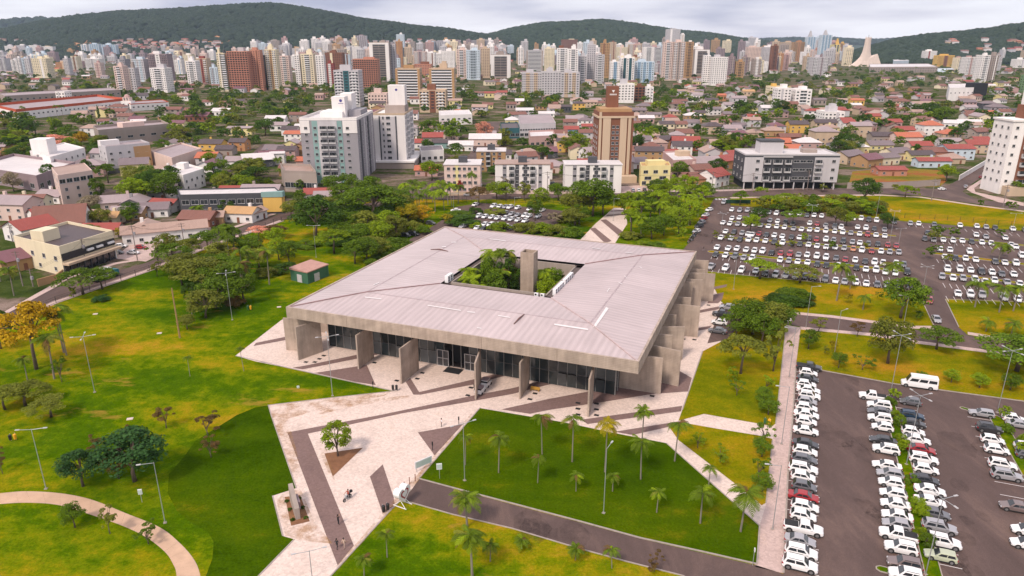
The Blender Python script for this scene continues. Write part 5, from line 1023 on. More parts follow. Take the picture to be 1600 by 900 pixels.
rowz('in the sixth row of the upper car park', ('325,689w;465,700w;572,707w;687,722w;792,730w;893,737w;1005,757g;1118,767r;1235,772r;1343,782w;1450,787w;1570,800w', A), ('197,527w;300,532g;392,547r;490,554w;592,565g;685,575w;770,582w;900,587w;978,599g', B))
rowz('in the seventh row of the upper car park', ('305,782g;428,792w;547,802g;657,822s;762,827w;1112,847w;1220,857w;1332,867w;1455,877w', A), ('1575,342g', D4), ('200,604g;320,612w;400,620g;503,632g;598,644w;700,652w;795,672w;890,682w;1013,674g', B))
rowz('in the front row of the upper car park', ('250,369s,p;430,387w;628,412w;810,422w;930,452g;1055,472s;1182,480s;1300,492g;1415,494g;1530,512g', D4), ('190,746g;293,757w;385,767w;497,777w;602,787w;712,800g;812,805w;922,810g;1030,817g', B))
rowz('in the farthest row of the right car park', ('15,115s;92,117w;238,125g;480,132w;638,140w;725,148s;810,155g;975,165w;1090,175g', C3))
rowz('in the second row of the right car park', ('175,200g;278,205w;632,222w;722,237s;903,248w', C3))
rowz('in the third row of the right car park', ('150,257g;232,265s;322,267w;415,275w;500,275w;588,285g;685,293w;772,300w;960,312w;1000,330w', C3))
rowz('in the fourth row of the right car park', ('293,355w;385,362w;570,378w;1060,414w', C3))
rowz('in the fifth row of the right car park', ('337,427w;438,439g;532,442w;627,452w;810,472g;900,480w;1003,485w', C3))
rowz('in the sixth row of the right car park', ('362,540w;478,542w;580,550w;680,565g;780,573w;870,585g;982,588w', C3))
rowz('in the seventh row of the right car park', ('312,610w;415,624w;508,627w;620,642w;715,657w;803,647w;920,662s;1040,682w', C3))
rowz('in the front row of the right car park', ('460,767w;577,778w;685,780s,p;890,808w;1018,822w', C3))
Z3 = ((640, 270), .225)
far_row('455,220w;583,230w;625,233w;665,235w;697,238w;750,242w;835,250w;920,258w', 'in the far row of the back car park', *Z3, UY); far_row('665,276s;710,283s;750,292s;800,296w;828,300w;890,301w', 'in the second row of the back car park', *Z3, UY)
far_row('478,300w;523,303w;570,307w;613,312w;663,316w;705,321w;753,326w;803,331w', 'in the third row of the back car park', *Z3, UY); far_row('370,371s;425,349s;520,357w;563,361w;612,364w;670,371w;712,380g;762,383w;470,381w;515,384g', 'in the row behind the hall roof', *Z3, UY)
for a, c, k, yw, pl in (((712, 328), 'w', 'sedan', BY + math.pi + .5, 'on the lane into the back car park'), ((673, 348), 'g', 'hatch', BY, 'on the lane beside the wood'), ((646, 365), 'k', 'suv', BY, 'on the lane beside the wood'), ((634, 367), 'k', 'hatch', BY, 'on the lane beside the wood'),
                    ((1131, 316), 's', 'suv', UY, 'driving in on the entrance road'), ((1452, 469), 'r', 'hatch', UY, 'driving out on the exit road'), ((1463, 498), 's', 'sedan', UY + .15, 'driving out on the exit road'),
                    ((1108, 327.5), 'w', 'hatch', UY - .35, 'parked along the left edge of the entrance road'), ((1102, 336), 'w', 'hatch', UY - .35, 'parked along the left edge of the entrance road'), ((1099, 341), 'r', 'hatch', UY - .35, 'parked along the left edge of the entrance road'), ((1096, 347), 's', 'hatch', UY - .35, 'parked along the left edge of the entrance road'), ((1092, 353), 'g', 'suv', UY - .35, 'parked along the left edge of the entrance road'), ((1088, 361), 'w', 'hatch', UY - .35, 'parked along the left edge of the entrance road'),
                    ((189, 384), 'w', 'hatch', .2, 'beside the cream shop building'), ((220, 386), 'r', 'hatch', .1, 'beside the cream shop building'), ((208, 394), 'w', 'sedan', -.2, 'beside the cream shop building'), ((184, 394), 'g', 'hatch', .1, 'beside the cream shop building'),
                    ((1472, 295), 'w', 'hatch', .2, 'at the junction of the far street'), ((1509, 291.5), 's', 'hatch', .9, 'on the diagonal street'), ((1533, 276), 'r', 'hatch', .9, 'parked along the diagonal street'), ((1538, 271.5), 'w', 'hatch', .9, 'parked along the diagonal street'), ((1088, 301.5), 'w', 'hatch', 0, 'on the far street'), ((989, 297), 's', 'hatch', 1.5, 'before the yellow house'), ((998, 297), 'w', 'hatch', 1.5, 'before the yellow house'), ((1007, 296), 'g', 'hatch', 1.5, 'before the yellow house'), ((865, 287), 'g', 'suv', 0, 'between the white apartment blocks'), ((731, 304), 's', 'sedan', 0, 'before the pink apartment block'), ((742, 236), 'g', 'hatch', 1.2, 'on the street beside the pink tree')):
    X, Y = G(*a, .7); car(X, Y, yw, c, k, pl, a[0] < 230)
# painted bays
def bay_lines(a, b, n, L=4.6):
    A, Bv = Vector(G(*a)), Vector(G(*b)); mb = MB()
    for i in range(n):
        p = A + (Bv - A) * i / (n - 1); mb.box(p.x, p.y, .052, .14, L, .006, BY)
    struct('bay_line', mb, M_LINE)
bay_lines((1104, 422), (1420, 450), 32); bay_lines((1112, 402), (1390, 437), 29); bay_lines((1480, 467), (1640, 478), 14); bay_lines((1475, 446), (1640, 466), 16); bay_lines((1465, 408), (1640, 428), 17); bay_lines((1462, 378), (1640, 396), 17); bay_lines((1420, 352), (1640, 372), 20)
def bay_lines2(a, b, n, L=4.8):
    A, Bv = Vector(G(*a)), Vector(G(*b)); mb = MB()
    for i in range(n):
        p = A + (Bv - A) * i / (n - 1); mb.box(p.x, p.y, .056, L, .12, .006, BY)
    struct('bay_line', mb, M_LINE)
bay_lines2((1372, 628), (1430, 905), 19); bay_lines2((1408, 628), (1478, 905), 19); bay_lines2((1258, 575), (1250, 893), 26); bay_lines2((1534, 655), (1600, 800), 9)
# ================================================================== BUILDINGS
_WC = {}
def win_mesh(w, h, kind='win'):
    key = (round(w, 1), round(h, 1), kind)
    if key in _WC: return _WC[key]
    w, h = key[0], key[1]; mb = MB(); t = .09
    if kind == 'win':
        for a, b, c, d in ((-w / 2, w / 2, 0, t), (-w / 2, w / 2, h - t, h), (-w / 2, -w / 2 + t, t, h - t), (w / 2 - t, w / 2, t, h - t)): mb.box((a + b) / 2, -.04, c, b - a, .12, d - c, 0, 0, True)
        mb.box(0, -.10, -.08, w + .16, .22, .07, 0, 0, True)
        mb.quad((-w / 2 + t, -.02, t), (w / 2 - t, -.02, t), (w / 2 - t, -.02, h - t), (-w / 2 + t, -.02, h - t), 1)
        mb.box(0, -.045, t, .05, .05, h - 2 * t, 0, 0)
    elif kind == 'balcony':
        mb.quad((-w / 2, -.03, 0), (w / 2, -.03, 0), (w / 2, -.03, h), (-w / 2, -.03, h), 1)
        mb.box(0, -.62, -.18, w + .1, 1.24, .18, 0, 0, True); mb.box(0, -1.2, 0, w + .1, .08, .62, 0, 0, True); mb.box(-w / 2, -.6, 0, .1, 1.1, h, 0, 0); mb.box(w / 2, -.6, 0, .1, 1.1, h, 0, 0)
        for q in (-.25, .25): mb.box(w * q, -.05, 0, .07, .05, h, 0, 0)
    elif kind == 'blind':
        mb.box(0, -.04, 0, w, .1, h, 0, 0, True)
    me = mb.mesh('balcony' if kind == 'balcony' else 'window', [M_FRAME if kind != 'blind' else M_WHITE, M_GLASS]); _WC[key] = me; return me
def put_row(parent, a, b, z, n, w, h, kind='win', skip=(), inset=.0, frame=None):
    """n openings along the wall from local point a to b (seen from outside, left to right)"""
    A, B = Vector(a), Vector(b); u = (B - A).normalized(); yaw = math.atan2(u.y, u.x); me = win_mesh(w, h, kind)
    for i in range(n):
        if i in skip: continue
        p = A + (B - A) * ((i + .5) / n); o = link(me.name.split('.')[0], me, parent, (p.x, p.y, z), yaw)
        if frame: o.material_slots[0].link = 'OBJECT'; o.material_slots[0].material = wall(frame)
def far_windows(mb, a, b, z0, z1, cols, fl, ww=.5, hh=.45, proud=.07, m=0):
    """window boxes on one face joined in one mesh: these are one or two pixels each"""
    A, B = Vector(a), Vector(b); u = (B - A).normalized(); n = Vector((u.y, -u.x)); L = (B - A).length; cw = L / cols; fh = (z1 - z0) / fl
    for i in range(cols):
        for k in range(fl):
            c = A + u * (cw * (i + .5)); w = cw * ww / 2; zb = z0 + fh * (k + .30); h = fh * hh
            p, q = c - u * w, c + u * w; o = n * proud
            p0, q0, p1, q1 = (p.x, p.y), (q.x, q.y), (p.x + o.x, p.y + o.y), (q.x + o.x, q.y + o.y)
            mb.quad((*p1, zb), (*q1, zb), (*q1, zb + h), (*p1, zb + h), m)
            mb.quad((*p0, zb + h), (*p1, zb + h), (*q1, zb + h), (*q0, zb + h), m)
def far_balconies(mb, a, b, z0, z1, fl, m=0, d=1.1, hgt=.36):
    A, B = Vector(a), Vector(b); u = (B - A).normalized(); n = Vector((u.y, -u.x)); fh = (z1 - z0) / fl
    for k in range(fl):
        z = z0 + fh * k + .1; c = (A + B) / 2 + n * d / 2; mb.box(c.x, c.y, z, (B - A).length, d, fh * hgt, math.atan2(u.y, u.x), m, True)
NT = [0]
def tower(x0, x1, yt, yb, style='win', c1='white', c2=None, pent=1, d=None, yaw=0.0, place='in the far city centre', desc=None, pc=None, top=0):
    """(x0..x1, yt..yb): its outline in the photograph; style of the front"""
    Xm, Y, Z = surf((x0 + x1) / 2, yb); sc_ = (_c * Y - _s2 * (Z - H)) / F; Xa, Xb = Xm - (x1 - x0) / 2 * sc_, Xm + (x1 - x0) / 2 * sc_; h = max(9.0, HT_at(0, Y, yt) - Z); tot = Xb - Xa
    cx_ = (Xa + Xb) / 2; ta = abs(cx_) / Y; d = d or max(11.0, min(24.0, tot * .8)); w = max(6.0, tot - ta * d * .8)
    xc = Xa + w / 2 if cx_ < 0 else Xb - w / 2
    o = empty('apartment_tower' if h > 24 else 'apartment_block', (xc, Y + d / 2, Z), R(yaw)); OCC.append((xc, Y + d / 2, max(w, d) * .55))
    x, y = w / 2, d / 2; fl = max(3, int(h / 3.05)); m1 = wall(c1); c2 = c2 or 'lgrey'; m2 = wall(c2)
    body = MB(); body.box(0, 0, -.2 - Z * .3, w, d, h + .2 + Z * .3); body.box(0, 0, h, w * .98, d * .98, .05); part('wall', body, m1, o)
    pa = MB()
    for a in ((0, -y + .15, w, .3), (0, y - .15, w, .3), (-x + .15, 0, .3, d - .6), (x - .15, 0, .3, d - .6)): pa.box(a[0], a[1], h + .05, a[2], a[3], .9)
    part('parapet', pa, m1 if pent < 3 else m2, o)
    r = random.Random(int(x0 * 31 + yt))
    if pent:
        pw = w * r.uniform(.28, .5); pd = d * .4; ph = r.uniform(3.5, 6.5) if not top else top; px_ = r.uniform(-.15, .15) * w
        p = MB(); p.box(px_, 0, h, pw, pd, ph); p.box(px_ + pw * .1, 0, h + ph, pw * .62, pd * .7, ph * .4) if r.random() < .35 else None; part('penthouse', p, wall(pc or (c1 if r.random() < .6 else c2)), o)
        if r.random() < .4: p = MB(); p.tube([(px_, 0, h + ph), (px_, 0, h + ph + 6)], .12, 4); part('aerial', p, M_STEEL, o)
    W = MB(); Bc = MB(); S = MB(); z0, z1 = (3.2 if h > 15 else 0), h - .4; f2 = fl - (1 if h > 15 else 0)
    cols = max(2, int(w / 3.4)); sc = max(2, int(d / 4.2))
    def strip(a, b, mb, t=.16): mb.prism([(a, -y - t), (b, -y - t), (b, -y - .002), (a, -y - .002)], 0, h + .25)
    if style == 'win': far_windows(W, (-x, -y), (x, -y), z0, z1, cols, f2, .48, .42)
    elif style == 'bal':          # balconies in the middle, windows beside
        q = x * .40; far_windows(W, (-x, -y), (-q, -y), z0, z1, max(1, int((x - q) / 3.2)), f2, .42, .42); far_windows(W, (q, -y), (x, -y), z0, z1, max(1, int((x - q) / 3.2)), f2, .42, .42)
        far_windows(W, (-q, -y), (q, -y), z0, z1, 2, f2, .92, .62); far_balconies(Bc, (-q, -y), (q, -y), z0, z1, f2)
    elif style == 'edge':         # coloured strips and end balconies
        q = x * .45; strip(-q * .5, q * .5, S); far_windows(W, (-q * .5, -y - .16), (q * .5, -y - .16), z0, z1, 1, f2, .5, .4)
        for s in (-1, 1):
            a, b = (-x, -q * .5) if s < 0 else (q * .5, x); far_windows(W, (a, -y), (b, -y), z0, z1, max(2, int((b - a) / 3)), f2, .62, .5); m_ = (a + b) / 2; far_balconies(Bc, (m_ - (b - a) * .3, -y), (m_ + (b - a) * .3, -y), z0, z1, f2, d=.9)
    elif style == 'band':         # ribbons of glass between white slabs
        far_windows(W, (-x * .8, -y), (x * .8, -y), z0, z1, 1, f2, .96, .56); far_balconies(Bc, (-x * .82, -y), (x * .82, -y), z0, z1, f2, d=.8, hgt=.38)
        for s in (-1, 1): strip(s * x * .82 if s > 0 else -x, x if s > 0 else -x * .82, S, .9)
    elif style == 'frame':        # a tall frame round a recessed balcony front
        far_windows(W, (-x * .62, -y), (x * .62, -y), z0, z1 - 3, 2, f2 - 1, .96, .60); far_balconies(Bc, (-x * .62, -y), (x * .62, -y), z0, z1 - 3, f2 - 1, d=.7, hgt=.30)
        for a, b in ((-x, -x * .64), (x * .64, x)): strip(a, b, S, 1.0)
        S.box(0, -y - .5, h - 2.6, w * .64, 1.0, 2.8, 0, 0, True)
    elif style == 'raw':          # unfinished: open floors
        far_windows(W, (-x, -y), (x, -y), .2, h - .2, max(3, int(w / 3.6)), fl, .74, .62, .03); far_balconies(Bc, (-x - .1, -y), (x + .1, -y), 0, h, fl, d=.5, hgt=.10)
    elif style == 'stripe':       # coloured vertical strips with windows between
        n = max(3, int(w / 5)) | 1
        for i in range(n):
            a, b = -x + w * i / n, -x + w * (i + 1) / n
            if i % 2: strip(a, b, S, .2); far_windows(W, (a, -y - .2), (b, -y - .2), z0, z1, 2, f2, .55, .5)
            else: far_windows(W, (a, -y), (b, -y), z0, z1, max(1, int((b - a) / 2.6)), f2, .45, .42)
    far_windows(W, (x, -y), (x, y), z0, z1, sc, f2, .34, .36); far_windows(W, (-x, y), (-x, -y), z0, z1, sc, f2, .34, .36)
    if style == 'win' and r.random() < .6:
        q = r.choice((-1, 1)); strip(q * x * .3 - w * .07, q * x * .3 + w * .07, S, .12)
    part('window', W, M_GLASS if style != 'raw' else wall('black'), o, stuff=True)  # unfinished fronts have no glass: black boxes paint the shade inside the openings
    if Bc.v: part('balcony', Bc, M_WHITE if c1 in ('white', 'lgrey', 'beige', 'cream', 'pink') else m1, o, stuff=True)
    if S.v: part('facade_strip', S, m2, o)
    CN = dict(white='white', cream='cream', beige='beige', pink='pale pink', grey='grey', dgrey='dark grey', lgrey='light grey', yellow='yellow', brown='brown', red='dark red', orange='orange', blue='blue', lblue='pale blue', teal='teal', brick='brick red', tan='tan', green='green', black='black', aqua='aqua', lyellow='pale yellow', rose='rose', stain='stained', mauve='mauve')
    SN = dict(win='with small windows', bal='with central balconies', edge='with striped balconies', band='with white balcony bands', frame='with framed balconies', raw='unfinished with open floors', stripe='with vertical strips')
    kind = 'tower' if h > 24 else 'block'; two = CN[c1] + (f' and {CN[c2]}' if c2 != 'lgrey' and c2 != c1 else '')
    thing(o, desc or f'{two} {kind} {SN[style]}', place, 'tower block' if h > 24 else 'building'); return o
# --- the listed skyline (outline left, right, top, foot)
PL, PM, PN, PR = 'on the left skyline', 'on the middle skyline', 'on the centre-right skyline', 'on the right skyline'
T = [
 (11, 29, 72, 85, 'win', 'white', 'lgrey', PL), (29, 47, 71, 85, 'win', 'lgrey', 'white', PL), (49, 68, 71, 85, 'win', 'white', 'grey', PL), (69, 90, 73, 85, 'win', 'white', 'beige', PL), (130, 143, 70, 87, 'stripe', 'white', 'blue', PL), (143, 162, 69, 92, 'stripe', 'lblue', 'blue', PL), (162, 188, 70, 92, 'stripe', 'lblue', 'blue', PL),
 (54, 86, 92, 122, 'win', 'cream', 'white', PL), (0, 19, 92, 112, 'edge', 'lgrey', 'grey', PL), (20, 36, 94, 113, 'bal', 'white', 'lgrey', PL), (36, 53, 93, 114, 'win', 'white', 'rose', PL), (135, 164, 92, 110, 'edge', 'white', 'lgrey', PL), (110, 133, 96, 106, 'win', 'rose', 'white', PL), (88, 112, 98, 108, 'win', 'orange', 'beige', PL),
 (184, 205, 104, 147, 'bal', 'pink', 'red', PL), (203, 221, 107, 144, 'win', 'lgrey', 'stain', PL), (186, 207, 93, 126, 'win', 'grey', 'lgrey', PL), (210, 237, 93, 128, 'stripe', 'lgrey', 'lblue', PL), (237, 274, 85, 128, 'edge', 'mauve', 'white', PL), (239, 272, 107, 145, 'bal', 'white', 'lgrey', PL), (289, 307, 86, 112, 'win', 'cream', 'white', PL),
 (295, 316, 96, 136, 'bal', 'white', 'rose', PL), (312, 333, 92, 134, 'edge', 'beige', 'red', PL), (331, 347, 106, 137, 'win', 'lblue', 'grey', PL), (275, 290, 94, 116, 'win', 'white', 'blue', PL), (345, 353, 83, 143, 'win', 'cream', 'white', PL), (351, 362, 84, 143, 'band', 'cream', 'dgrey', PL), (361, 400, 81, 143, 'raw', 'brick', None, PL), (398, 416, 79, 142, 'win', 'brick', 'brown', PL),
 (416, 424, 87, 140, 'band', 'dgrey', 'white', PM), (420, 441, 78, 141, 'edge', 'cream', 'tan', PM), (441, 458, 88, 135, 'bal', 'pink', 'white', PM), (464, 474, 86, 137, 'win', 'white', 'cream', PM), (474, 497, 85, 137, 'bal', 'cream', 'stain', PM), (497, 512, 87, 141, 'win', 'white', 'cream', PM), (511, 526, 100, 138, 'stripe', 'red', 'white', PM), (511, 541, 83, 125, 'win', 'brown', 'cream', PM),
 (525, 569, 111, 167, 'edge', 'lgrey', 'teal', PM), (554, 595, 93, 136, 'raw', 'brick', None, PM), (580, 613, 67, 128, 'frame', 'stain', 'white', PM), (612, 621, 70, 127, 'win', 'lgrey', 'grey', PM), (620, 631, 65, 110, 'win', 'orange', 'tan', PM), (621, 634, 54, 98, 'win', 'lblue', 'white', PM), (631, 647, 75, 98, 'bal', 'white', 'orange', PM), (557, 576, 56, 84, 'stripe', 'lgrey', 'mauve', PM), (526, 536, 57, 82, 'win', 'pink', 'rose', PM),
 (542, 565, 73, 97, 'win', 'white', 'grey', PM), (565, 580, 76, 100, 'win', 'lgrey', 'blue', PM), (647, 668, 81, 106, 'edge', 'pink', 'mauve', PM), (668, 681, 83, 107, 'win', 'white', 'brown', PM), (648, 676, 101, 120, 'win', 'brick', 'brown', PM), (670, 698, 66, 92, 'stripe', 'grey', 'lgrey', PM), (690, 712, 80, 112, 'win', 'white', 'lgrey', PM), (714, 730, 78, 124, 'bal', 'pink', 'brown', PM), (729, 751, 79, 125, 'bal', 'lblue', 'lgrey', PM), (737, 764, 63, 90, 'win', 'grey', 'red', PM),
 (752, 766, 76, 122, 'win', 'beige', 'orange', PM), (767, 798, 86, 122, 'frame', 'stain', 'white', PM), (775, 791, 70, 92, 'win', 'lgrey', 'white', PM), (400, 412, 64, 82, 'win', 'grey', 'lgrey', PM), (421, 441, 64, 84, 'edge', 'grey', 'lgrey', PM), (441, 458, 70, 92, 'win', 'lgrey', 'rose', PM), (458, 475, 76, 96, 'win', 'lgrey', 'beige', PM),
 (620, 661, 108, 160, 'band', 'beige', 'tan', PM), (672, 713, 108, 160, 'band', 'beige', 'tan', PM), (656, 700, 142, 176, 'edge', 'beige', 'brown', 'in the middle, before the twin beige towers'), (576, 609, 147, 168, 'win', 'pink', 'rose', 'in the middle, before the twin beige towers'),
 (822, 848, 79, 115, 'band', 'lgrey', 'stain', PN), (850, 866, 76, 112, 'win', 'cream', 'stain', PN), (869, 886, 76, 130, 'bal', 'white', 'brown', PN), (886, 902, 77, 132, 'bal', 'white', 'mauve', PN), (876, 902, 62, 84, 'win', 'brown', 'cream', PN), (902, 916, 88, 131, 'bal', 'lgrey', 'brown', PN), (916, 929, 70, 130, 'win', 'lgrey', 'brown', PN), (928, 943, 86, 131, 'bal', 'lgrey', 'brown', PN), (936, 951, 68, 122, 'win', 'tan', 'brown', PN), (950, 962, 66, 96, 'win', 'beige', 'brown', PN),
 (815, 846, 114, 152, 'stripe', 'lgrey', 'beige', PN), (845, 876, 113, 152, 'win', 'lgrey', 'white', PN), (874, 905, 114, 152, 'stripe', 'lgrey', 'beige', PN), (951, 968, 97, 131, 'stripe', 'white', 'blue', PN), (966, 990, 91, 130, 'stripe', 'white', 'teal', PN), (988, 1021, 97, 129, 'stripe', 'lblue', 'blue', PN), (962, 990, 132, 161, 'win', 'white', 'lgrey', PN), (989, 1008, 136, 158, 'raw', 'brown', None, PN), (1007, 1020, 137, 161, 'win', 'white', 'lgrey', PN),
 (1002, 1021, 74, 106, 'bal', 'white', 'grey', PN), (1021, 1031, 75, 110, 'band', 'lgrey', 'grey', PN), (1037, 1060, 46, 96, 'win', 'lgrey', 'white', PN), (1058, 1067, 54, 96, 'win', 'white', 'beige', PN), (1032, 1048, 66, 126, 'bal', 'pink', 'beige', PN), (1046, 1067, 66, 126, 'edge', 'pink', 'stain', PN), (1066, 1080, 66, 122, 'bal', 'tan', 'white', PN), (1080, 1106, 78, 117, 'frame', 'stain', 'white', PN), (1095, 1107, 87, 133, 'win', 'white', 'dgrey', PN), (1106, 1134, 90, 134, 'win', 'white', 'lgrey', PN),
 (1134, 1146, 89, 122, 'win', 'mauve', 'stain', PN), (1145, 1161, 97, 122, 'bal', 'tan', 'brick', PN), (1162, 1186, 74, 112, 'win', 'pink', 'lgrey', PN), (1174, 1183, 67, 108, 'win', 'white', 'pink', PN), (1186, 1202, 74, 111, 'win', 'lgrey', 'white', PN), (1170, 1199, 97, 114, 'win', 'white', 'grey', PN), (962, 980, 74, 98, 'win', 'cream', 'pink', PN), (980, 1001, 70, 98, 'edge', 'beige', 'rose', PN), (976, 986, 66, 92, 'win', 'white', 'pink', PN),
 (1200, 1212, 72, 114, 'bal', 'brown', 'tan', PR), (1211, 1222, 84, 111, 'win', 'orange', 'beige', PR), (1222, 1231, 86, 110, 'bal', 'rose', 'beige', PR), (1216, 1234, 66, 96, 'win', 'beige', 'rose', PR), (1234, 1254, 66, 97, 'edge', 'tan', 'orange', PR), (1254, 1271, 58, 97, 'stripe', 'lblue', 'blue', PR), (1275, 1295, 55, 98, 'stripe', 'lblue', 'blue', PR), (1262, 1292, 90, 118, 'edge', 'lgrey', 'green', PR), (1268, 1281, 76, 96, 'win', 'brick', 'orange', PR),
 (1294, 1309, 70, 100, 'stripe', 'lyellow', 'dgrey', PR), (1308, 1320, 68, 92, 'edge', 'tan', 'yellow', PR), (1336, 1348, 66, 80, 'stripe', 'lblue', 'dgrey', PR), (1438, 1461, 80, 98, 'win', 'white', 'red', PR), (1457, 1489, 87, 104, 'edge', 'yellow', 'brown', PR), (1499, 1520, 90, 118, 'edge', 'white', 'rose', PR), (1519, 1540, 87, 129, 'bal', 'white', 'red', PR), (1536, 1553, 87, 128, 'win', 'stain', 'white', PR), (1579, 1602, 93, 106, 'win', 'white', 'lgrey', PR), (1591, 1606, 118, 145, 'win', 'green', 'cream', PR),
 (1206, 1234, 139, 166, 'win', 'white', 'lgrey', 'among the houses behind the car park'), (1232, 1266, 141, 166, 'bal', 'white', 'lgrey', 'among the houses behind the car park'), (1196, 1222, 136, 152, 'win', 'cream', 'yellow', 'among the houses behind the car park'), (1275, 1318, 176, 192, 'win', 'white', 'lgrey', 'among the houses behind the car park'),
]
for t in T: tower(t[0], t[1], t[2], t[3], t[4], t[5], t[6], place=t[7])
# ---- rooftop crowns of the two blue towers, yellow roof sign frame
def crownpiece(px, yb, y0, y1, c, w, desc, nm='roof_crown'):
    X, Y = G(px, yb); z0, z1 = HT(px, yb, y0), HT(px, yb, y1); r = empty(nm, (X, Y + 8, z0)); h = z1 - z0; mb = MB()
    for k in range(5): a = k / 5; mb.box(0, 0, h * a, w * (1 - a * .8), w * .7 * (1 - a * .8), h / 5 - .05, 0, 0, True)
    part('stepped_top', mb, wall(c), r); a = MB(); a.tube([(0, 0, h), (0, 0, h + 4)], .2, 4); part('aerial', a, M_STEEL, r); thing(r, desc, 'on the right of the skyline', 'roof structure')
crownpiece(1262, 97, 59, 48, 'lgrey', 15, 'white stepped crown topping a blue tower'); crownpiece(1285, 98, 56, 47, 'lgrey', 17, 'white stepped crown topping a blue tower'); crownpiece(1305, 100, 71, 60, 'yellow', 13, 'bright yellow dome-like roof crown')

# ---- the near apartment buildings, window by window
def near_tower_A():
    X0, Y = G(477, 286); X1, _ = G(564, 286); w = X1 - X0; h = HT(520, 286, 188); d = 44; o = empty('apartment_tower', (X0 + w / 2, Y + d / 2)); x, y = w / 2, d / 2
    OCC.append((X0 + w / 2, Y + d / 2, 26)); b = MB(); b.box(0, 0, 0, w, d, h); part('wall', b, wall('grey'), o)
    b = MB(); b.box(0, 0, h, w - .8, d - .8, .12); part('roof_slab', b, roofm('w'), o)
    for a in ((0, -y + .2, w, .4), (0, y - .2, w, .4), (-x + .2, 0, .4, d - .8), (x - .2, 0, .4, d - .8)): b = MB(); b.box(a[0], a[1], h + .002, a[2], a[3], 1.3); part('parapet', b, wall('white'), o)
    for xa, xb, ya, yb, hh in ((-x * .45, x * .35, -12, 6, 3.2), (-x * .05, x * .42, -9, -1, 10.5), (x * .1, x * .52, 1, 12, 11.5), (x * .45, x * .9, -4, 14, 3.4)):
        b = MB(); b.box((xa + xb) / 2, (ya + yb) / 2, h, xb - xa, yb - ya, hh); part('penthouse', b, wall('white' if xb < x * .8 else 'grey'), o)
    b = MB(); b.prism([(-2.2 * 1.0, -y - .2), (x * .42, -y - .2), (x * .42, -y - .003), (-2.2, -y - .003)], 0, .1); 
    mid = MB(); mid.prism([(-x * .38, -y - .35), (x * .30, -y - .35), (x * .30, -y - .002), (-x * .38, -y - .002)], 0, h - .4); part('facade_bay', mid, wall('lgrey'), o)
    for a, c in ((-x * .58, -x * .38), (x * .30, x * .47)): s = MB(); s.prism([(a, -y - .15), (c, -y - .15), (c, -y - .002), (a, -y - .002)], 0, h - .3); part('facade_strip', s, wall('aqua'), o)
    for a, c in ((-x, -x * .66), (x * .50, x)): s = MB(); s.prism([(a, -y - .22), (c, -y - .22), (c, -y - .003), (a, -y - .003)], h * .80, h - .2); part('facade_panel', s, wall('white'), o)
    fh = h / 9.6
    for f in range(1, 9):
        z = f * fh + .8
        for xa in (-x * .17, x * .11): link('balcony', win_mesh(3.6, 1.9, 'balcony'), o, (xa, -y - .37, z - .3))
        for xa in (-x * .48, x * .385): link('window', win_mesh(1.5, 1.4), o, (xa, -y - .16, z))
        for xa in (-x * .80, x * .66): link('window', win_mesh(1.6, 1.3), o, (xa, -y - (.24 if f > 7 else .02), z))
        for i in range(9):
            link('window', win_mesh(1.4, 1.4), o, (x + .01, -y + 3 + i * 4.7, z), math.pi / 2)
    for i in range(4):
        s = MB(); s.prism([(x + .3, -y + 6 + i * 10), (x + .3, -y + 9 + i * 10), (x + .002, -y + 9 + i * 10), (x + .002, -y + 6 + i * 10)], 0, h - .5); part('facade_strip', s, wall('lgrey' if i % 2 else 'dgrey'), o)
    lg = MB(); lg.disc((x * .28, -9.02 - .0, h + 8.6), .75, 'y-', 14); part('roof_logo', lg, mat('logo_blue', (.06, .05, .22), .5), o)
    lg = MB(); lg.box(x * .28, -9.03, h + 7.1, 2.6, .05, .22, 0, 0, True); part('logo_bar', lg, mat('logo_blue', (.06, .05, .22), .5), o)
    thing(o, 'grey apartment tower with aqua strips and white rooftop tanks', 'behind the wood at left', 'tower block')
near_tower_A()
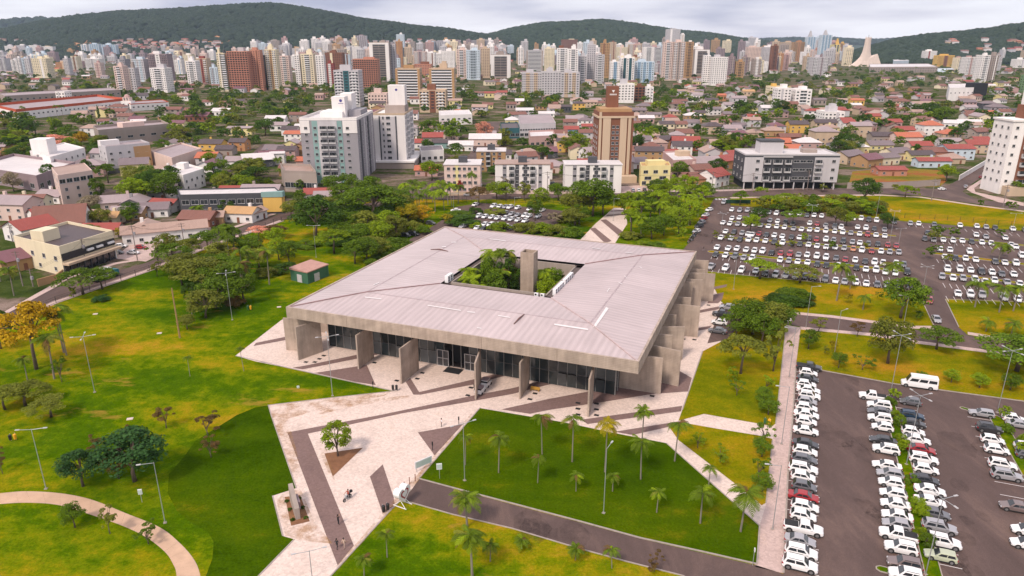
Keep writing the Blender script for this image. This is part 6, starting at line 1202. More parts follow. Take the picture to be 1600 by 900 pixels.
def near_tower_B():
    X0, Y = G(586, 262); X1, _ = G(636, 262); w = X1 - X0; h = HT(610, 262, 180); d = 36; o = empty('apartment_tower', (X0 + w / 2, Y + d / 2)); x, y = w / 2, d / 2
    OCC.append((X0 + w / 2, Y + d / 2, 24)); b = MB(); b.box(0, 0, 0, w, d, h); part('wall', b, wall('white'), o)
    for a in ((0, -y + .2, w, .4), (0, y - .2, w, .4), (-x + .2, 0, .4, d - .8), (x - .2, 0, .4, d - .8)): b = MB(); b.box(a[0], a[1], h, a[2], a[3], 1.1); part('parapet', b, wall('beige'), o)
    b = MB(); b.box(x * .25, 0, h, w * .62, 16, 4.5); part('penthouse', b, wall('stain'), o); b = MB(); b.box(x * .32, 1, h + 4.5, w * .52, 9, 11); part('water_tank', b, wall('white'), o)
    b = MB(); b.box(2, -1.5, -.1, w + 5, d + 5, 3.6); part('podium', b, wall('stain'), o); b = MB(); b.box(2, -1.6, 3.55, w + 6, d + 6, .9); part('podium_parapet', b, wall('white'), o)
    r = MB(); r.prism([(-x * .55, -y - .12), (x * .45, -y - .12), (x * .45, -y - .003), (-x * .55, -y - .003)], 3, h - .8); part('facade_bay', r, wall('lgrey'), o)
    for xa in (-x * .55, x * .45): s = MB(); s.prism([(xa - .35, -y - .3), (xa + .35, -y - .3), (xa + .35, -y - .003), (xa - .35, -y - .003)], 3, h - .6); part('facade_strip', s, wall('dgrey'), o)
    fh = (h - 4) / 8
    for f in range(8):
        z = 4.5 + f * fh
        link('window', win_mesh(2.3, 1.5), o, (-x * .05 + .3, -y - .14, z + .5)); link('window', win_mesh(1.0, 1.5), o, (-x * .33, -y - .14, z + .5))
        for i in range(7):
            k = 'balcony' if i in (1, 4) else 'win'; link('window' if k == 'win' else 'balcony', win_mesh(1.5 if k == 'win' else 2.6, 1.4 if k == 'win' else 1.9, k), o, (x + .01, -y + 3 + i * 5, z + .4), math.pi / 2)
    lg = MB(); lg.disc((x * .32, -3.52, h + 13), .7, 'y-', 14); part('roof_logo', lg, mat('logo_blue', (.06, .05, .22), .5), o)
    thing(o, 'slim white apartment tower with recessed centre on a grey podium', 'right of the grey tower', 'tower block')
near_tower_B()
def near_block(x0, x1, yt, yb, c, rc, desc, place, cols, kinds, d=13, strips=()):
    X0, Y = G(x0, yb); X1, _ = G(x1, yb); w = X1 - X0; h = HT((x0 + x1) / 2, yb, yt); o = empty('apartment_block', (X0 + w / 2, Y + d / 2)); x, y = w / 2, d / 2; OCC.append((X0 + w / 2, Y + d / 2, w * .6))
    b = MB(); b.box(0, 0, 0, w, d, h); part('wall', b, wall(c), o)
    b = MB(); b.box(0, 0, h, w + .7, d + .7, .35, 0, 0, True); part('roof_slab', b, roofm(rc), o)
    b = MB(); b.box(0, -1, h + .35, 4.2, 3.4, 2.8); part('water_tank', b, wall('dgrey'), o)
    for a, cc_ in strips: s = MB(); s.prism([(a * w - .9, -y - .10), (a * w + .9, -y - .10), (a * w + .9, -y - .003), (a * w - .9, -y - .003)], 0, h - .05); part('facade_strip', s, wall(cc_), o)
    fl = 4; fh = h / fl
    for f in range(fl):
        for a, k in zip(cols, kinds):
            z = f * fh + (.9 if k == 'win' else .25)
            if f == 0 and k == 'balcony': k = 'win'
            link('balcony' if k == 'balcony' else 'window', win_mesh(1.5 if k == 'win' else 2.4, 1.4 if k == 'win' else 2.1, k), o, (a * w, -y - .11, z))
        for i in range(3): link('window', win_mesh(1.4, 1.4), o, (x + .01, -y + 2.3 + i * 4.2, f * fh + .9), math.pi / 2); link('window', win_mesh(1.4, 1.4), o, (-x - .01, y - 2.3 - i * 4.2, f * fh + .9), -math.pi / 2)
    thing(o, desc, place, 'building'); return o
near_block(774, 859, 257, 300, 'white', 'b', 'white four-storey block with grey window strips, beige roof', 'behind the back car park', (-.33, -.20, -.10, .02, .09, .18, .32), ('win', 'balcony', 'win', 'win', 'win', 'balcony', 'win'), strips=((-.10, 'dgrey'), (.05, 'dgrey'), (-.33, 'grey'), (.32, 'grey')))
near_block(882, 970, 258, 302, 'white', 'w', 'white four-storey block with grey window strips, white roof', 'behind the back car park', (-.33, -.20, -.10, .02, .09, .18, .32), ('win', 'balcony', 'win', 'win', 'win', 'balcony', 'win'), strips=((-.10, 'dgrey'), (.05, 'dgrey'), (-.33, 'grey'), (.32, 'grey')))
near_block(695, 751, 258, 301, 'pink', 'w', 'pale pink four-storey block with yellow accents', 'left of the two white blocks', (-.38, -.22, -.08, .06, .20, .36), ('win',) * 6, strips=((-.15, 'lyellow'),), d=16)
near_block(745, 790, 237, 268, 'tan', 'w', 'tan and brown apartment block partly hidden', 'between the pink and white blocks', (-.3, -.1, .1, .3), ('win', 'balcony', 'win', 'win'), strips=((-.1, 'brown'), (.28, 'brown')), d=14)
def brown_tower():
    X0, Y = G(930, 283); X1, _ = G(984, 283); w = X1 - X0; h = HT(957, 283, 175); d = 16; o = empty('apartment_tower', (X0 + w / 2, Y + d / 2), R(3)); x, y = w / 2, d / 2; OCC.append((X0 + w / 2, Y + d / 2, 15))
    b = MB(); b.box(0, 0, 0, w, d, h); part('wall', b, wall('brown'), o)
    for a, c in ((-x * .96, -x * .82), (-x * .74, -x * .30), (x * .24, x * .62), (x * .70, x * .86)): s = MB(); s.prism([(a, -y - .5), (c, -y - .5), (c, -y - .003), (a, -y - .003)], 0, h - 3 * (abs(a) < x * .8)); part('facade_pilaster', s, wall('beige'), o)
    b = MB(); b.box(0, 0, h - 3, w + 1.2, d + 1.2, 1.0, 0, 0, True); part('cornice', b, wall('beige'), o)
    b = MB(); b.box(0, 0, h, w * .9, d * .9, 1.6); part('parapet', b, wall('tan'), o)
    for a in (-x * .13, x * .10):
        for f in range(10): link('window', win_mesh(1.5, 1.5), o, (a, -y - .02, 2.5 + f * (h - 8) / 10))
    for f in range(10):
        for i in range(3): link('window', win_mesh(1.4, 1.3), o, (-x - .01, y - 3 - i * 5, 2.5 + f * (h - 8) / 10), -math.pi / 2); link('window', win_mesh(1.4, 1.3), o, (x + .01, -y + 3 + i * 5, 2.5 + f * (h - 8) / 10), math.pi / 2)
    b = MB(); b.box(-x * .05, 3, h + 1.6, w * .32, 5.5, 10.5); part('sign_tower', b, wall('brown'), o)
    g = MB(); g.tri((-x * .05 - .8, .22, h + 10.2), (-x * .05, .22, h + 8.9), (-x * .05 + .8, .22, h + 10.2)); 
    part('sign_emblem', g, M_WHITE, o); g = MB()
    for i in range(6): g.box(-x * .05 - 1.6 + i * .62, .22, h + 7.7, .42, .05, .7, 0, 0, True)
    part('sign_lettering', g, M_WHITE, o); b = MB(); b.box(6, -y - 3, 0, 10, 6, 3.4); part('entrance_wing', b, wall('beige'), o)
    thing(o, 'brown and beige tower with tall pilasters and brown rooftop sign tower', 'behind the white blocks', 'tower block')
brown_tower()
def block_F():
    X0, Y = G(1160, 296); X1, _ = G(1305, 296); w = X1 - X0; h = HT(1230, 296, 243); d = 19; o = empty('apartment_block', (X0 + w / 2, Y + d / 2), R(-1.5)); x, y = w / 2, d / 2; OCC.append((X0 + w / 2, Y + d / 2, w * .55))
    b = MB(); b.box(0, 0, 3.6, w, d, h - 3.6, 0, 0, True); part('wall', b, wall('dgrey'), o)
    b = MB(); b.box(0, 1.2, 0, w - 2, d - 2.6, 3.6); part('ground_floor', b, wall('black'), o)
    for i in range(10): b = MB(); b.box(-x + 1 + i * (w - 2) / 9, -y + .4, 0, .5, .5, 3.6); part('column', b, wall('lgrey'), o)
    for a in ((0, -y + .15, w, .3), (0, y - .15, w, .3), (-x + .15, 0, .3, d - .6), (x - .15, 0, .3, d - .6)): b = MB(); b.box(a[0], a[1], h, a[2], a[3], .7); part('parapet', b, wall('lgrey'), o)
    b = MB(); b.box(0, 0, h, w - .8, d - .8, .1); part('roof_slab', b, roofm('w'), o)
    for a, c in ((-x, -x * .60), (x * .48, x)): s = MB(); s.prism([(a, -y - .35), (c, -y - .35), (c, -y - .003), (a, -y - .003)], 3.7, h - .9); part('facade_panel', s, wall('lgrey'), o)
    for z in (3.6, h - .9): s = MB(); s.box(-x * .30, -y - .25, z, x * .62, .5, .5, 0, 0, True); part('facade_frame', s, wall('lgrey'), o)
    b = MB(); b.box(-x * .36, 1, h, w * .25, 8, 5.6); part('penthouse', b, wall('lgrey'), o); b = MB(); b.box(-x * .36, 1, h + 5.6, w * .26, 8.5, .8); part('penthouse_roof', b, wall('dgrey'), o); b = MB(); b.box(x * .5, 1, h, 7, 4, 1.8); part('roof_box', b, wall('stain'), o)
    for f in range(3):
        z = 4.7 + f * (h - 4.4) / 3
        for a in (-x * .72, x * .88): link('window', win_mesh(1.8, 1.5), o, (a, -y - .36, z + .3))
        for a, k, wd in ((-x * .52, 'balcony', 3.0), (-x * .30, 'balcony', 4.2), (-x * .08, 'balcony', 3.0), (x * .56, 'balcony', 3.4)): link('balcony', win_mesh(wd, 2.0, k), o, (a, -y - (.36 if a > x * .5 else .02), z - .3))
        for a in (x * .10, x * .24, x * .38): link('window', win_mesh(2.8, 1.3), o, (a, -y - .02, z + .3))
        for i in range(3): link('window', win_mesh(1.6, 1.4), o, (-x - .01, y - 3 - i * 6, z + .2), -math.pi / 2)
    thing(o, 'long grey three-storey block over an open dark ground floor', 'beyond the upper car park', 'building')
block_F()
def right_tower():
    X0, Y = G(1559, 303); h = HT(1590, 303, 190); d = 14; w = 46; o = empty('apartment_tower', (X0 + w / 2, Y + d / 2), 0); x, y = w / 2, d / 2; OCC.append((X0 + w / 2, Y + d / 2, 28))
    b = MB(); b.box(0, 0, 0, w, d, h); part('wall', b, wall('white'), o)
    b = MB(); b.box(0, 0, h, w + 1, d + 1, .8, 0, 0, True); part('cornice', b, wall('white'), o)
    fh = (h - 5) / 7
    for k in range(2):
        xa = -x + 9.2 + k * 17; s = MB(); s.prism([(xa - 3.2, -y - .1), (xa + 3.2, -y - .1), (xa + 3.2, -y - .003), (xa - 3.2, -y - .003)], 4.5, h - 3); part('facade_strip', s, wall('brown'), o)
        for j in range(5):
            a = j / 5 * math.pi; 
        ar = MB(); ar.prism([(xa - 3.2, -y - .1), (xa + 3.2, -y - .1), (xa + 3.2, -y - .003), (xa - 3.2, -y - .003)], h - 3, [h - 3.0, h - 3.0, h - 3.0, h - 3.0]); v = []
        am = MB(); pts = [(xa + 3.2 * math.cos(q * math.pi / 8), h - 3 + 2.2 * math.sin(q * math.pi / 8)) for q in range(9)]
        for q in range(8): am.tri((xa, -y - .1, h - 3), (pts[q + 1][0], -y - .1, pts[q + 1][1]), (pts[q][0], -y - .1, pts[q][1]))
        part('facade_arch', am, wall('brown'), o)
        for f in range(7):
            link('balcony', win_mesh(4.4, 1.9, 'balcony'), o, (xa, -y - .11, 4.9 + f * fh))
    for f in range(7):
        for xa in (-x + 2.4, -x + 15.2, -x + 19, -x + 22): link('window', win_mesh(1.4, 1.3), o, (xa, -y - .02, 5.6 + f * fh)) 
        for i in range(3): link('window', win_mesh(1.4, 1.3), o, (-x - .01, y - 2.5 - i * 4.4, 5.4 + f * fh), -math.pi / 2)
    b = MB(); b.box(-x + 15, 0, h + .8, 14, 9, 6.2); part('penthouse', b, wall('brown'), o); b = MB(); b.box(-x + 15, 0, h + 7, 12, 8, 6.5); part('water_tank', b, wall('white'), o)
    b = MB(); b.box(4, -y - 3, 0, w + 6, 5, 4.2); part('ground_wing', b, wall('beige'), o)
    thing(o, 'white tower with brown arched balcony strips', 'at the right edge behind the junction', 'tower block')
right_tower()
# ---- low commercial buildings at the left: boxes on surveyed corners
def quad_building(A, B, C, h, c, rc, desc, place, parapet=.9, wins=None, z=0.0, name='shop_building', extra=None, cat='building', yt=None):
    """A, B, C: picture points at the foot of the left end, near corner and right end"""
    a, b, c3 = Vector(G(*A)), Vector(G(*B)), Vector(G(*C)); d4 = a + c3 - b; ctr = (a + c3) / 2
    o = empty(name, tuple(ctr)); L = [tuple(p - ctr) for p in (a, b, c3, d4)]; OCC.append((ctr.x, ctr.y, (a - c3).length * .42))
    w = MB(); w.prism(L, -.1, h); part('wall', w, wall(c), o)
    if parapet:
        q = [Vector(p) for p in L]
        for i in range(4):
            p0, p1 = q[i], q[(i + 1) % 4]; u = (p1 - p0).normalized(); n = Vector((-u.y, u.x)) * .28 * (1 if (q[1] - q[0]).cross(q[2] - q[1]) > 0 else -1)
            m = MB(); m.prism([tuple(p0 + u * .02 * i), tuple(p1 - u * .3), tuple(p1 - u * .3 + n), tuple(p0 + u * .02 * i + n)], h + .001 * i, h + parapet + .002 * i); part('parapet', m, wall('rust' if rc == 'r' else c), o)
        r = MB(); q2 = [Vector(p) * .985 for p in L]; r.prism([tuple(p) for p in q2], h - .1, h + .08); part('roof_sheet', r, roofm('s' if rc == 'r' else rc), o)
    else:
        r = MB(); q2 = [Vector(p) * 1.03 for p in L]; r.prism([tuple(p) for p in q2], h, h + .35, 0, True, True); part('roof_slab', r, roofm(rc), o)
    for (s, n, zz, ww, hh) in (wins or []): put_row(o, L[s], L[(s + 1) % 4], zz, n, ww, hh)
    if extra: extra(o, [Vector(p) for p in L], h)
    thing(o, desc, place, cat); return o
def tankbox(fx, fy, w, d, hh, c='white'):
    def f(o, L, h): p = L[0] * 0 + (L[1] - L[0]) * (fx - .5) + (L[2] - L[1]) * (fy - .5); u = (L[2] - L[1]); m = MB(); m.box(p.x, p.y, h, w, d, hh, math.atan2(u.y, u.x)); part('roof_tank', m, wall(c), o)
    return f
def cream_shop_extra(o, L, h):
    tankbox(.45, .22, 6, 5, 3.6, 'cream')(o, L, h); u = (L[2] - L[1]); n = Vector((u.y, -u.x)).normalized(); yaw = math.atan2(u.y, u.x); m_ = (L[1] + L[2]) / 2
    g = MB(); g.box(m_.x + n.x * .1, m_.y + n.y * .1, h * .56, u.length * .98, .3, h * .26, yaw); part('window_band', g, M_GLASS, o)
    g = MB(); g.box(m_.x + n.x * .1, m_.y + n.y * .1, .1, u.length * .94, .3, h * .36, yaw); part('shop_window', g, M_GLASS, o)
    g = MB(); g.box(m_.x + n.x * 1.1, m_.y + n.y * 1.1, h * .42, u.length * 1.0, 2.6, .7, yaw, 0, True); part('canopy', g, wall('beige'), o)
    for t in (.50, .68, .90): p = L[1] + u * t + n * .5; g = MB(); g.box(p.x, p.y, h * .66, 2.4, .7, .6, yaw, 0, True); part('window_awning', g, M_WHITE, o)
    for t in (.0, .12, .24, .36, .48, .60, .72, .84, .96): p = L[1] + u * t + n * .35; g = MB(); g.box(p.x, p.y, .1, .25, .35, h * .4, yaw); part('shop_post', g, wall('dgrey') if t < .9 else M_WHITE, o)
PLF = 'in the left quarter behind the street'
quad_building((31, 413), (102, 432), (184, 403), 8.6, 'cream', 'd', 'cream two-storey shop building with long dark glass front', 'beside the left street', 1.0, [(0, 4, 4.6, 1.6, 1.5), (0, 3, 1.2, 1.4, 1.3)], extra=cream_shop_extra)
quad_building((282, 328), (286, 338), (443, 334), 8.5, 'dgrey', 'w', 'long grey warehouse with a blue and yellow end', PLF, .6, [(1, 11, 4.8, 3.0, 2.0), (1, 10, 1.2, 3.0, 1.6)], extra=lambda o, L, h: [part('painted_end', (lambda m: (m.prism([tuple(L[2] + (L[1] - L[2]) * .19 - Vector((0, .35))), tuple(L[2] - Vector((0, .35))), tuple(L[2] + Vector((.5, 2))), tuple(L[2] + (L[1] - L[2]) * .19)], 1.0, h - 1.2), m)[1])(MB()), wall('yellow'), o), part('painted_trim', (lambda m: (m.prism([tuple(L[2] + (L[1] - L[2]) * .20 - Vector((0, .55))), tuple(L[2] - Vector((-.6, .55))), tuple(L[2] + Vector((.8, 2))), tuple(L[2] + (L[1] - L[2]) * .2)], h - 1.2, h + 1.0), m)[1])(MB()), wall('aqua'), o)])
quad_building((441, 286), (447, 299), (497, 301), 9.0, 'stain', 'b', 'brown concrete hall with a heavy overhanging roof beam', 'left of the grey tower', 1.2, [(1, 6, 2.0, 3.0, 2.6)])
quad_building((90, 308), (100, 323), (153, 313), 13.5, 'pink', 'b', 'pinkish white four-storey house with glazed top floor', PLF, .4, [(1, 5, 10.0, 2.6, 1.9), (1, 3, 6.5, 1.3, 1.5), (1, 3, 3.0, 1.3, 1.5), (0, 2, 10, 2.4, 1.8), (0, 2, 6.5, 1.2, 1.4), (0, 2, 3, 1.2, 1.4)])
quad_building((160, 264), (172, 270), (240, 262), 13.5, 'lgrey', 's', 'beige and white five-storey block with orange-beige panels', PLF, 1.0, [(1, 5, 9.6, 1.5, 1.3), (1, 5, 6.4, 1.5, 1.3), (1, 5, 3.2, 1.5, 1.3), (0, 2, 9.6, 1.5, 1.3), (0, 2, 6.4, 1.5, 1.3)], extra=lambda o, L, h: (tankbox(.3, .2, 10, 4, 3.0)(o, L, h), part('facade_panel', (lambda m: (m.prism([tuple(L[1] + (L[2] - L[1]) * .62 + Vector((0, -.3))), tuple(L[2] + Vector((0, -.3))), tuple(L[2] + Vector((0, .2))), tuple(L[1] + (L[2] - L[1]) * .62 + Vector((0, .2)))], 0, h - .5), m)[1])(MB()), wall('tan'), o)))
quad_building((52, 262), (84, 273), (137, 256), 9, 'white', 'w', 'white office building with a high white stair tower', PLF, .7, [(1, 6, 5.4, 1.6, 1.4), (1, 6, 2.0, 1.6, 1.4)], extra=tankbox(.5, .15, 9, 9, 8.5))
quad_building((-40, 282), (62, 300), (122, 276), 6.5, 'mauve', 'w', 'low modern grey building with a flat white roof', PLF, 1.5, [(1, 6, 1.4, 3.6, 2.4), (0, 6, 1.4, 3.6, 2.4)])
quad_building((150, 222), (158, 230), (268, 218), 10, 'stain', 's', 'wide beige building with dark brown roof beam', 'behind the trees at left', 1.8, [(1, 6, 4.6, 4.0, 1.6)], extra=tankbox(.4, .5, 16, 8, 3.5, 'pink'))
quad_building((240, 260), (272, 272), (318, 255), 8, 'pink', 's', 'pale warehouse with brown roof edge', 'behind the trees at left', 1.0, [(1, 3, 2.0, 3.0, 2.0)])
quad_building((258, 290), (290, 302), (322, 290), 8, 'white', 'w', 'white two-storey house with roof terrace and blue tank', PLF, .8, [(1, 4, 4.6, 1.5, 1.3), (1, 3, 1.4, 1.5, 1.3), (0, 3, 4.6, 1.5, 1.3)], extra=tankbox(.4, .6, 5, 4, 3))
quad_building((-10, 178), (28, 188), (198, 168), 7.5, 'white', 'r', 'long white building with a bright orange-red roof edge', 'at the far left behind the trees', 2.6, [(1, 26, 3.8, 2.0, 1.4)])
quad_building((198, 170), (206, 174), (265, 170), 7, 'white', 'r', 'white wing with an orange-red roof edge', 'at the far left behind the trees', .8, [(1, 8, 3.4, 2.0, 1.4)])
quad_building((0, 158), (10, 163), (190, 152), 9, 'stain', 's', 'long brownish flat-roofed hall', 'at the far left', .8, [(1, 20, 4, 2.6, 2)]); quad_building((112, 164), (90, 164), (113, 163), 17, 'white', 'w', 'white cubic water tower block', 'at the far left', .5) if False else None
tower(90, 113, 144, 163, 'win', 'white', 'lgrey', pent=0, place='at the far left', desc='plain white cubic tower', d=14)
quad_building((810, 200), (812, 216), (868, 214), 10, 'lgrey', 's', 'grey commercial building with a long dark window band', 'in the middle behind the white blocks', .8, [(1, 14, 5.5, 1.7, 1.3), (1, 8, 1.5, 3.0, 2.2)])
quad_building((782, 207), (783, 217), (812, 216), 7, 'teal', 'd', 'dark teal shop beside the grey commercial building', 'in the middle behind the white blocks', .8, [(1, 4, 1.5, 3.0, 2.4)])
quad_building((826, 222), (828, 232), (868, 230), 7, 'rose', 'w', 'low shop with a wide white roof', 'in the middle behind the white blocks', 1.2, [(1, 5, 2, 2.4, 2.0)])
quad_building((998, 284), (1000, 291), (1046, 290), 9.5, 'lyellow', 'y', 'yellow three-storey house with rooftop terrace', 'right of the white blocks', .8, [(1, 3, 6.4, 2.4, 1.6), (1, 2, 3.2, 3.6, 1.7), (1, 4, .6, 2.2, 2.0)], extra=tankbox(.5, .5, 9, 5, 2.6, 'lyellow'))
quad_building((1034, 262), (1050, 278), (1086, 276), 8.5, 'rose', 'w', 'low building with white flat roof around a dark court', 'right of the white blocks', 1.0, [(1, 4, 4.6, 2.0, 1.4), (1, 4, 1.2, 2.2, 1.6)], extra=tankbox(.4, .7, 7, 5, 2.8, 'beige'))
quad_building((733, 190), (734, 196), (737, 196), 8, 'white', 'w', 'narrow white wall', 'x', .5) if False else None
quad_building((686, 188), (688, 196), (738, 194), 8, 'white', 'w', 'long white flat-roofed building', 'behind the twin towers and trees', .8, [(1, 6, 4.5, 2.4, 1.2)])
quad_building((656, 246), (658, 254), (694, 252), 6.5, 'white', 'g', 'white workshop with blue doors and solar roof', 'right of the white tower', .6, [(1, 4, 1.5, 2.0, 1.8)])
quad_building((1478, 150), (1480, 158), (1520, 157), 15, 'white', 'w', 'modern white building with black curved wing', 'on the right among the houses', 1.0, [(1, 6, 9, 1.6, 1.4)], extra=lambda o, L, h: part('black_wing', (lambda m: (m.box(L[2].x + 6, L[2].y + 8, 0, 16, 20, h + 6), m)[1])(MB()), wall('black'), o))
quad_building((1357, 108), (1358, 114), (1464, 113), 13, 'stain', 'w', 'long three-storey school with blue-grey roof', 'beside the tent-shaped church', .8, [(1, 26, 8, 3.0, 2.2), (1, 26, 2.5, 3.0, 2.2)])
quad_building((1394, 100), (1395, 104), (1419, 103), 16, 'lblue', 'w', 'white and blue hall', 'behind the long school', .8)
def vault():
    X, Y = G(1475, 113); o = empty('sports_hall', (X, Y + 12)); m = MB(); n = 10; P = [(20 * math.cos(math.pi * i / n), 9 * math.sin(math.pi * i / n)) for i in range(n + 1)]
    for i in range(n): m.quad((-26, P[i][0] * .6, P[i][1]), (26, P[i][0] * .6, P[i][1]), (26, P[i + 1][0] * .6, P[i + 1][1]), (-26, P[i + 1][0] * .6, P[i + 1][1]))
    part('vaulted_roof', m, wall('lblue'), o); w = MB(); w.box(0, 0, 0, 51, 22, 3); part('wall', w, wall('lgrey'), o); thing(o, 'pale blue barrel-vaulted sports hall', 'beside the long school', 'building')
vault()
def church():
    X, Y = G(1356, 104); o = empty('church', (X, Y + 20)); h = HT(1355, 104, 59); k = 1.0
    s = MB(); m = 12; rings = [(0, 50, 18), (.10, 38, 15), (.2, 28, 12), (.32, 19, 10), (.5, 13, 8), (.75, 10, 7), (1.0, 9, 6.5)]; V = []
    for (t, rx, ry) in rings:
        for q in range(m): a = 2 * math.pi * q / m; s.v.append((rx * math.cos(a) - 2, ry * math.sin(a), h * t))
    for i in range(len(rings) - 1):
        for q in range(m): a, b = i * m + q, i * m + (q + 1) % m; s.f.append((a, b, b + m, a + m)); s.m.append(0)
    part('spire', s, wall('church'), o)
    for q in range(6): a = q * math.pi / 3; c = MB(); c.tube([(8 * math.cos(a) - 2, 5.6 * math.sin(a), h), (8.4 * math.cos(a) - 2, 5.8 * math.sin(a), h + 4)], [1.4, .1], 4); part('spire_point', c, wall('church'), o)
    zt = HT(1370, 104, 84); t = MB(); P = dict(a=(-34, -14, 0), b=(46, -14, 0), c=(30, -8, zt), d=(-14, -6, zt * .45), e=(44, 22, 0), f=(-30, 22, 0), g=(20, 10, zt * .85))
    for tri in (('a', 'b', 'c'), ('a', 'c', 'd'), ('b', 'e', 'c'), ('e', 'g', 'c'), ('d', 'c', 'g'), ('a', 'd', 'f'), ('d', 'g', 'f'), ('g', 'e', 'f')): t.tri(*(P[q] for q in tri))
    part('tent_roof', t, wall('church'), o); c = MB(); c.box(-2, 0, h, .5, .5, 9); c.box(-2, 0, h + 5.5, 3.6, .5, .5, 0, 0, True); part('cross', c, wall('dgrey'), o)
    thing(o, 'tent-shaped concrete church with flaring spire and cross', 'on the right below the skyline', 'church'); OCC.append((X, Y + 20, 40))
church()
def bell_tower():
    X, Y = G(202, 172); o = empty('church_tower', (X, Y)); h = HT(202, 172, 152); OCC.append((X, Y, 10)); b = MB(); b.box(0, 0, 0, 11, 9, h * .72); part('wall', b, wall('white'), o); b = MB(); b.box(0, 0, h * .72, 7, 7, h * .28); part('belfry', b, wall('pink'), o)
    d = MB(); d.tube([(0, 0, h), (0, 0, h + 1.6), (0, 0, h + 2.8), (0, 0, h + 3.3)], [3.2, 2.7, 1.5, .2], 10); part('dome', d, wall('rose'), o)
    for x in (-2.6, 2.6): link('window', win_mesh(1.8, 5.0), o, (x, -4.52, h * .16))
    for x in (-1.5, 1.5): link('window', win_mesh(1.2, 3.0), o, (x, -3.52, h * .77))
    thing(o, 'white church tower with arched windows and small dome', 'at left among the trees', 'church tower')
bell_tower()
def green_shed():
    a, b, c = Vector(G(455, 438)), Vector(G(482, 444)), Vector(G(514, 431)); d4 = a + c - b; ctr = (a + c) / 2; o = empty('transformer_shed', tuple(ctr)); L = [p - ctr for p in (a, b, c, d4)]
    w = MB(); w.prism([tuple(p) for p in L], 0, 3.5); part('wall', w, mat('green_render', (0.045, 0.125, 0.075), .85, .12, .8, streak=True), o)
    r = MB(); r.prism([tuple(p * 1.05) for p in L], [3.5] * 4, [4.15, 3.8, 3.8, 4.15], 0, True, True); part('roof', r, mat('shed_roof', (0.42, 0.24, 0.20), .8, .15, .6), o)
    for s, t, ww in ((0, .52, 1.9), (1, .42, 2.2)):
        p = L[s] + (L[s + 1] - L[s]) * t; u = (L[s + 1] - L[s]).normalized(); n = Vector((u.y, -u.x)); m = MB(); m.box(0, -.06, .05, ww, .12, 2.4, 0, 0); q = part('door', m, wall('lgrey'), o, loc=(p.x, p.y, 0), rz=math.atan2(u.y, u.x)); hd = MB(); hd.box(ww * .35, -.15, 1.1, .08, .08, .25, 0, 0, True); part('handle', hd, M_DARK, q)
    OCC.append((ctr.x, ctr.y, 6)); thing(o, 'small green shed with pinkish roof and pale doors', 'on the lawn left of the hall', 'shed')
green_shed()

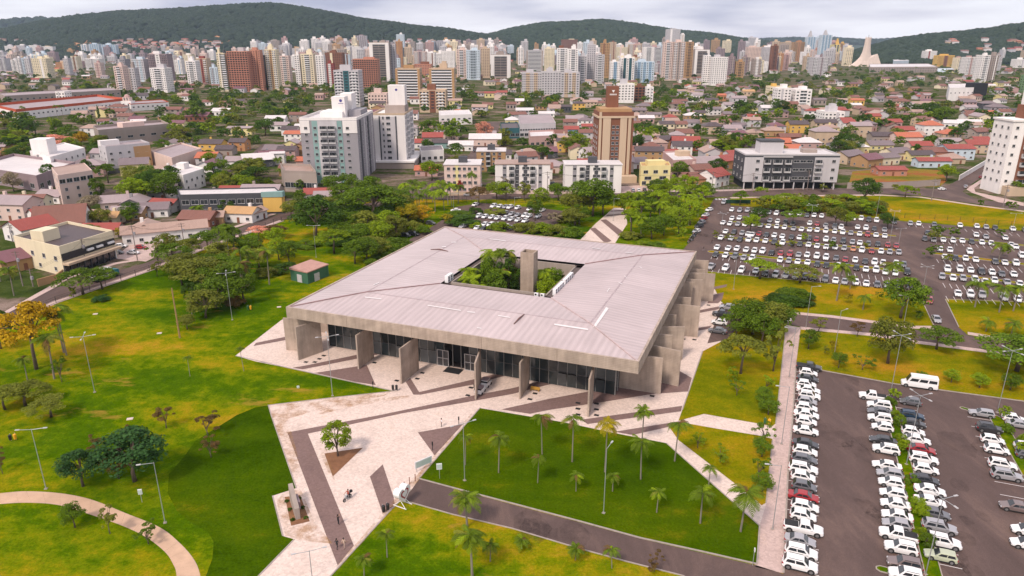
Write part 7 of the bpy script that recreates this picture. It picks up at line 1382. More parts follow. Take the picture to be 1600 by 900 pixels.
# ------------------------------------------------------------------ houses
RN = dict(t='brown tiled', r='red tiled', o='orange tiled', g='grey', w='white', b='beige', p='dark red', d='dark grey', y='ochre tiled', s='weathered grey'); HN = dict(WALLC)
HS = []
def house(x, y, w, d, h, *k):
    OCC.append((x, y, max(w, d) * .52)); HS.append((w * h / (y * y + H * H), x, y, w, d, h) + k)
def put_house(x, y, w, d, h, yaw, rc, c, place, hip=False, near=True, desc=None, rh=None):
    o = empty('house', (x, y), yaw); a, b = w / 2, d / 2; rh = rh or min(w, d) * .20 + .3; e = .6
    wm = MB(); wm.box(0, 0, -.1, w, d, h + .1)
    if not hip:
        for s in (-1, 1): wm.tri((s * a, -b, h), (s * a, b, h), (s * a, 0, h + rh)) if s > 0 else wm.tri((s * a, b, h), (s * a, -b, h), (s * a, 0, h + rh))
    part('wall', wm, wall(c), o)
    r = MB(); z = h + .03; zl = z - .18
    if hip:
        k = min(a, b) * .9; R1, R2 = (-(a - k) if a > b else -.1, 0 if a > b else -(b - k), z + rh), ((a - k) if a > b else .1, 0 if a > b else (b - k), z + rh); c4 = [(-a - e, -b - e, zl), (a + e, -b - e, zl), (a + e, b + e, zl), (-a - e, b + e, zl)]
        if a > b: r.quad(c4[0], c4[1], R2, R1); r.tri(c4[1], c4[2], R2); r.quad(c4[2], c4[3], R1, R2); r.tri(c4[3], c4[0], R1)
        else: r.tri(c4[0], c4[1], R1); r.quad(c4[1], c4[2], R2, R1); r.tri(c4[2], c4[3], R2); r.quad(c4[3], c4[0], R1, R2)
    else:
        for s in (-1, 1):
            A, B, C_, D = (-a - e, s * (b + e), zl), (a + e, s * (b + e), zl), (a + e, 0, z + rh), (-a - e, 0, z + rh)
            if s < 0: r.quad(A, B, C_, D); r.quad(*[(q[0], q[1], q[2] - .12) for q in (D, C_, B, A)]); r.quad((A[0], A[1], A[2] - .12), (B[0], B[1], B[2] - .12), B, A)
            else: r.quad(B, A, D, C_)
    part('roof', r, roofm(rc), o)
    if near:
        fl = 2 if h > 5 else 1
        for f in range(fl):
            n = max(2, int(w / 4)); zz = f * 2.9 + 1.0
            for i in range(n):
                xx = -a + w * (i + .5) / n
                if f == 0 and i == n // 2: dm = MB(); dm.box(xx, -b - .04, 0, 1.1, .1, 2.2); part('door', dm, wall('brown'), o)
                else: link('window', win_mesh(1.4, 1.2), o, (xx, -b - .01, zz))
            for i in range(max(1, int(d / 5))):
                yy = -b + d * (i + .5) / max(1, int(d / 5)); link('window', win_mesh(1.2, 1.1), o, (a + .01, yy, zz), math.pi / 2); link('window', win_mesh(1.2, 1.1), o, (-a - .01, yy, zz), -math.pi / 2)
        if rnd.random() < .45: q = MB(); q.box(a * rnd.uniform(-.5, .5), b * .3, h, 1.1, 1.1, rh + 1.1); part('chimney', q, wall(c), o)
    else:
        W = MB(); far_windows(W, (-a, -b), (a, -b), 0, h, max(2, int(w / 4)), 2 if h > 5 else 1, .4, .4); part('window', W, M_GLASS, o, stuff=True)
    CN = dict(dgrey='dark grey', lgrey='light grey', lyellow='pale yellow', lblue='pale blue', rose='rose', stain='weathered', pink='pale pink')
    thing(o, desc or f'{"tall " if h > 5 else ""}{CN.get(c, c)} house, {RN[rc]} roof', place, 'house'); return o
def hs(px, py, w, d, h, yaw, rc, c, place, hip=False, desc=None, rh=None):
    x, y = G(px, py); return house(x, y + d / 2, w, d, h, R(yaw), rc, c, place, hip, py > 205, desc, rh)
L1 = 'in the left quarter behind the street'; L2 = 'left of the grey tower'; L3 = 'right of the hotel-like brown tower'; L4 = 'behind the long grey block'; L5 = 'beside the diagonal street'
for a in ((82, 368, 17, 16, 4.5, 20, 't', 'white', L1, False, 'house with a huge steep rusty tiled roof', 5.5), (35, 378, 13, 12, 5, 62, 'r', 'white', L1), (62, 352, 10, 10, 4, 50, 'r', 'white', L1), (12, 425, 13, 11, 4, 55, 'p', 'tan', L1, False, 'house with a dark red roof and porch', 2.2), (38, 338, 14, 10, 6, 5, 't', 'cream', L1), (12, 345, 18, 11, 7, -8, 's', 'pink', L1), (78, 318, 12, 9, 3.5, -10, 's', 'white', L1),
          (252, 378, 28, 9, 4.2, 24, 'b', 'white', L1, False, 'long low white house with a weathered beige roof', 2.0), (222, 376, 11, 9, 4, 110, 'b', 'white', L1), (306, 356, 13, 10, 3.6, -6, 't', 'brown', L1), (254, 332, 11, 8, 3.5, -10, 'r', 'white', L1, False, 'small house with a bright red roof among trees', 1.8), (235, 340, 12, 9, 3.5, 12, 'g', 'white', L1), (180, 328, 14, 10, 3.5, 20, 's', 'pink', L1), (205, 330, 12, 9, 3.5, 100, 's', 'grey', L1), (197, 345, 13, 8, 3.4, 0, 's', 'tan', L1), (330, 352, 8, 7, 3.4, 10, 'b', 'tan', L1), (375, 348, 12, 8, 4, -8, 'y', 'white', L1), (395, 345, 8, 6, 3.5, 70, 'b', 'white', L1), (155, 372, 13, 7, 3.3, 4, 'r', 'stain', L1), (165, 352, 9, 7, 3.2, 0, 'y', 'cream', L1),
          (135, 350, 12, 8, 3.2, 0, 'b', 'tan', L1), (250, 312, 12, 10, 4, 15, 'd', 'grey', L1), (335, 320, 13, 9, 3.6, 0, 's', 'stain', L1), (405, 315, 17, 11, 4.5, 0, 's', 'stain', L2), (370, 312, 16, 8, 4, 2, 'r', 'red', L2), (420, 330, 11, 8, 4, 10, 't', 'brown', L2),
          (398, 262, 17, 13, 4.5, 25, 'w', 'dgrey', L2, False, 'dark shed with a pale metal roof', 3), (420, 256, 14, 12, 4.5, 25, 'p', 'grey', L2), (432, 258, 8, 8, 7, 10, 'w', 'white', L2, False, 'white cubic two-storey house', .4), (375, 262, 17, 9, 4, 0, 's', 'white', L2), (448, 250, 11, 9, 6, 0, 'd', 'rose', L2), (463, 222, 17, 9, 6, -3, 'o', 'white', L2, False, 'white house with an orange-red roof', 1.8), (452, 212, 12, 9, 5, 0, 'd', 'white', L2), (470, 210, 9, 8, 6, 0, 'w', 'lyellow', L2), (436, 205, 15, 9, 5, 4, 's', 'white', L2),
          (330, 240, 15, 10, 6.5, -4, 'd', 'yellow', L2), (350, 243, 11, 9, 4, 0, 'd', 'stain', L2), (372, 236, 11, 9, 6, -6, 'd', 'orange', L2), (375, 212, 19, 8, 6, -2, 's', 'lyellow', L2, False, 'long pale yellow two-storey building', 1.0), (430, 192, 18, 10, 4, 0, 'w', 'white', L2), (345, 182, 18, 12, 5, -10, 'w', 'white', L2), (325, 165, 13, 10, 4, 0, 't', 'white', L2), (352, 170, 13, 10, 6, 0, 't', 'rose', L2), (298, 182, 12, 9, 6, 0, 't', 'lyellow', L2), (478, 262, 11, 8, 4, 0, 'o', 'rose', L2), (455, 275, 13, 8, 4, 0, 't', 'tan', L2), (470, 285, 12, 9, 4, 0, 's', 'grey', L2),
          (497, 316, 13, 8, 4, 6, 'r', 'white', L2), (515, 318, 14, 7, 3.5, 6, 's', 'white', L2), (300, 190, 30, 14, 5, -3, 'p', 'brown', L2), (645, 232, 12, 9, 4, 0, 'r', 'white', L2), (672, 222, 12, 8, 3.5, 0, 'd', 'tan', 'right of the slim white tower'), (690, 232, 12, 8, 4, 0, 'd', 'aqua', 'right of the slim white tower'), (695, 215, 13, 9, 6, 0, 'd', 'white', 'right of the slim white tower'), (700, 205, 12, 9, 6, 0, 's', 'rose', 'right of the slim white tower'),
          (720, 236, 16, 10, 4, 0, 'w', 'white', 'right of the slim white tower'), (758, 228, 22, 13, 5, 0, 'w', 'pink', 'right of the slim white tower'), (762, 218, 12, 9, 4, 0, 's', 'tan', 'right of the slim white tower'), (852, 248, 14, 10, 4.5, 10, 'p', 'dgrey', L3), (880, 238, 8, 8, 7, 0, 'd', 'yellow', L3), (893, 212, 11, 9, 5, 0, 'r', 'blue', L3), (918, 205, 9, 8, 4, 0, 'r', 'rose', L3), (898, 196, 15, 10, 6, 0, 's', 'white', L3), (905, 172, 13, 9, 7, 0, 'd', 'yellow', L3, True), (922, 168, 16, 9, 6, 0, 'b', 'beige', L3), (885, 176, 10, 8, 6, 0, 'd', 'dgrey', L3), (862, 168, 14, 9, 4, 0, 't', 'brick', L3), (820, 182, 17, 9, 6, 0, 'w', 'lgrey', L3),
          (998, 182, 14, 10, 6, 0, 'g', 'stain', L3), (1010, 193, 14, 9, 5, 0, 'w', 'rose', L3), (1002, 235, 13, 10, 7, 0, 'g', 'lgrey', L3), (1040, 232, 13, 10, 6, 14, 'd', 'tan', L3), (1073, 236, 18, 12, 6, -3, 'r', 'red', L3, False, 'large house with a broad plain red roof', 3.2), (1048, 192, 12, 10, 5, 0, 'r', 'lblue', L3, True), (1055, 180, 11, 9, 4, 0, 's', 'beige', L3), (1102, 268, 17, 12, 5, 12, 's', 'beige', L4), (1136, 264, 13, 12, 5, 35, 'r', 'orange', L4, False, 'orange house with a bright red roof', 2.4),
          (1118, 292, 12, 11, 5.5, 40, 'r', 'white', L4, False, 'white gabled house with a red tiled roof', 3), (1100, 291, 14, 10, 4, 8, 't', 'orange', L4), (1085, 288, 12, 9, 3.5, 8, 't', 'beige', L4), (1115, 210, 15, 11, 6.5, 0, 'd', 'beige', L4, True), (1145, 214, 13, 10, 6.5, 0, 's', 'lgrey', L4), (1180, 215, 12, 10, 3.8, 0, 'b', 'beige', L4, True), (1210, 213, 15, 11, 4.5, 0, 'b', 'tan', L4, True), (1235, 222, 15, 9, 3.8, 0, 't', 'brown', L4), (1218, 233, 16, 11, 4.5, -3, 'o', 'orange', L4, False, 'house with a bright orange tiled roof', 2.6), (1234, 242, 14, 10, 4, 0, 'o', 'orange', L4),
          (1248, 208, 15, 11, 7, 0, 'd', 'yellow', L4), (1290, 205, 18, 10, 7, 0, 'd', 'beige', L4), (1264, 238, 15, 12, 6.5, 0, 'w', 'rose', L4, True), (1290, 228, 16, 13, 10, 0, 's', 'beige', L4, True), (1265, 252, 17, 13, 4, 10, 'g', 'lgrey', L4), (1290, 262, 14, 9, 4, 0, 't', 'grey', L4), (1112, 165, 15, 11, 6, 0, 'd', 'cream', L4, True), (1128, 158, 10, 9, 7, 0, 'o', 'orange', L4), (1090, 152, 15, 10, 4, 0, 's', 'beige', L4), (1155, 160, 18, 12, 5, 0, 's', 'lgrey', L4), (1170, 150, 16, 11, 6, 0, 'y', 'beige', L4, True), (1118, 172, 11, 8, 5, 0, 't', 'yellow', L4), (1083, 182, 11, 9, 5, 10, 's', 'rose', L4),
          (1330, 256, 16, 11, 5, 30, 'g', 'beige', L5), (1360, 262, 14, 11, 5, 30, 'p', 'tan', L5), (1385, 258, 16, 9, 4.5, 20, 'g', 'cream', L5), (1405, 250, 15, 11, 4.5, 20, 'g', 'cream', L5), (1395, 275, 15, 10, 3.5, 0, 'r', 'brick', L5, False, 'low house with a red sheet roof near the earth lot', 1.2), (1460, 262, 19, 8, 4, 0, 'r', 'lblue', L5, False, 'pale blue house with a long salmon-red roof', 1.5), (1420, 225, 18, 12, 5, 3, 'o', 'pink', L5), (1440, 238, 14, 10, 4.5, 0, 'r', 'pink', L5), (1457, 212, 15, 13, 8, 0, 'o', 'white', L5, True, 'white villa with an orange hipped roof', 3), (1488, 222, 15, 12, 6, 0, 'o', 'beige', L5, True),
          (1440, 252, 15, 9, 4, 5, 'd', 'lyellow', L5), (1465, 250, 17, 10, 5, 0, 't', 'brick', L5), (1500, 250, 17, 12, 7, 0, 'r', 'lblue', L5, False, 'blue-grey two-storey house with a salmon-red roof', 2), (1528, 240, 14, 11, 6, 0, 'r', 'beige', L5), (1492, 202, 14, 10, 5, -20, 'w', 'white', L5), (1518, 202, 18, 12, 5, -10, 'w', 'lblue', L5), (1540, 214, 15, 10, 4, 0, 'g', 'lgrey', L5), (1525, 190, 19, 12, 5, 0, 't', 'white', L5), (1345, 215, 15, 10, 9, 0, 's', 'beige', L5), (1320, 232, 15, 9, 5, 0, 's', 'beige', L5), (1365, 190, 13, 9, 5, 0, 'r', 'yellow', L5), (1395, 200, 15, 10, 5, 0, 'r', 'rose', L5),
          (1420, 175, 13, 9, 7, 0, 's', 'white', L5), (1445, 170, 26, 12, 5, 0, 'b', 'white', L5), (1405, 178, 16, 10, 4, 0, 't', 'stain', L5), (1560, 180, 18, 12, 8, 0, 'g', 'grey', L5, True), (1545, 172, 16, 10, 7, 0, 'g', 'dgrey', L5, True), (1340, 165, 15, 9, 6, 0, 'o', 'yellow', L5), (1312, 178, 12, 9, 5, 0, 't', 'tan', L5), (1575, 220, 18, 12, 6, 0, 'w', 'white', L5), (1415, 212, 14, 10, 4.5, 0, 'r', 'tan', L5), (1380, 222, 16, 10, 4.5, 0, 'd', 'stain', L5)): hs(*a)

# ------------------------------------------------------------------ the rest of the city seen between: houses, blocks and trees on the plain
def campus_edge(px): return lerp_profile([(-700, 500), (-100, 490), (0, 480), (90, 445), (230, 395), (440, 325), (560, 300), (640, 290), (700, 292), (1130, 292), (1300, 288), (1480, 282), (1560, 225), (1600, 215), (2000, 230)], px)
rc_ = random.Random(21)
def zone_name(px, py):
    h = 'at far left' if px < 170 else 'left of centre' if px < 480 else 'in the middle' if px < 820 else 'right of centre' if px < 1150 else 'at right' if px < 1400 else 'at far right'
    v = 'near the hills' if py < 112 else 'before the towers' if py < 150 else 'in mid distance' if py < 200 else 'near the park'
    return f'{h} {v}'
cnt = 0
for _ in range(60000):
    if cnt >= 1150: break
    py = 97 + (290 - 97) * rc_.random() ** 2.1; px = rc_.uniform(-140, 1740)
    if py > campus_edge(px) - 7: continue
    x, y = G(px, py); w = rc_.uniform(10, 17) * (1.25 if py < 115 else 1); d = rc_.uniform(8, 12)
    if not free(x, y + d / 2, w * (.50 if py > 150 else .36)): continue
    if (730 < px < 775 and 190 < py < 305) or (1320 < px < 1485 and 258 < py < 295) or (345 < px < 425 and 225 < py < 292) or (300 < px < 480 and 150 < py < 215 and rc_.random() < .85) or (0 < px < 140 and 185 < py < 262): continue
    rcol = rc_.choice('ttttrogsswbbbpdtdg'); wc = rc_.choice(('white', 'white', 'beige', 'cream', 'pink', 'lgrey', 'lgrey', 'rose', 'stain', 'tan', 'lyellow'))
    if 1320 < px < 1480 and py < 122: continue
    if py < 122 and rc_.random() < .22 and cnt > 12 and NT[0] < 95:
        NT[0] += 1
        pxw = rc_.uniform(9, 17); hh = rc_.uniform(8, 26)
        if py < 105: hh *= 1.25
        yt = PX(x, y, hh + 14)[1]; tower(px - pxw / 2, px + pxw / 2, min(yt, py - 9), py, rc_.choice(('win', 'bal', 'edge', 'stripe')), rc_.choice(('white', 'pink', 'beige', 'lgrey', 'cream', 'stain', 'lblue')), rc_.choice(('lgrey', 'rose', 'white', 'brown', 'mauve')), place=zone_name(px, py))
    else: house(x, y + d / 2, w, d, rc_.choice((3.4, 4, 6, 6.4)), R(rc_.choice((0, 0, 4, 90, -6, 20))), rcol, wc, zone_name(px, py), rc_.random() < .35, py > 190)
    cnt += 1
HS.sort(key=lambda t: (t[12] is None, -t[0]) if len(t) > 12 else (True, -t[0]))
for t in HS[:298]: put_house(*t[1:])
def far_houses():
    """the houses past the three hundred largest: a few pixels each, one mass"""
    mb = MB(); ms = []; 
    def mi(m):
        if m not in ms: ms.append(m)
        return ms.index(m)
    for t in HS[298:]:
        _, x, y, w, d, h, yaw, rc, c = t[:9]; ca, sa = math.cos(yaw), math.sin(yaw); a, b = w / 2, d / 2; e = .6; rh = d * .22
        def P(u, v, z): return (x + ca * u - sa * v, y + sa * u + ca * v, z)
        mb.box(x, y, -.1, w, d, h + .1, yaw, mi(wall(c))); g = mi(M_GLASS)
        for s in (-1, 1):
            A, B, C_, D = P(-a - e, s * (b + e), h - .1), P(a + e, s * (b + e), h - .1), P(a + e, 0, h + rh), P(-a - e, 0, h + rh)
            mb.quad(*((A, B, C_, D) if s < 0 else (B, A, D, C_)), mi(roofm(rc))); q = (P(s * a, -b, h), P(s * a, b, h), P(s * a, 0, h + rh)); mb.tri(*(q if s > 0 else q[::-1]), mi(wall(c)))
        for k in range(3):
            u = -a + w * (k + .5) / 3; mb.quad(P(u - .8, -b - .05, h * .35), P(u + .8, -b - .05, h * .35), P(u + .8, -b - .05, h * .75), P(u - .8, -b - .05, h * .75), g)
    o = part('distant_houses', mb, ms, None, stuff=True); o['label'] = 'mass of small distant houses among the far trees and towers'; o['category'] = 'houses'
far_houses()
# houses climbing the foot of the hills
hr = random.Random(5)
def hillside(xa, xb, ya, yb, n, place):
    for _ in range(n):
        p = surf(hr.uniform(xa, xb), hr.uniform(ya, yb)); w = hr.uniform(15, 26); h = hr.uniform(7, 13); wc2 = hr.choice(('white', 'beige', 'pink', 'lgrey', 'rose', 'tan')); rc2 = hr.choice('ttrsbo'); o = empty('hillside_house', (p[0], p[1], p[2] + 4), R(hr.uniform(-20, 20)))
        m = MB(); m.box(0, 0, -8, w, 14, h + 8 + 5); part('wall', m, wall(wc2), o); r = MB(); r.prism([(-w / 2 - 1, -8), (w / 2 + 1, -8), (w / 2 + 1, 8), (-w / 2 - 1, 8)], h + 5, [h + 5.5, h + 5.5, h + 9, h + 9], 0, True, True); part('roof', r, roofm(rc2), o)
        thing(o, f'{dict(pink="pale pink", lgrey="light grey").get(wc2, wc2)} hillside house, {RN[rc2]} roof', place, 'house')
hillside(185, 345, 63, 82, 95, 'below the left hill'); hillside(495, 650, 55, 74, 65, 'below the left hill'); hillside(-20, 60, 56, 70, 22, 'at far left below the hills'); hillside(640, 800, 60, 80, 22, 'below the central hill'); hillside(1470, 1620, 58, 88, 34, 'on the right hill')
# ---- the far rows of towers behind the named ones: a dozen pixels each, one mass
def distant_towers(n=300):
    mb = MB(); ms = []
    def mi(m):
        if m not in ms: ms.append(m)
        return ms.index(m)
    q = random.Random(44); g = mi(M_GLASS)
    for i in range(n):
        px = q.uniform(395, 1325) if i % 4 else q.uniform(-60, 395); py = q.uniform(87, 103); x, y, z = surf(px, py); s = (_c * y - _s2 * (z - H)) / F; w = q.uniform(6, 13) * s; hgt = q.uniform(14, 30) * s * (1 if px > 395 else .6); d = q.uniform(16, 24)
        c = mi(wall(q.choice(('white', 'white', 'white', 'lgrey', 'lgrey', 'pink', 'beige', 'cream', 'stain', 'rose', 'lblue', 'mauve', 'tan')))); mb.box(x, y, z - 12, w, d, hgt + 12, 0, c); mb.box(x + q.uniform(-.2, .2) * w, y, z + hgt, w * .4, d * .4, q.uniform(4, 9), 0, c)
        fl = int(hgt / 4.2); k = max(2, int(w / 5.5))
        for f in range(1, fl):
            for j in range(k): u = x - w / 2 + w * (j + .5) / k; zz = z + f * 4.2; ww = w / k * .28; mb.quad((u - ww, y - d / 2 - .2, zz), (u + ww, y - d / 2 - .2, zz), (u + ww, y - d / 2 - .2, zz + 1.9), (u - ww, y - d / 2 - .2, zz + 1.9), g)
    o = part('distant_towers', mb, ms, None, stuff=True); o['label'] = 'mass of small pale towers along the foot of the hills'; o['category'] = 'tower blocks'
distant_towers()
for px, n in ((431, 1), (463, 1), (467, 1), (474, 1)):
    pass
for px in (431, 464, 467, 474):
    p = min((hill_point(h0, (px + 160) / 1020, b / 40) for b in range(10, 30)), key=lambda q: -q.z); o = empty('radio_mast', (p.x, p.y, p.z)); m = MB(); m.tube([(0, 0, 0), (0, 0, 34)], [1.6, .5], 4); part('mast', m, M_STEEL, o); m = MB(); m.box(0, 0, 0, 14, 10, 9); part('hut', m, wall('lgrey'), o); m = MB(); m.tube([(0, 0, 34), (0, 0, 44)], .3, 4); part('aerial', m, M_STEEL, o); thing(o, 'thin radio mast on the ridge', 'of the left hill', 'mast')

# trees of the city
tr2 = random.Random(8)
def city_tree(px, py, h, w, kind, tone):
    x, y = G(px, py)
    tree(0, 0, h, w, kind, tone, place=zone_name(px, py), at=(x, y))
for (cx_, cy_, rx, ry, n) in ((60, 225, 80, 32, 34), (30, 205, 40, 12, 10), (385, 178, 95, 26, 44), (300, 205, 50, 20, 18), (450, 165, 50, 14, 14), (230, 300, 40, 22, 14), (370, 290, 45, 18, 12), (575, 140, 30, 14, 10), (600, 150, 30, 12, 8), (1080, 170, 45, 24, 22), (1180, 180, 60, 16, 20), (1145, 240, 40, 12, 12), (1000, 225, 18, 18, 8), (900, 240, 20, 10, 6), (1380, 190, 60, 18, 18), (1340, 125, 80, 9, 22), (1450, 180, 40, 14, 10), (860, 165, 60, 10, 16), (160, 138, 40, 8, 14), (330, 160, 60, 8, 16), (1180, 130, 60, 8, 16), (1560, 200, 40, 20, 8), (690, 215, 30, 16, 8), (500, 140, 60, 7, 12), (1300, 150, 50, 10, 12), (840, 250, 20, 8, 5), (1310, 240, 15, 20, 5), (1500, 215, 15, 12, 4), (150, 245, 16, 14, 5)):
    for _ in range(n):
        a, q = tr2.uniform(0, 6.28), math.sqrt(tr2.random()); px, py = cx_ + rx * q * math.cos(a), cy_ + ry * q * math.sin(a)
        if py > campus_edge(px) - 6: continue
        x, y = G(px, py)
        if any((x - a_) ** 2 + (y - b_) ** 2 < (c_ * .75 + 2) ** 2 for a_, b_, c_ in OCC[:0]): continue
        city_tree(px, py, tr2.uniform(8, 13), tr2.uniform(9, 15), tr2.choice(('round', 'round', 'umbrella', 'tall', 'bush')), tr2.choice(('dark', 'dark', 'green', 'green', 'olive', 'bright')))
k = 0
while k < 2100:
    py = (97 + 62 * tr2.random() ** 1.3) if k > 700 else 97 + (290 - 97) * tr2.random() ** 2.0; px = tr2.uniform(-100, 1700)
    if py > campus_edge(px) - 6 or (730 < px < 775 and 190 < py < 305) or (1325 < px < 1480 and 262 < py < 295): continue
    x, y = G(px, py)
    if not free(x, y, 3.2 if py > 150 else .5): continue
    city_tree(px, py, tr2.uniform(7, 11), tr2.uniform(8, 13), tr2.choice(('round', 'round', 'umbrella', 'tall', 'bush')), tr2.choice(('dark', 'dark', 'green', 'green', 'olive'))); k += 1
for a in ((757, 222, 15, 15, 'round', 'pink'), (300, 0, 0, 0, 0, 0), (675, 282, 11, 13, 'round', 'bright'), (210, 318, 12, 14, 'round', 'bright'), (260, 318, 13, 15, 'round', 'green'), (240, 300, 11, 13, 'round', 'dark'), (90, 240, 13, 22, 'umbrella', 'pink'), (128, 232, 12, 13, 'round', 'flower'), (905, 240, 13, 16, 'round', 'bright'), (1028, 178, 14, 18, 'round', 'bright'), (865, 232, 10, 10, 'round', 'dark'), (1330, 240, 13, 16, 'round', 'dark'), (1270, 222, 12, 15, 'round', 'green'), (1475, 192, 15, 22, 'round', 'green'), (1455, 185, 13, 18, 'round', 'dark'), (1220, 178, 14, 20, 'round', 'dark'), (1155, 176, 13, 18, 'round', 'dark'), (1130, 205, 12, 10, 'tall', 'green'), (1143, 238, 13, 12, 'cone', 'dark'), (155, 185, 13, 5, 'cone', 'dark'), (415, 212, 14, 17, 'round', 'dark'), (345, 270, 8, 11, 'round', 'green'),
          (382, 300, 9, 15, 'round', 'bright'), (1478, 283, 9, 11, 'round', 'bright'), (1555, 292, 7, 8, 'bush', 'green'), (330, 262, 9, 12, 'round', 'bright'), (22, 300, 10, 10, 'round', 'grey'), (142, 330, 7, 10, 'round', 'grey'), (310, 332, 6, 8, 'tall', 'green'), (355, 340, 7, 8, 'tall', 'dark'), (205, 350, 7, 7, 'round', 'green'), (155, 318, 11, 8, 'tall', 'green'), (160, 355, 8, 9, 'round', 'olive'), (205, 345, 8, 9, 'round', 'dark'), (470, 318, 6, 6, 'tall', 'green'), (1262, 262, 7, 8, 'round', 'dark'), (140, 375, 6, 9, 'round', 'olive'), (190, 372, 4, 5, 'round', 'yellow'), (1230, 205, 9, 10, 'round', 'green'), (320, 350, 5, 6, 'bush', 'olive'), (1160, 240, 9, 12, 'bush', 'dark'), (1130, 245, 7, 9, 'bush', 'green')):
    if a[1]: tree(*a, place='between the houses' if a[0] > 170 else 'in the left quarter', size=True)
for a in ((22, 462, 415), (1, 440, 402), (442, 280, 262), (1585, 305, 282), (1600, 306, 284), (40, 190, 165), (92, 192, 163), (100, 190, 163), (58, 215, 180), (455, 262, 242), (435, 268, 245), (738, 306, 268), (890, 312, 290), (1180, 215, 190), (1165, 205, 185), (1095, 170, 150), (1430, 118, 104), (310, 345, 318), (1400, 215, 200)): palm(*a, place='between the houses of the city' if a[1] < 400 else 'by the left street', near=a[1] > 400, size=1.2)
for (cx_, cy_, rx, ry, n, tn) in ((1100, 168, 30, 8, 0, 'dark'),): pass
# ================================================================== LAMP POSTS, FENCES, SIGNS, PEOPLE
_pm = MB(); _pm.tube([(0, 0, 0), (0, 0, 1)], [.070, .045], 8); POLE = _pm.mesh('pole', [M_STEEL], True)
_am = MB(); _am.tube([(0, 0, 0), (1.7, 0, .12)], .045, 5); ARM = _am.mesh('arm', [M_STEEL])
_hm = MB(); _hm.box(0, 0, 0, .6, .24, .1, 0, 0, True); HEAD = _hm.mesh('lamp_head', [M_FRAME])
_bm = MB(); _bm.box(0, 0, 0, .45, .45, .12); BASE = _bm.mesh('base_plate', [M_KERB])
def lamp(px, py, yt, arms, yaw=0.0, place='on the lawn', desc=None):
    x, y = G(px, py); h = HT(px, py, yt); r = empty('lamp_post', (x, y), R(yaw)); link('pole', POLE, r, scale=(1, 1, h)); link('base_plate', BASE, r, (0, 0, .02))
    for i in range(arms):
        a = 2 * math.pi * i / arms; link('arm', ARM, r, (0, 0, h - .15), a); link('lamp_head', HEAD, r, (2.0 * math.cos(a), 2.0 * math.sin(a), h - .06), a)
    thing(r, desc or f'tall {"four" if arms == 4 else "two" if arms == 2 else "single"}-armed lamp post', place, 'lamp post')
for a in ((148, 613, 525, 4, 20, 'on the left park lawn'), (363, 500, 426, 4, 20, 'on the left park lawn'), (72, 764, 670, 2, 10, 'on the left park lawn'), (258, 817, 722, 1, 200, 'beside the curved park path'), (519.6, 618.6, 525, 4, 20, 'at the left end of the forecourt'), (726, 751, 661, 2, 30, 'on the dark triangular lawn'), (943, 802, 700, 1, 60, 'on the dark triangular lawn'), (488, 905, 860, 2, 20, 'at the bottom of the forecourt'),
          (1207, 827, 727, 1, 170, 'on the long walkway'), (1221, 694, 604, 1, 170, 'on the long walkway'), (1233, 589, 512, 1, 170, 'on the long walkway'), (1446, 898, 778, 4, 15, 'on the grass strip of the lower car park'), (1416, 726, 617, 4, 15, 'on the grass strip of the lower car park'), (1391, 617, 523, 4, 15, 'at the top of the lower car park'), (1558, 645, 547, 4, 15, 'at the top of the lower car park'),
          (1259, 400, 320, 4, 15, 'in the upper car park'), (1127, 362, 333, 4, 15, 'in the upper car park'), (1390, 378, 329, 4, 15, 'in the upper car park'), (1403, 386, 357, 2, 15, 'in the upper car park'), (1440, 462, 416, 4, 15, 'in the upper car park'), (1487, 404, 372, 1, 90, 'in the upper car park'), (1146, 452, 400, 2, 15, 'on the golden lawn right of the hall'), (1259, 512, 447, 1, 0, 'on the golden lawn right of the hall'), (1303, 557, 485, 1, 30, 'on the golden lawn right of the hall'), (1412, 506, 463, 1, 150, 'on the golden lawn right of the hall'),
          (494, 402, 352, 2, 0, 'before the wood left of the hall'), (665, 328, 296, 2, 0, 'beside the back car park'), (709, 334, 302, 2, 0, 'beside the back car park'), (804, 357, 308, 1, 0, 'beside the back car park'), (746, 322, 288, 1, 0, 'beside the back car park'), (1076, 352, 318, 1, 0, 'in the grove right of the striped path'), (958, 345, 310, 1, 0, 'in the grove right of the striped path'), (1581, 364, 333, 2, 0, 'beside the far street'), (1368, 345, 306, 1, 40, 'beside the far street')): lamp(*a)
def utility_pole(px, py, yt, place, wires=None):
    x, y = G(px, py); h = HT(px, py, yt); r = empty('utility_pole', (x, y), R(rnd.uniform(-20, 20))); m = MB(); m.tube([(0, 0, 0), (0, 0, h)], [.19, .12], 8); part('pole', m, mat('pole_concrete', (.22, .18, .17), .9, .15, 1), r)
    for z in (h - .5, h - 1.3): m = MB(); m.box(0, 0, z, 2.2, .12, .12, 0, 0, True); part('crossarm', m, M_BARK, r)
    m = MB(); m.box(.5, -.3, h - 3.2, .6, .6, 1.0, 0, 0, True); part('transformer', m, wall('grey'), r); thing(r, 'concrete utility pole with crossarms', place, 'utility pole'); return Vector((x, y, h - .4))
U = [utility_pole(*a, 'beside the left street') for a in ((36, 447, 392), (52, 448, 420), (136, 420, 372), (215, 407, 352), (288, 383, 348), (20, 378, 350))]
V_ = [utility_pole(*a, 'beside the far street') for a in ((960, 300, 270), (1175, 297, 270), (1112, 299, 268), (1261, 297, 266), (1455, 314, 279), (1567, 324, 288), (855, 305, 268), (738, 300, 272))]
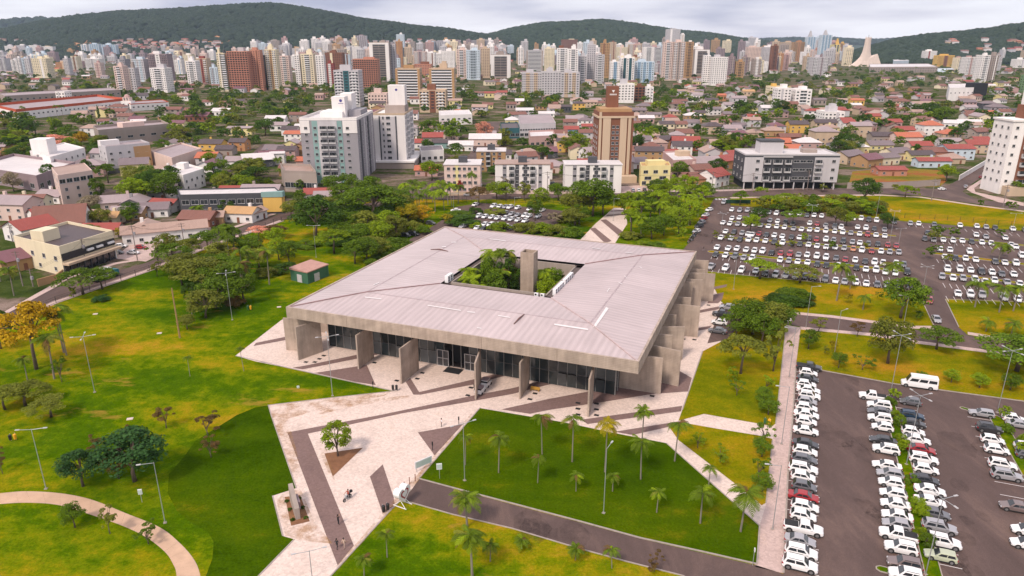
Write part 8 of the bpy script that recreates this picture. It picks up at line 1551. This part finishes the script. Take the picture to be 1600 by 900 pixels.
def wire(a, b, nm='power_line'):
    m = MB()
    for s in (-.9, 0, .9):
        n = 8; u = (b - a).normalized(); q = Vector((-u.y, u.x, 0)) * s; m.tube([a + (b - a) * (i / n) + q - Vector((0, 0, 1.4 * 4 * (i / n) * (1 - i / n))) - a for i in range(n + 1)], .022, 3, cap=False)
    o = part(nm, m, M_DARK, None, loc=tuple(a)); thing(o, 'three sagging power lines', 'between the utility poles', 'power line')
wire(U[1], U[2]); wire(U[2], U[3]); wire(U[3], U[4]); wire(V_[7], V_[6]); wire(V_[6], V_[0]); wire(V_[0], V_[2]); wire(V_[2], V_[1]); wire(V_[1], V_[3])
# tall bare brown pole in the grove
x, y = G(281, 528); m = MB(); m.tube([(0, 0, 0), (0, 0, HT(281, 528, 450))], [.22, .14], 7); o = part('wooden_pole', m, mat('old_wood', (.30, .19, .09), .9, .2, 2), None, loc=(x, y, 0)); thing(o, 'tall bare brown wooden pole', 'in front of the left grove', 'pole')
def fence(pts, h, step, desc, place, rails=2, col=None, panel=False):
    P = [Vector(G(*p)) for p in pts]; r = empty('fence', tuple(P[0])); base = P[0]; m = col or M_DARK
    pm = MB(); pm.box(0, 0, 0, .10, .10, h); pme = pm.mesh('post', [m])
    for a, b in zip(P, P[1:]):
        L = (b - a).length; n = max(1, round(L / step)); u = (b - a).normalized()
        for i in range(n): q = a + (b - a) * i / n - base; link('post', pme, r, (q.x, q.y, .02))
        for k in range(rails):
            z = .25 + (h - .35) * k / max(1, rails - 1); c = (a + b) / 2 - base; rm = MB(); rm.box(c.x, c.y, z, L, .035, .05, math.atan2(u.y, u.x), 0, True); part('rail', rm, m, r)
    thing(r, desc, place, 'fence')
fence([(-150, 528), (0, 511), (88, 474), (234, 424), (330, 386), (440, 346), (545, 322)], 2.0, 5.0, 'dark wire fence with slim posts', 'along the left street', 4)
fence([(1413, 341), (1460, 343), (1520, 348), (1600, 356), (1800, 380)], 2.1, 4.6, 'dark wire fence with slim posts', 'above the right car park', 4)
fence([(1141, 321), (1300, 333), (1408, 340)], 1.4, 4.0, 'low dark fence along the shrubs', 'above the upper car park', 3)
fence([(745, 319), (806, 317), (880, 318), (935, 325)], 2.2, 4.0, 'dark green mesh fence', 'above the back car park', 5)
fence([(968, 322), (985, 323)], 2.2, 3.0, 'dark gate frame', 'at the top of the striped path', 4); fence([(722, 314), (744, 318)], 2.2, 3.0, 'dark gate frame', 'beside the back car park', 3)
fence([(1115, 299), (1160, 297.5)], 1.8, 2.5, 'grey railing', 'before the long grey block', 4, wall('grey')); fence([(1165, 297), (1300, 294)], 1.8, 3.5, 'dark railing', 'before the long grey block', 5)
x, y = G(1153, 318); m = MB(); m.box(0, 0, .1, 11, .3, 1.6, 0); o = part('low_hedge_wall', m, mat('dark_green_screen', (.015, .05, .03), .9, .3, 2), None, loc=(x, y, 0), rz=R(-3)); thing(o, 'dark green low screen', 'beside the entrance road', 'screen')
# walls
def garden_wall(pts, h, c, desc, place, t=.25):
    P = [Vector(G(*p)) for p in pts]; r = empty('garden_wall', tuple(P[0]))
    for i, (a, b) in enumerate(zip(P, P[1:])):
        q = (a + b) / 2 - P[0]; u = b - a; m = MB(); m.box(q.x, q.y, 0, u.length - .02, t, h + .004 * i, math.atan2(u.y, u.x)); part('wall', m, wall(c), r); m = MB(); m.box(q.x, q.y, h + .004 * i, u.length, t + .12, .1, math.atan2(u.y, u.x), 0, True); part('coping', m, wall(c), r)
    thing(r, desc, place, 'wall')
garden_wall([(1323, 295), (1400, 294), (1468, 290)], 3.0, 'stain', 'long brownish boundary wall', 'before the red earth lot'); garden_wall([(1498, 282), (1548, 252), (1570, 238)], 2.6, 'white', 'pale boundary wall', 'along the diagonal street'); garden_wall([(197, 383), (250, 378), (330, 362)], 1.6, 'pink', 'low white wall', 'before the long white house'); garden_wall([(60, 448), (90, 440), (100, 432)], 2.2, 'tan', 'ochre garden wall', 'beside the cream shop building')
garden_wall([(700, 306), (760, 304), (772, 300)], 1.5, 'beige', 'low beige wall', 'before the pink block'); garden_wall([(800, 303), (862, 303), (880, 304), (960, 303)], 1.6, 'pink', 'low pinkish wall', 'before the white blocks'); garden_wall([(215, 268), (170, 272)], 2.6, 'dgrey', 'dark boundary wall', 'before the beige five-storey block')
# ---- forecourt furniture
def heart_sign():
    X, Y = G(629, 789); r = empty('heart_sign', (X, Y), R(62)); n = 28; P = []
    for i in range(n): t = 2 * math.pi * i / n; P.append((16 * math.sin(t) ** 3 / 16 * 1.5, (13 * math.cos(t) - 5 * math.cos(2 * t) - 2 * math.cos(3 * t) - math.cos(4 * t)) / 16 * 1.5))
    m = MB(); th = 1.1; z = 2.25
    for i in range(n): a, b = P[i], P[(i + 1) % n]; m.quad((a[0], -th / 2, a[1] + z), (b[0], -th / 2, b[1] + z), (b[0], th / 2, b[1] + z), (a[0], th / 2, a[1] + z)); m.tri((0, -th / 2, z), (b[0], -th / 2, b[1] + z), (a[0], -th / 2, a[1] + z)); m.tri((0, th / 2, z), (a[0], th / 2, a[1] + z), (b[0], th / 2, b[1] + z))
    part('heart_body', m, M_WHITE, r); red = mat('sign_red', (.28, .02, .03), .5)
    for s in (-1, 1):
        q = [(p[0] * .66, p[1] * .66) for p in P]; m = MB(); y = s * (th / 2 + .02)
        for i in list(range(3, 12)) + list(range(14, 26)):
            a, b = q[i], q[(i + 1) % n]; w = .26 if i < 12 else .34
            c, d = (b[0] * (1 - w), b[1] * (1 - w)), (a[0] * (1 - w), a[1] * (1 - w)); Q = [(a[0], y, a[1] + z), (b[0], y, b[1] + z), (c[0], y, c[1] + z), (d[0], y, d[1] + z)]; m.quad(*(Q if s > 0 else Q[::-1])); 
        part('heart_emblem', m, red, r)
    for x in (-.75, .75): m = MB(); m.tube([(x, -1.1, .1), (x * .6, 0, 1.05)], .045, 6); m.tube([(x, 1.1, .1), (x * .6, 0, 1.05)], .045, 6); m.box(x, 0, .05, .1, 2.5, .09, 0, 0, True); part('stand', m, M_WHITE, r)
    thing(r, 'large white three-dimensional heart with a red heart emblem', 'where the driveway meets the forecourt', 'sign')
heart_sign()
def monument():
    X, Y = G(466, 810); u = math.atan2(G(457, 764)[1] - Y, G(457, 764)[0] - X); r = empty('stone_monument', (X, Y)); A, B = Vector(G(466, 812)), Vector(G(456, 780)); A, B = A - Vector((X, Y)), B - Vector((X, Y)); d = (B - A).normalized(); B = A + d * 5.2; n = Vector((-d.y, d.x)) * .35
    m = MB(); m.prism([tuple(A - n), tuple(B - n), tuple(B + n), tuple(A + n)], 0, [2.0, 3.2, 3.2, 2.0] if True else 3); part('slab', m, M_CONC2, r); C_ = A + d * 2.4; m = MB(); m.prism([tuple(A + d * 1.4 - n * 2.1), tuple(A + d * 3.6 - n * 2.1), tuple(A + d * 3.6 - n * 1.01), tuple(A + d * 1.4 - n * 1.01)], .8, 2.1, 0, True, True); part('plaque', m, wall('mauve'), r)
    thing(r, 'tall slanting concrete slab monument', 'in the soil bed at the left of the forecourt', 'monument')
monument()
def board(px, py, w, h, z, yaw, desc, place, post=1):
    x, y = G(px, py); r = empty('sign_board', (x, y), R(yaw)); m = MB(); m.box(0, 0, z, w, .12, h, 0, 0, True); part('panel', m, M_WHITE, r); m = MB(); m.box(0, -.07, z + h * .12, w * .86, .02, h * .76, 0, 0, True); part('face', m, mat('sign_face', (.42, .50, .47), .4, .1, 1), r)
    for s in ((0,) if post == 1 else (-.4, .4)): q = MB(); q.box(s * w, .02, 0, .07, .07, z + .1); part('post', q, M_STEEL, r)
    thing(r, desc, place, 'sign')
board(662, 733, 3.4, 1.3, .7, 40, 'long low pale information board', 'at the edge of the forecourt', 2); board(687, 748, .9, 1.1, 1.8, 10, 'small white sign on a thin post', 'on the tip of the dark lawn'); board(222, 785, .6, .9, 1.5, 8, 'small white sign on a thin post', 'near the blue-green trees'); board(466, 607, .5, .5, .1, 0, 'tiny white marker', 'on the lawn left of the forecourt'); board(1176, 884, .35, .5, 2.4, 80, 'thin white sign post', 'at the corner of the dark lawn'); board(181, 400, 1.8, 3.0, .5, 20, 'dark advertising pillar', 'beside the cream shop building')
for a, c in (((717, 664), 0), ((676, 704), 0), ((649, 752), 1), ((640, 757), 1), ((632, 764), 1), ((583, 608), 0), ((741, 612), 0)):
    x, y = G(*a); m = MB(); m.tube([(0, 0, 0), (0, 0, 1.3 if c else 1.1)], .07, 6); m.tube([(0, 0, 1.2 if c else 1.05), (0, 0, 1.75 if not c else 1.35)], .13 if not c else .09, 6); o = part('bollard', m, M_DARK if not c else mat('rusty_post', (.25, .12, .08), .8, .2, 2), None, loc=(x, y, 0)); thing(o, 'slim dark post' if not c else 'short rusty post', 'at the edge of the forecourt', 'post')
def bins(px, py, yaw, cols, place):
    x, y = G(px, py)
    for i, c in enumerate(cols):
        r = empty('litter_bin', (x + (i - .5) * .75 * math.cos(R(yaw)), y + (i - .5) * .75 * math.sin(R(yaw))), R(yaw)); m = MB(); m.tube([(0, 0, .35), (0, 0, 1.25)], [.24, .28], 10); part('bucket', m, MATS['bin_' + c], r); m = MB(); m.box(0, .27, 0, .07, .07, 1.45); part('post', m, M_STEEL, r)
        m = MB(); m.tube([(0, 0, 1.25), (0, 0, 1.33)], [.29, .2], 10); part('lid', m, MATS['bin_' + c], r); thing(r, f'{c} litter bin', place, 'litter bin')
for c, v in dict(yellow=(.70, .34, .02), black=(.02, .02, .022), green=(.03, .10, .04)).items(): mat('bin_' + c, v, .5, .05, 1)
bins(1198, 664, -21, ('green', 'yellow'), 'at the corner of the golden lawn'); bins(603, 800, 40, ('black', 'black'), 'at the lawn edge near the heart sign'); bins(617, 611, 0, ('black', 'black'), 'at the tip of the left lawn'); bins(390, 485, 0, ('green', 'yellow'), 'on the lawn left of the hall'); bins(21, 689, 20, ('black', 'yellow'), 'at the left edge of the park')
def mini_train():
    X, Y = G(757, 606); r = empty('tourist_train', (X, Y), R(70))
    for k in range(2):
        m = MB(); o = -3.4 * k + 1.0; m.prism([(o - 1.3, -.75), (o + 1.3, -.75), (o + 1.3, .75), (o - 1.3, .75)], .35, [1.05, .8 if k == 0 else 1.05, .8 if k == 0 else 1.05, 1.05][::1], 0, True, True); m.box(o - .35, 0, 1.0, 1.6, 1.35, .75 if k == 0 else .5); part('car_body', m, M_WHITE, r)
        g = MB(); g.box(o - .35, 0, 1.18, 1.62, 1.37, .38, 0, 0, True); part('window', g, M_CGL, r); g = MB(); g.box(o - .35, 0, 1.76 if k == 0 else 1.52, 1.7, 1.45, .07, 0, 0, True); part('roof', g, wall('mauve'), r)
        for xx in (-.8, .85):
            for s in (-1, 1): w = MB(); w.tube([(o + xx, s * .68, .3), (o + xx, s * .82, .3)], .3, 12); part('wheel', w, M_TYRE, r)
    g = MB(); g.box(2.33, 0, .45, .04, .7, .3, 0, 0, True); part('grille', g, M_TAIL, r)
    for s in (-1, 1): g = MB(); g.disc((0, 0, 0), .12, 'y-', 8); q = part('headlight', g, M_LAMP, r, loc=(2.32, s * .5, .68), rz=math.pi / 2)
    thing(r, 'small white two-car vehicle', 'parked beside a concrete fin at the hall front', 'vehicle')
mini_train()
x, y = G(836, 611); r = empty('bench', (x, y), CYAW); m = MB(); m.box(0, 0, .42, 2.0, .5, .08, 0, 0, True); part('seat', m, mat('yellow_wood', (.42, .24, .05), .7, .1, 2), r)
for s in (-.8, .8): m = MB(); m.box(s, 0, .03, .1, .45, .4); part('leg', m, mat('yellow_wood', (.42, .24, .05)), r)
m = MB(); m.box(0, .22, .5, 2.0, .07, .4, 0, 0, True); part('backrest', m, mat('yellow_wood', (.42, .24, .05)), r); thing(r, 'small yellowish wooden bench', 'under the hall roof near the front', 'bench')
x, y = G(165, 436); r = empty('parked_truck', (x, y, .05), math.atan2(G(227, 413)[1] - G(83, 458)[1], G(227, 413)[0] - G(83, 458)[0]))
m = MB(); m.box(-1.3, 0, .9, 6.4, 2.4, 2.5, 0, 0, True); part('cargo_box', m, mat('truck_box', (.42, .40, .40), .6, .1, 1), r); m = MB(); m.prism([(2.0, -1.1), (4.1, -1.1), (4.1, 1.1), (2.0, 1.1)], .55, [2.6, 2.2, 2.2, 2.6], 0, True, True); part('cab', m, mat('truck_teal', (.02, .16, .20), .35, .05, 1), r); m = MB(); m.box(4.08, 0, 1.5, .1, 1.9, .65, 0, 0, True); part('windscreen', m, M_CGL, r)
for xx in (-3.2, -1.9, 3.0):
    for s in (-1, 1): w = MB(); w.tube([(xx, s * .9, .5), (xx, s * 1.2, .5)], .5, 14); part('wheel', w, M_TYRE, r)
m = MB(); m.box(0, 0, .55, 7.6, .9, .3, 0, 0, True); part('chassis', m, M_DARK, r); thing(r, 'grey box truck with a teal cab', 'on the left street', 'truck')
# ---- motorcycles
def motorcycle(px, py, yaw, col, desc, place, at=None):
    x, y = at or G(px, py); r = empty('motorcycle', (x, y, .05), yaw); c = mat('moto_' + col[0], col[1], .35, .05, 3, spec=.5)
    for xx in (-.68, .70): w = MB(); w.tube([(xx, -.06, .31), (xx, .06, .31)], .31, 16); w.disc((xx, -.065, .31), .2, 'y-', 10, 1); w.disc((xx, .065, .31), .2, 'y+', 10, 1); part('wheel', w, [M_TYRE, M_RIM], r)
    m = MB(); m.tube([(.70, 0, .31), (.52, 0, .72), (.40, 0, 1.02)], .045, 6); part('fork', m, M_STEEL, r); m = MB(); m.tube([(.42, 0, .85), (.20, 0, .92), (-.10, 0, .82)], [.10, .18, .10], 8); part('fuel_tank', m, c, r); m = MB(); m.tube([(0, 0, .80), (-.4, 0, .80), (-.85, 0, .88)], [.10, .15, .08], 7); part('seat', m, M_DARK, r)
    m = MB(); m.box(.05, 0, .28, .45, .3, .38, 0, 0, True); part('engine', m, M_STEEL, r); m = MB(); m.tube([(.36, -.36, 1.02), (.42, 0, 1.04), (.36, .36, 1.02)], .02, 5); part('handlebar', m, M_DARK, r); m = MB(); m.tube([(.62, 0, .88), (.70, 0, .88)], .1, 8); part('headlight', m, M_LAMP, r); m = MB(); m.box(-.95, 0, .85, .38, .36, .32, 0, 0, True); part('top_box', m, M_DARK, r)
    thing(r, desc, place, 'motorcycle'); return r
# ---- people: one skinned surface each
def person(px, py, yaw, shirt, trousers, hair, desc, place, pose='walk', at=None, z=0.05, skin=(0.36, 0.19, 0.13), s=1.0):
    V, E, Rr = [], [], []
    def add(p, r, par=None):
        V.append(Vector(p)); Rr.append(r)
        if par is not None: E.append((par, len(V) - 1))
        return len(V) - 1
    pel = add((0, 0, .95), .13); wa = add((0, .0, 1.08), .115, pel); ch = add((.01, 0, 1.30), .145, wa); nk = add((.01, 0, 1.49), .055, ch); hd = add((.025, 0, 1.58), .085, nk); hd2 = add((.025, 0, 1.68), .095, hd); add((.015, 0, 1.76), .06, hd2); add((.125, 0, 1.62), .018, hd)
    sit = pose == 'ride'
    for sd_ in (-1, 1):
        st = .26 * sd_ if pose == 'walk' else .04 * sd_
        if sit: kn, an, to = (.42, .20 * sd_, .82), (.22, .17 * sd_, .42), (.40, .17 * sd_, .38)
        else: kn, an, to = (st * .6 + .03, .10 * sd_, .50), (st, .10 * sd_, .08), (st + .17, .11 * sd_, .035)
        hp = add((0, .10 * sd_, .90), .095, pel); k = add(kn, .062, hp); a = add(an, .045, k); add(to, .035, a)
        sh = add((.01, .19 * sd_, 1.42), .062, ch)
        if sit: el, hn = (.26, .27 * sd_, 1.24), (.50, .28 * sd_, 1.20)
        elif pose == 'photo': el, hn = (.18, .26 * sd_, 1.30), (.30, .10 * sd_, 1.52)
        else: el, hn = (-.04 - st * .25, .25 * sd_, 1.16), (.08 - st * .6, .25 * sd_, .93)
        e = add(el, .042, sh); w = add(hn, .030, e); d = (Vector(hn) - Vector(el)).normalized(); pm_ = add(Vector(hn) + d * .07, .034, w)
        for f, (off, ln) in enumerate(((-.03, .075), (-.01, .09), (.01, .085), (.03, .065))): q = add(Vector(hn) + d * .11 + Vector((off, 0, 0)), .010, pm_); add(Vector(hn) + d * (.11 + ln) + Vector((off * 1.2 + .01, -.012 * sd_, 0)), .008, q)
        add(Vector(hn) + d * .06 + Vector((.055, 0, -.005)), .010, w)
    me = bpy.data.meshes.new('body'); me.from_pydata([tuple(v) for v in V], E, []); o = bpy.data.objects.new('tmp', me); COL.objects.link(o)
    md = o.modifiers.new('s', 'SKIN'); 
    for i, sv in enumerate(me.skin_vertices[0].data): sv.radius = (Rr[i] * (1.0 if i not in (1, 2) else .85), Rr[i] * (1.0 if i not in (1, 2) else 1.25)); sv.use_root = (i == 0)
    o.modifiers.new('u', 'SUBSURF').levels = 1; o.modifiers['u'].render_levels = 1
    dg = bpy.context.evaluated_depsgraph_get(); nm = bpy.data.meshes.new_from_object(o.evaluated_get(dg)); bpy.data.objects.remove(o); nm.name = 'body'; nm.materials.clear()
    key = f'{shirt}'; sk = mat('skin', skin, .6, .05, 3); sm = mat('shirt_%d_%d_%d' % tuple(int(c * 99) for c in shirt), shirt, .85, .08, 6); tm = mat('trousers_%d_%d_%d' % tuple(int(c * 99) for c in trousers), trousers, .85, .08, 6); bm_ = M_DARK
    for m_ in (sk, sm, tm, bm_): nm.materials.append(m_)
    for p in nm.polygons:
        c = p.center
        if sit: p.material_index = 0 if c.z > 1.49 or (c.x > .32 and c.z > 1.0) else 1 if c.z > .97 else 3 if c.z < .46 and c.x > .18 else 2
        else: p.material_index = 0 if (c.z > 1.49 or abs(c.y) > .215 and c.z < 1.12 or (pose == 'photo' and c.x > .2)) else 1 if c.z > .98 else 3 if c.z < .10 else 2
        p.use_smooth = True
    x, y = at or G(px, py); r = empty('person', (x, y, z), yaw); r.scale = (s,) * 3; link('body', nm, r)
    hm = MB(); 
    hm.tube([(-.03, 0, 1.58), (-.035, 0, 1.68), (.0, 0, 1.76), (.02, 0, 1.80)], [.085, .107, .09, .03], 10); hm.tube([(.02, 0, 1.74), (.07, 0, 1.765)], [.095, .05], 8); part('hair', hm, mat('hair_dark', hair, .7, .1, 4), r, smooth=True)
    for sy in (-1, 1): em = MB(); em.box(.118, .035 * sy, 1.655, .012, .022, .014, 0, 0, True); part('eye', em, M_DARK, r)
    mm_ = MB(); mm_.box(.110, 0, 1.565, .012, .05, .010, 0, 0, True); part('mouth', mm_, mat('lips', (.25, .08, .07)), r)
    thing(r, desc, place, 'person'); return r
HB = (.02, .015, .012)
person(529, 820, R(60), (.02, .02, .022), (.025, .025, .03), HB, 'person in black clothes with raised arms', 'walking on the grey paving band', 'photo'); person(527, 858, R(75), (.03, .03, .035), (.025, .025, .03), HB, 'person in dark clothes, left of a pair', 'walking at the bottom of the grey band'); person(538, 857, R(80), (.45, .33, .27), (.40, .30, .25), HB, 'person in pale beige, right of a pair', 'walking at the bottom of the grey band')
person(690, 667, R(200), (.72, .70, .74), (.04, .035, .035), HB, 'person in white shirt and dark trousers', 'standing beside the dark paving triangle', 'stand'); person(1099, 393, R(120), (.03, .03, .035), (.30, .26, .26), HB, 'person in dark top', 'on the entrance road behind the hall', 'walk'); person(1112, 381, R(120), (.05, .03, .03), (.03, .03, .035), HB, 'person in dark clothes', 'on the entrance road beside the parked cars', 'walk'); person(1290, 395, R(120), (.03, .03, .035), (.03, .03, .035), HB, 'person in black', 'between rows of the upper car park', 'walk')
person(1152, 426, R(0), (.03, .03, .035), (.03, .035, .04), HB, 'person in black', 'left of the car in the front row', 'stand'); person(1165, 427, R(180), (.05, .05, .06), (.03, .035, .04), HB, 'person in dark grey', 'right of the car in the front row', 'stand')
mx, my = G(543, 781); myaw = math.atan2(G(534, 788)[1] - G(551, 774)[1], G(534, 788)[0] - G(551, 774)[0])
motorcycle(0, 0, myaw, ('white', (.6, .6, .62)), 'white and black motorcycle with a rider', 'crossing the forecourt', at=(mx, my)); person(0, 0, myaw, (.30, .05, .03), (.03, .03, .04), (.02, .02, .02), 'motorcycle rider in a reddish top', 'on the motorcycle in the forecourt', 'ride', at=(mx - .25 * math.cos(myaw), my - .25 * math.sin(myaw)), z=.03)
for i, a in enumerate(((1087, 366), (1084, 368), (1082, 371), (1080, 373), (1078, 376), (1085, 371), (1081, 377), (1076, 380))): motorcycle(*a, UY - .35, (('black', (.02, .02, .02)), ('red', (.3, .02, .02)), ('blue', (.02, .05, .2)))[i % 3], ('black', 'red', 'blue')[i % 3] + ' parked motorcycle', 'in the cluster by the entrance road')
for px, py in ((149, 491), (249, 521), (480, 378), (203, 655), (436, 480)): x, y = G(px, py); m = MB(); m.box(0, 0, 0, 1.1, .8, .12, .3); o = part('manhole_slab', m, M_PAVE, None, loc=(x, y, .02)); thing(o, 'small pale concrete slab', 'in the left park grass', 'slab')
flush_trees()
# ------------------------------------------------------------------ the air between here and the hills
def haze():
    mb = MB(); mb.box(0, 4700, -1.6, 17000, 10600, 620)
    m = bpy.data.materials.new('haze'); m.use_nodes = True; nt = m.node_tree; nt.nodes.remove(nt.nodes['Principled BSDF'])
    v = nt.nodes.new('ShaderNodeVolumePrincipled'); v.inputs['Color'].default_value = (0.62, 0.78, 1.0, 1); v.inputs['Density'].default_value = 0.00004; v.inputs['Anisotropy'].default_value = 0.0
    nt.links.new(v.outputs[0], nt.nodes['Material Output'].inputs['Volume'])
    mb.quad((-8500, -600, -1.6), (-8500, 10000, -1.6), (8500, 10000, -1.6), (8500, -600, -1.6))
    o = part('haze', mb, m, None, stuff=True); return o
haze()
write_labels()

if 0:
    import collections
    print(collections.Counter(o.name.split('.')[0] for o in bpy.data.objects if o.parent is None).most_common(14))
    n = 0
    for r in REG:
        if len(r[0]['label'].split()) > 16: 
            n += 1
            if 1: print(len(r[0]['label'].split()), r[0]['label'])
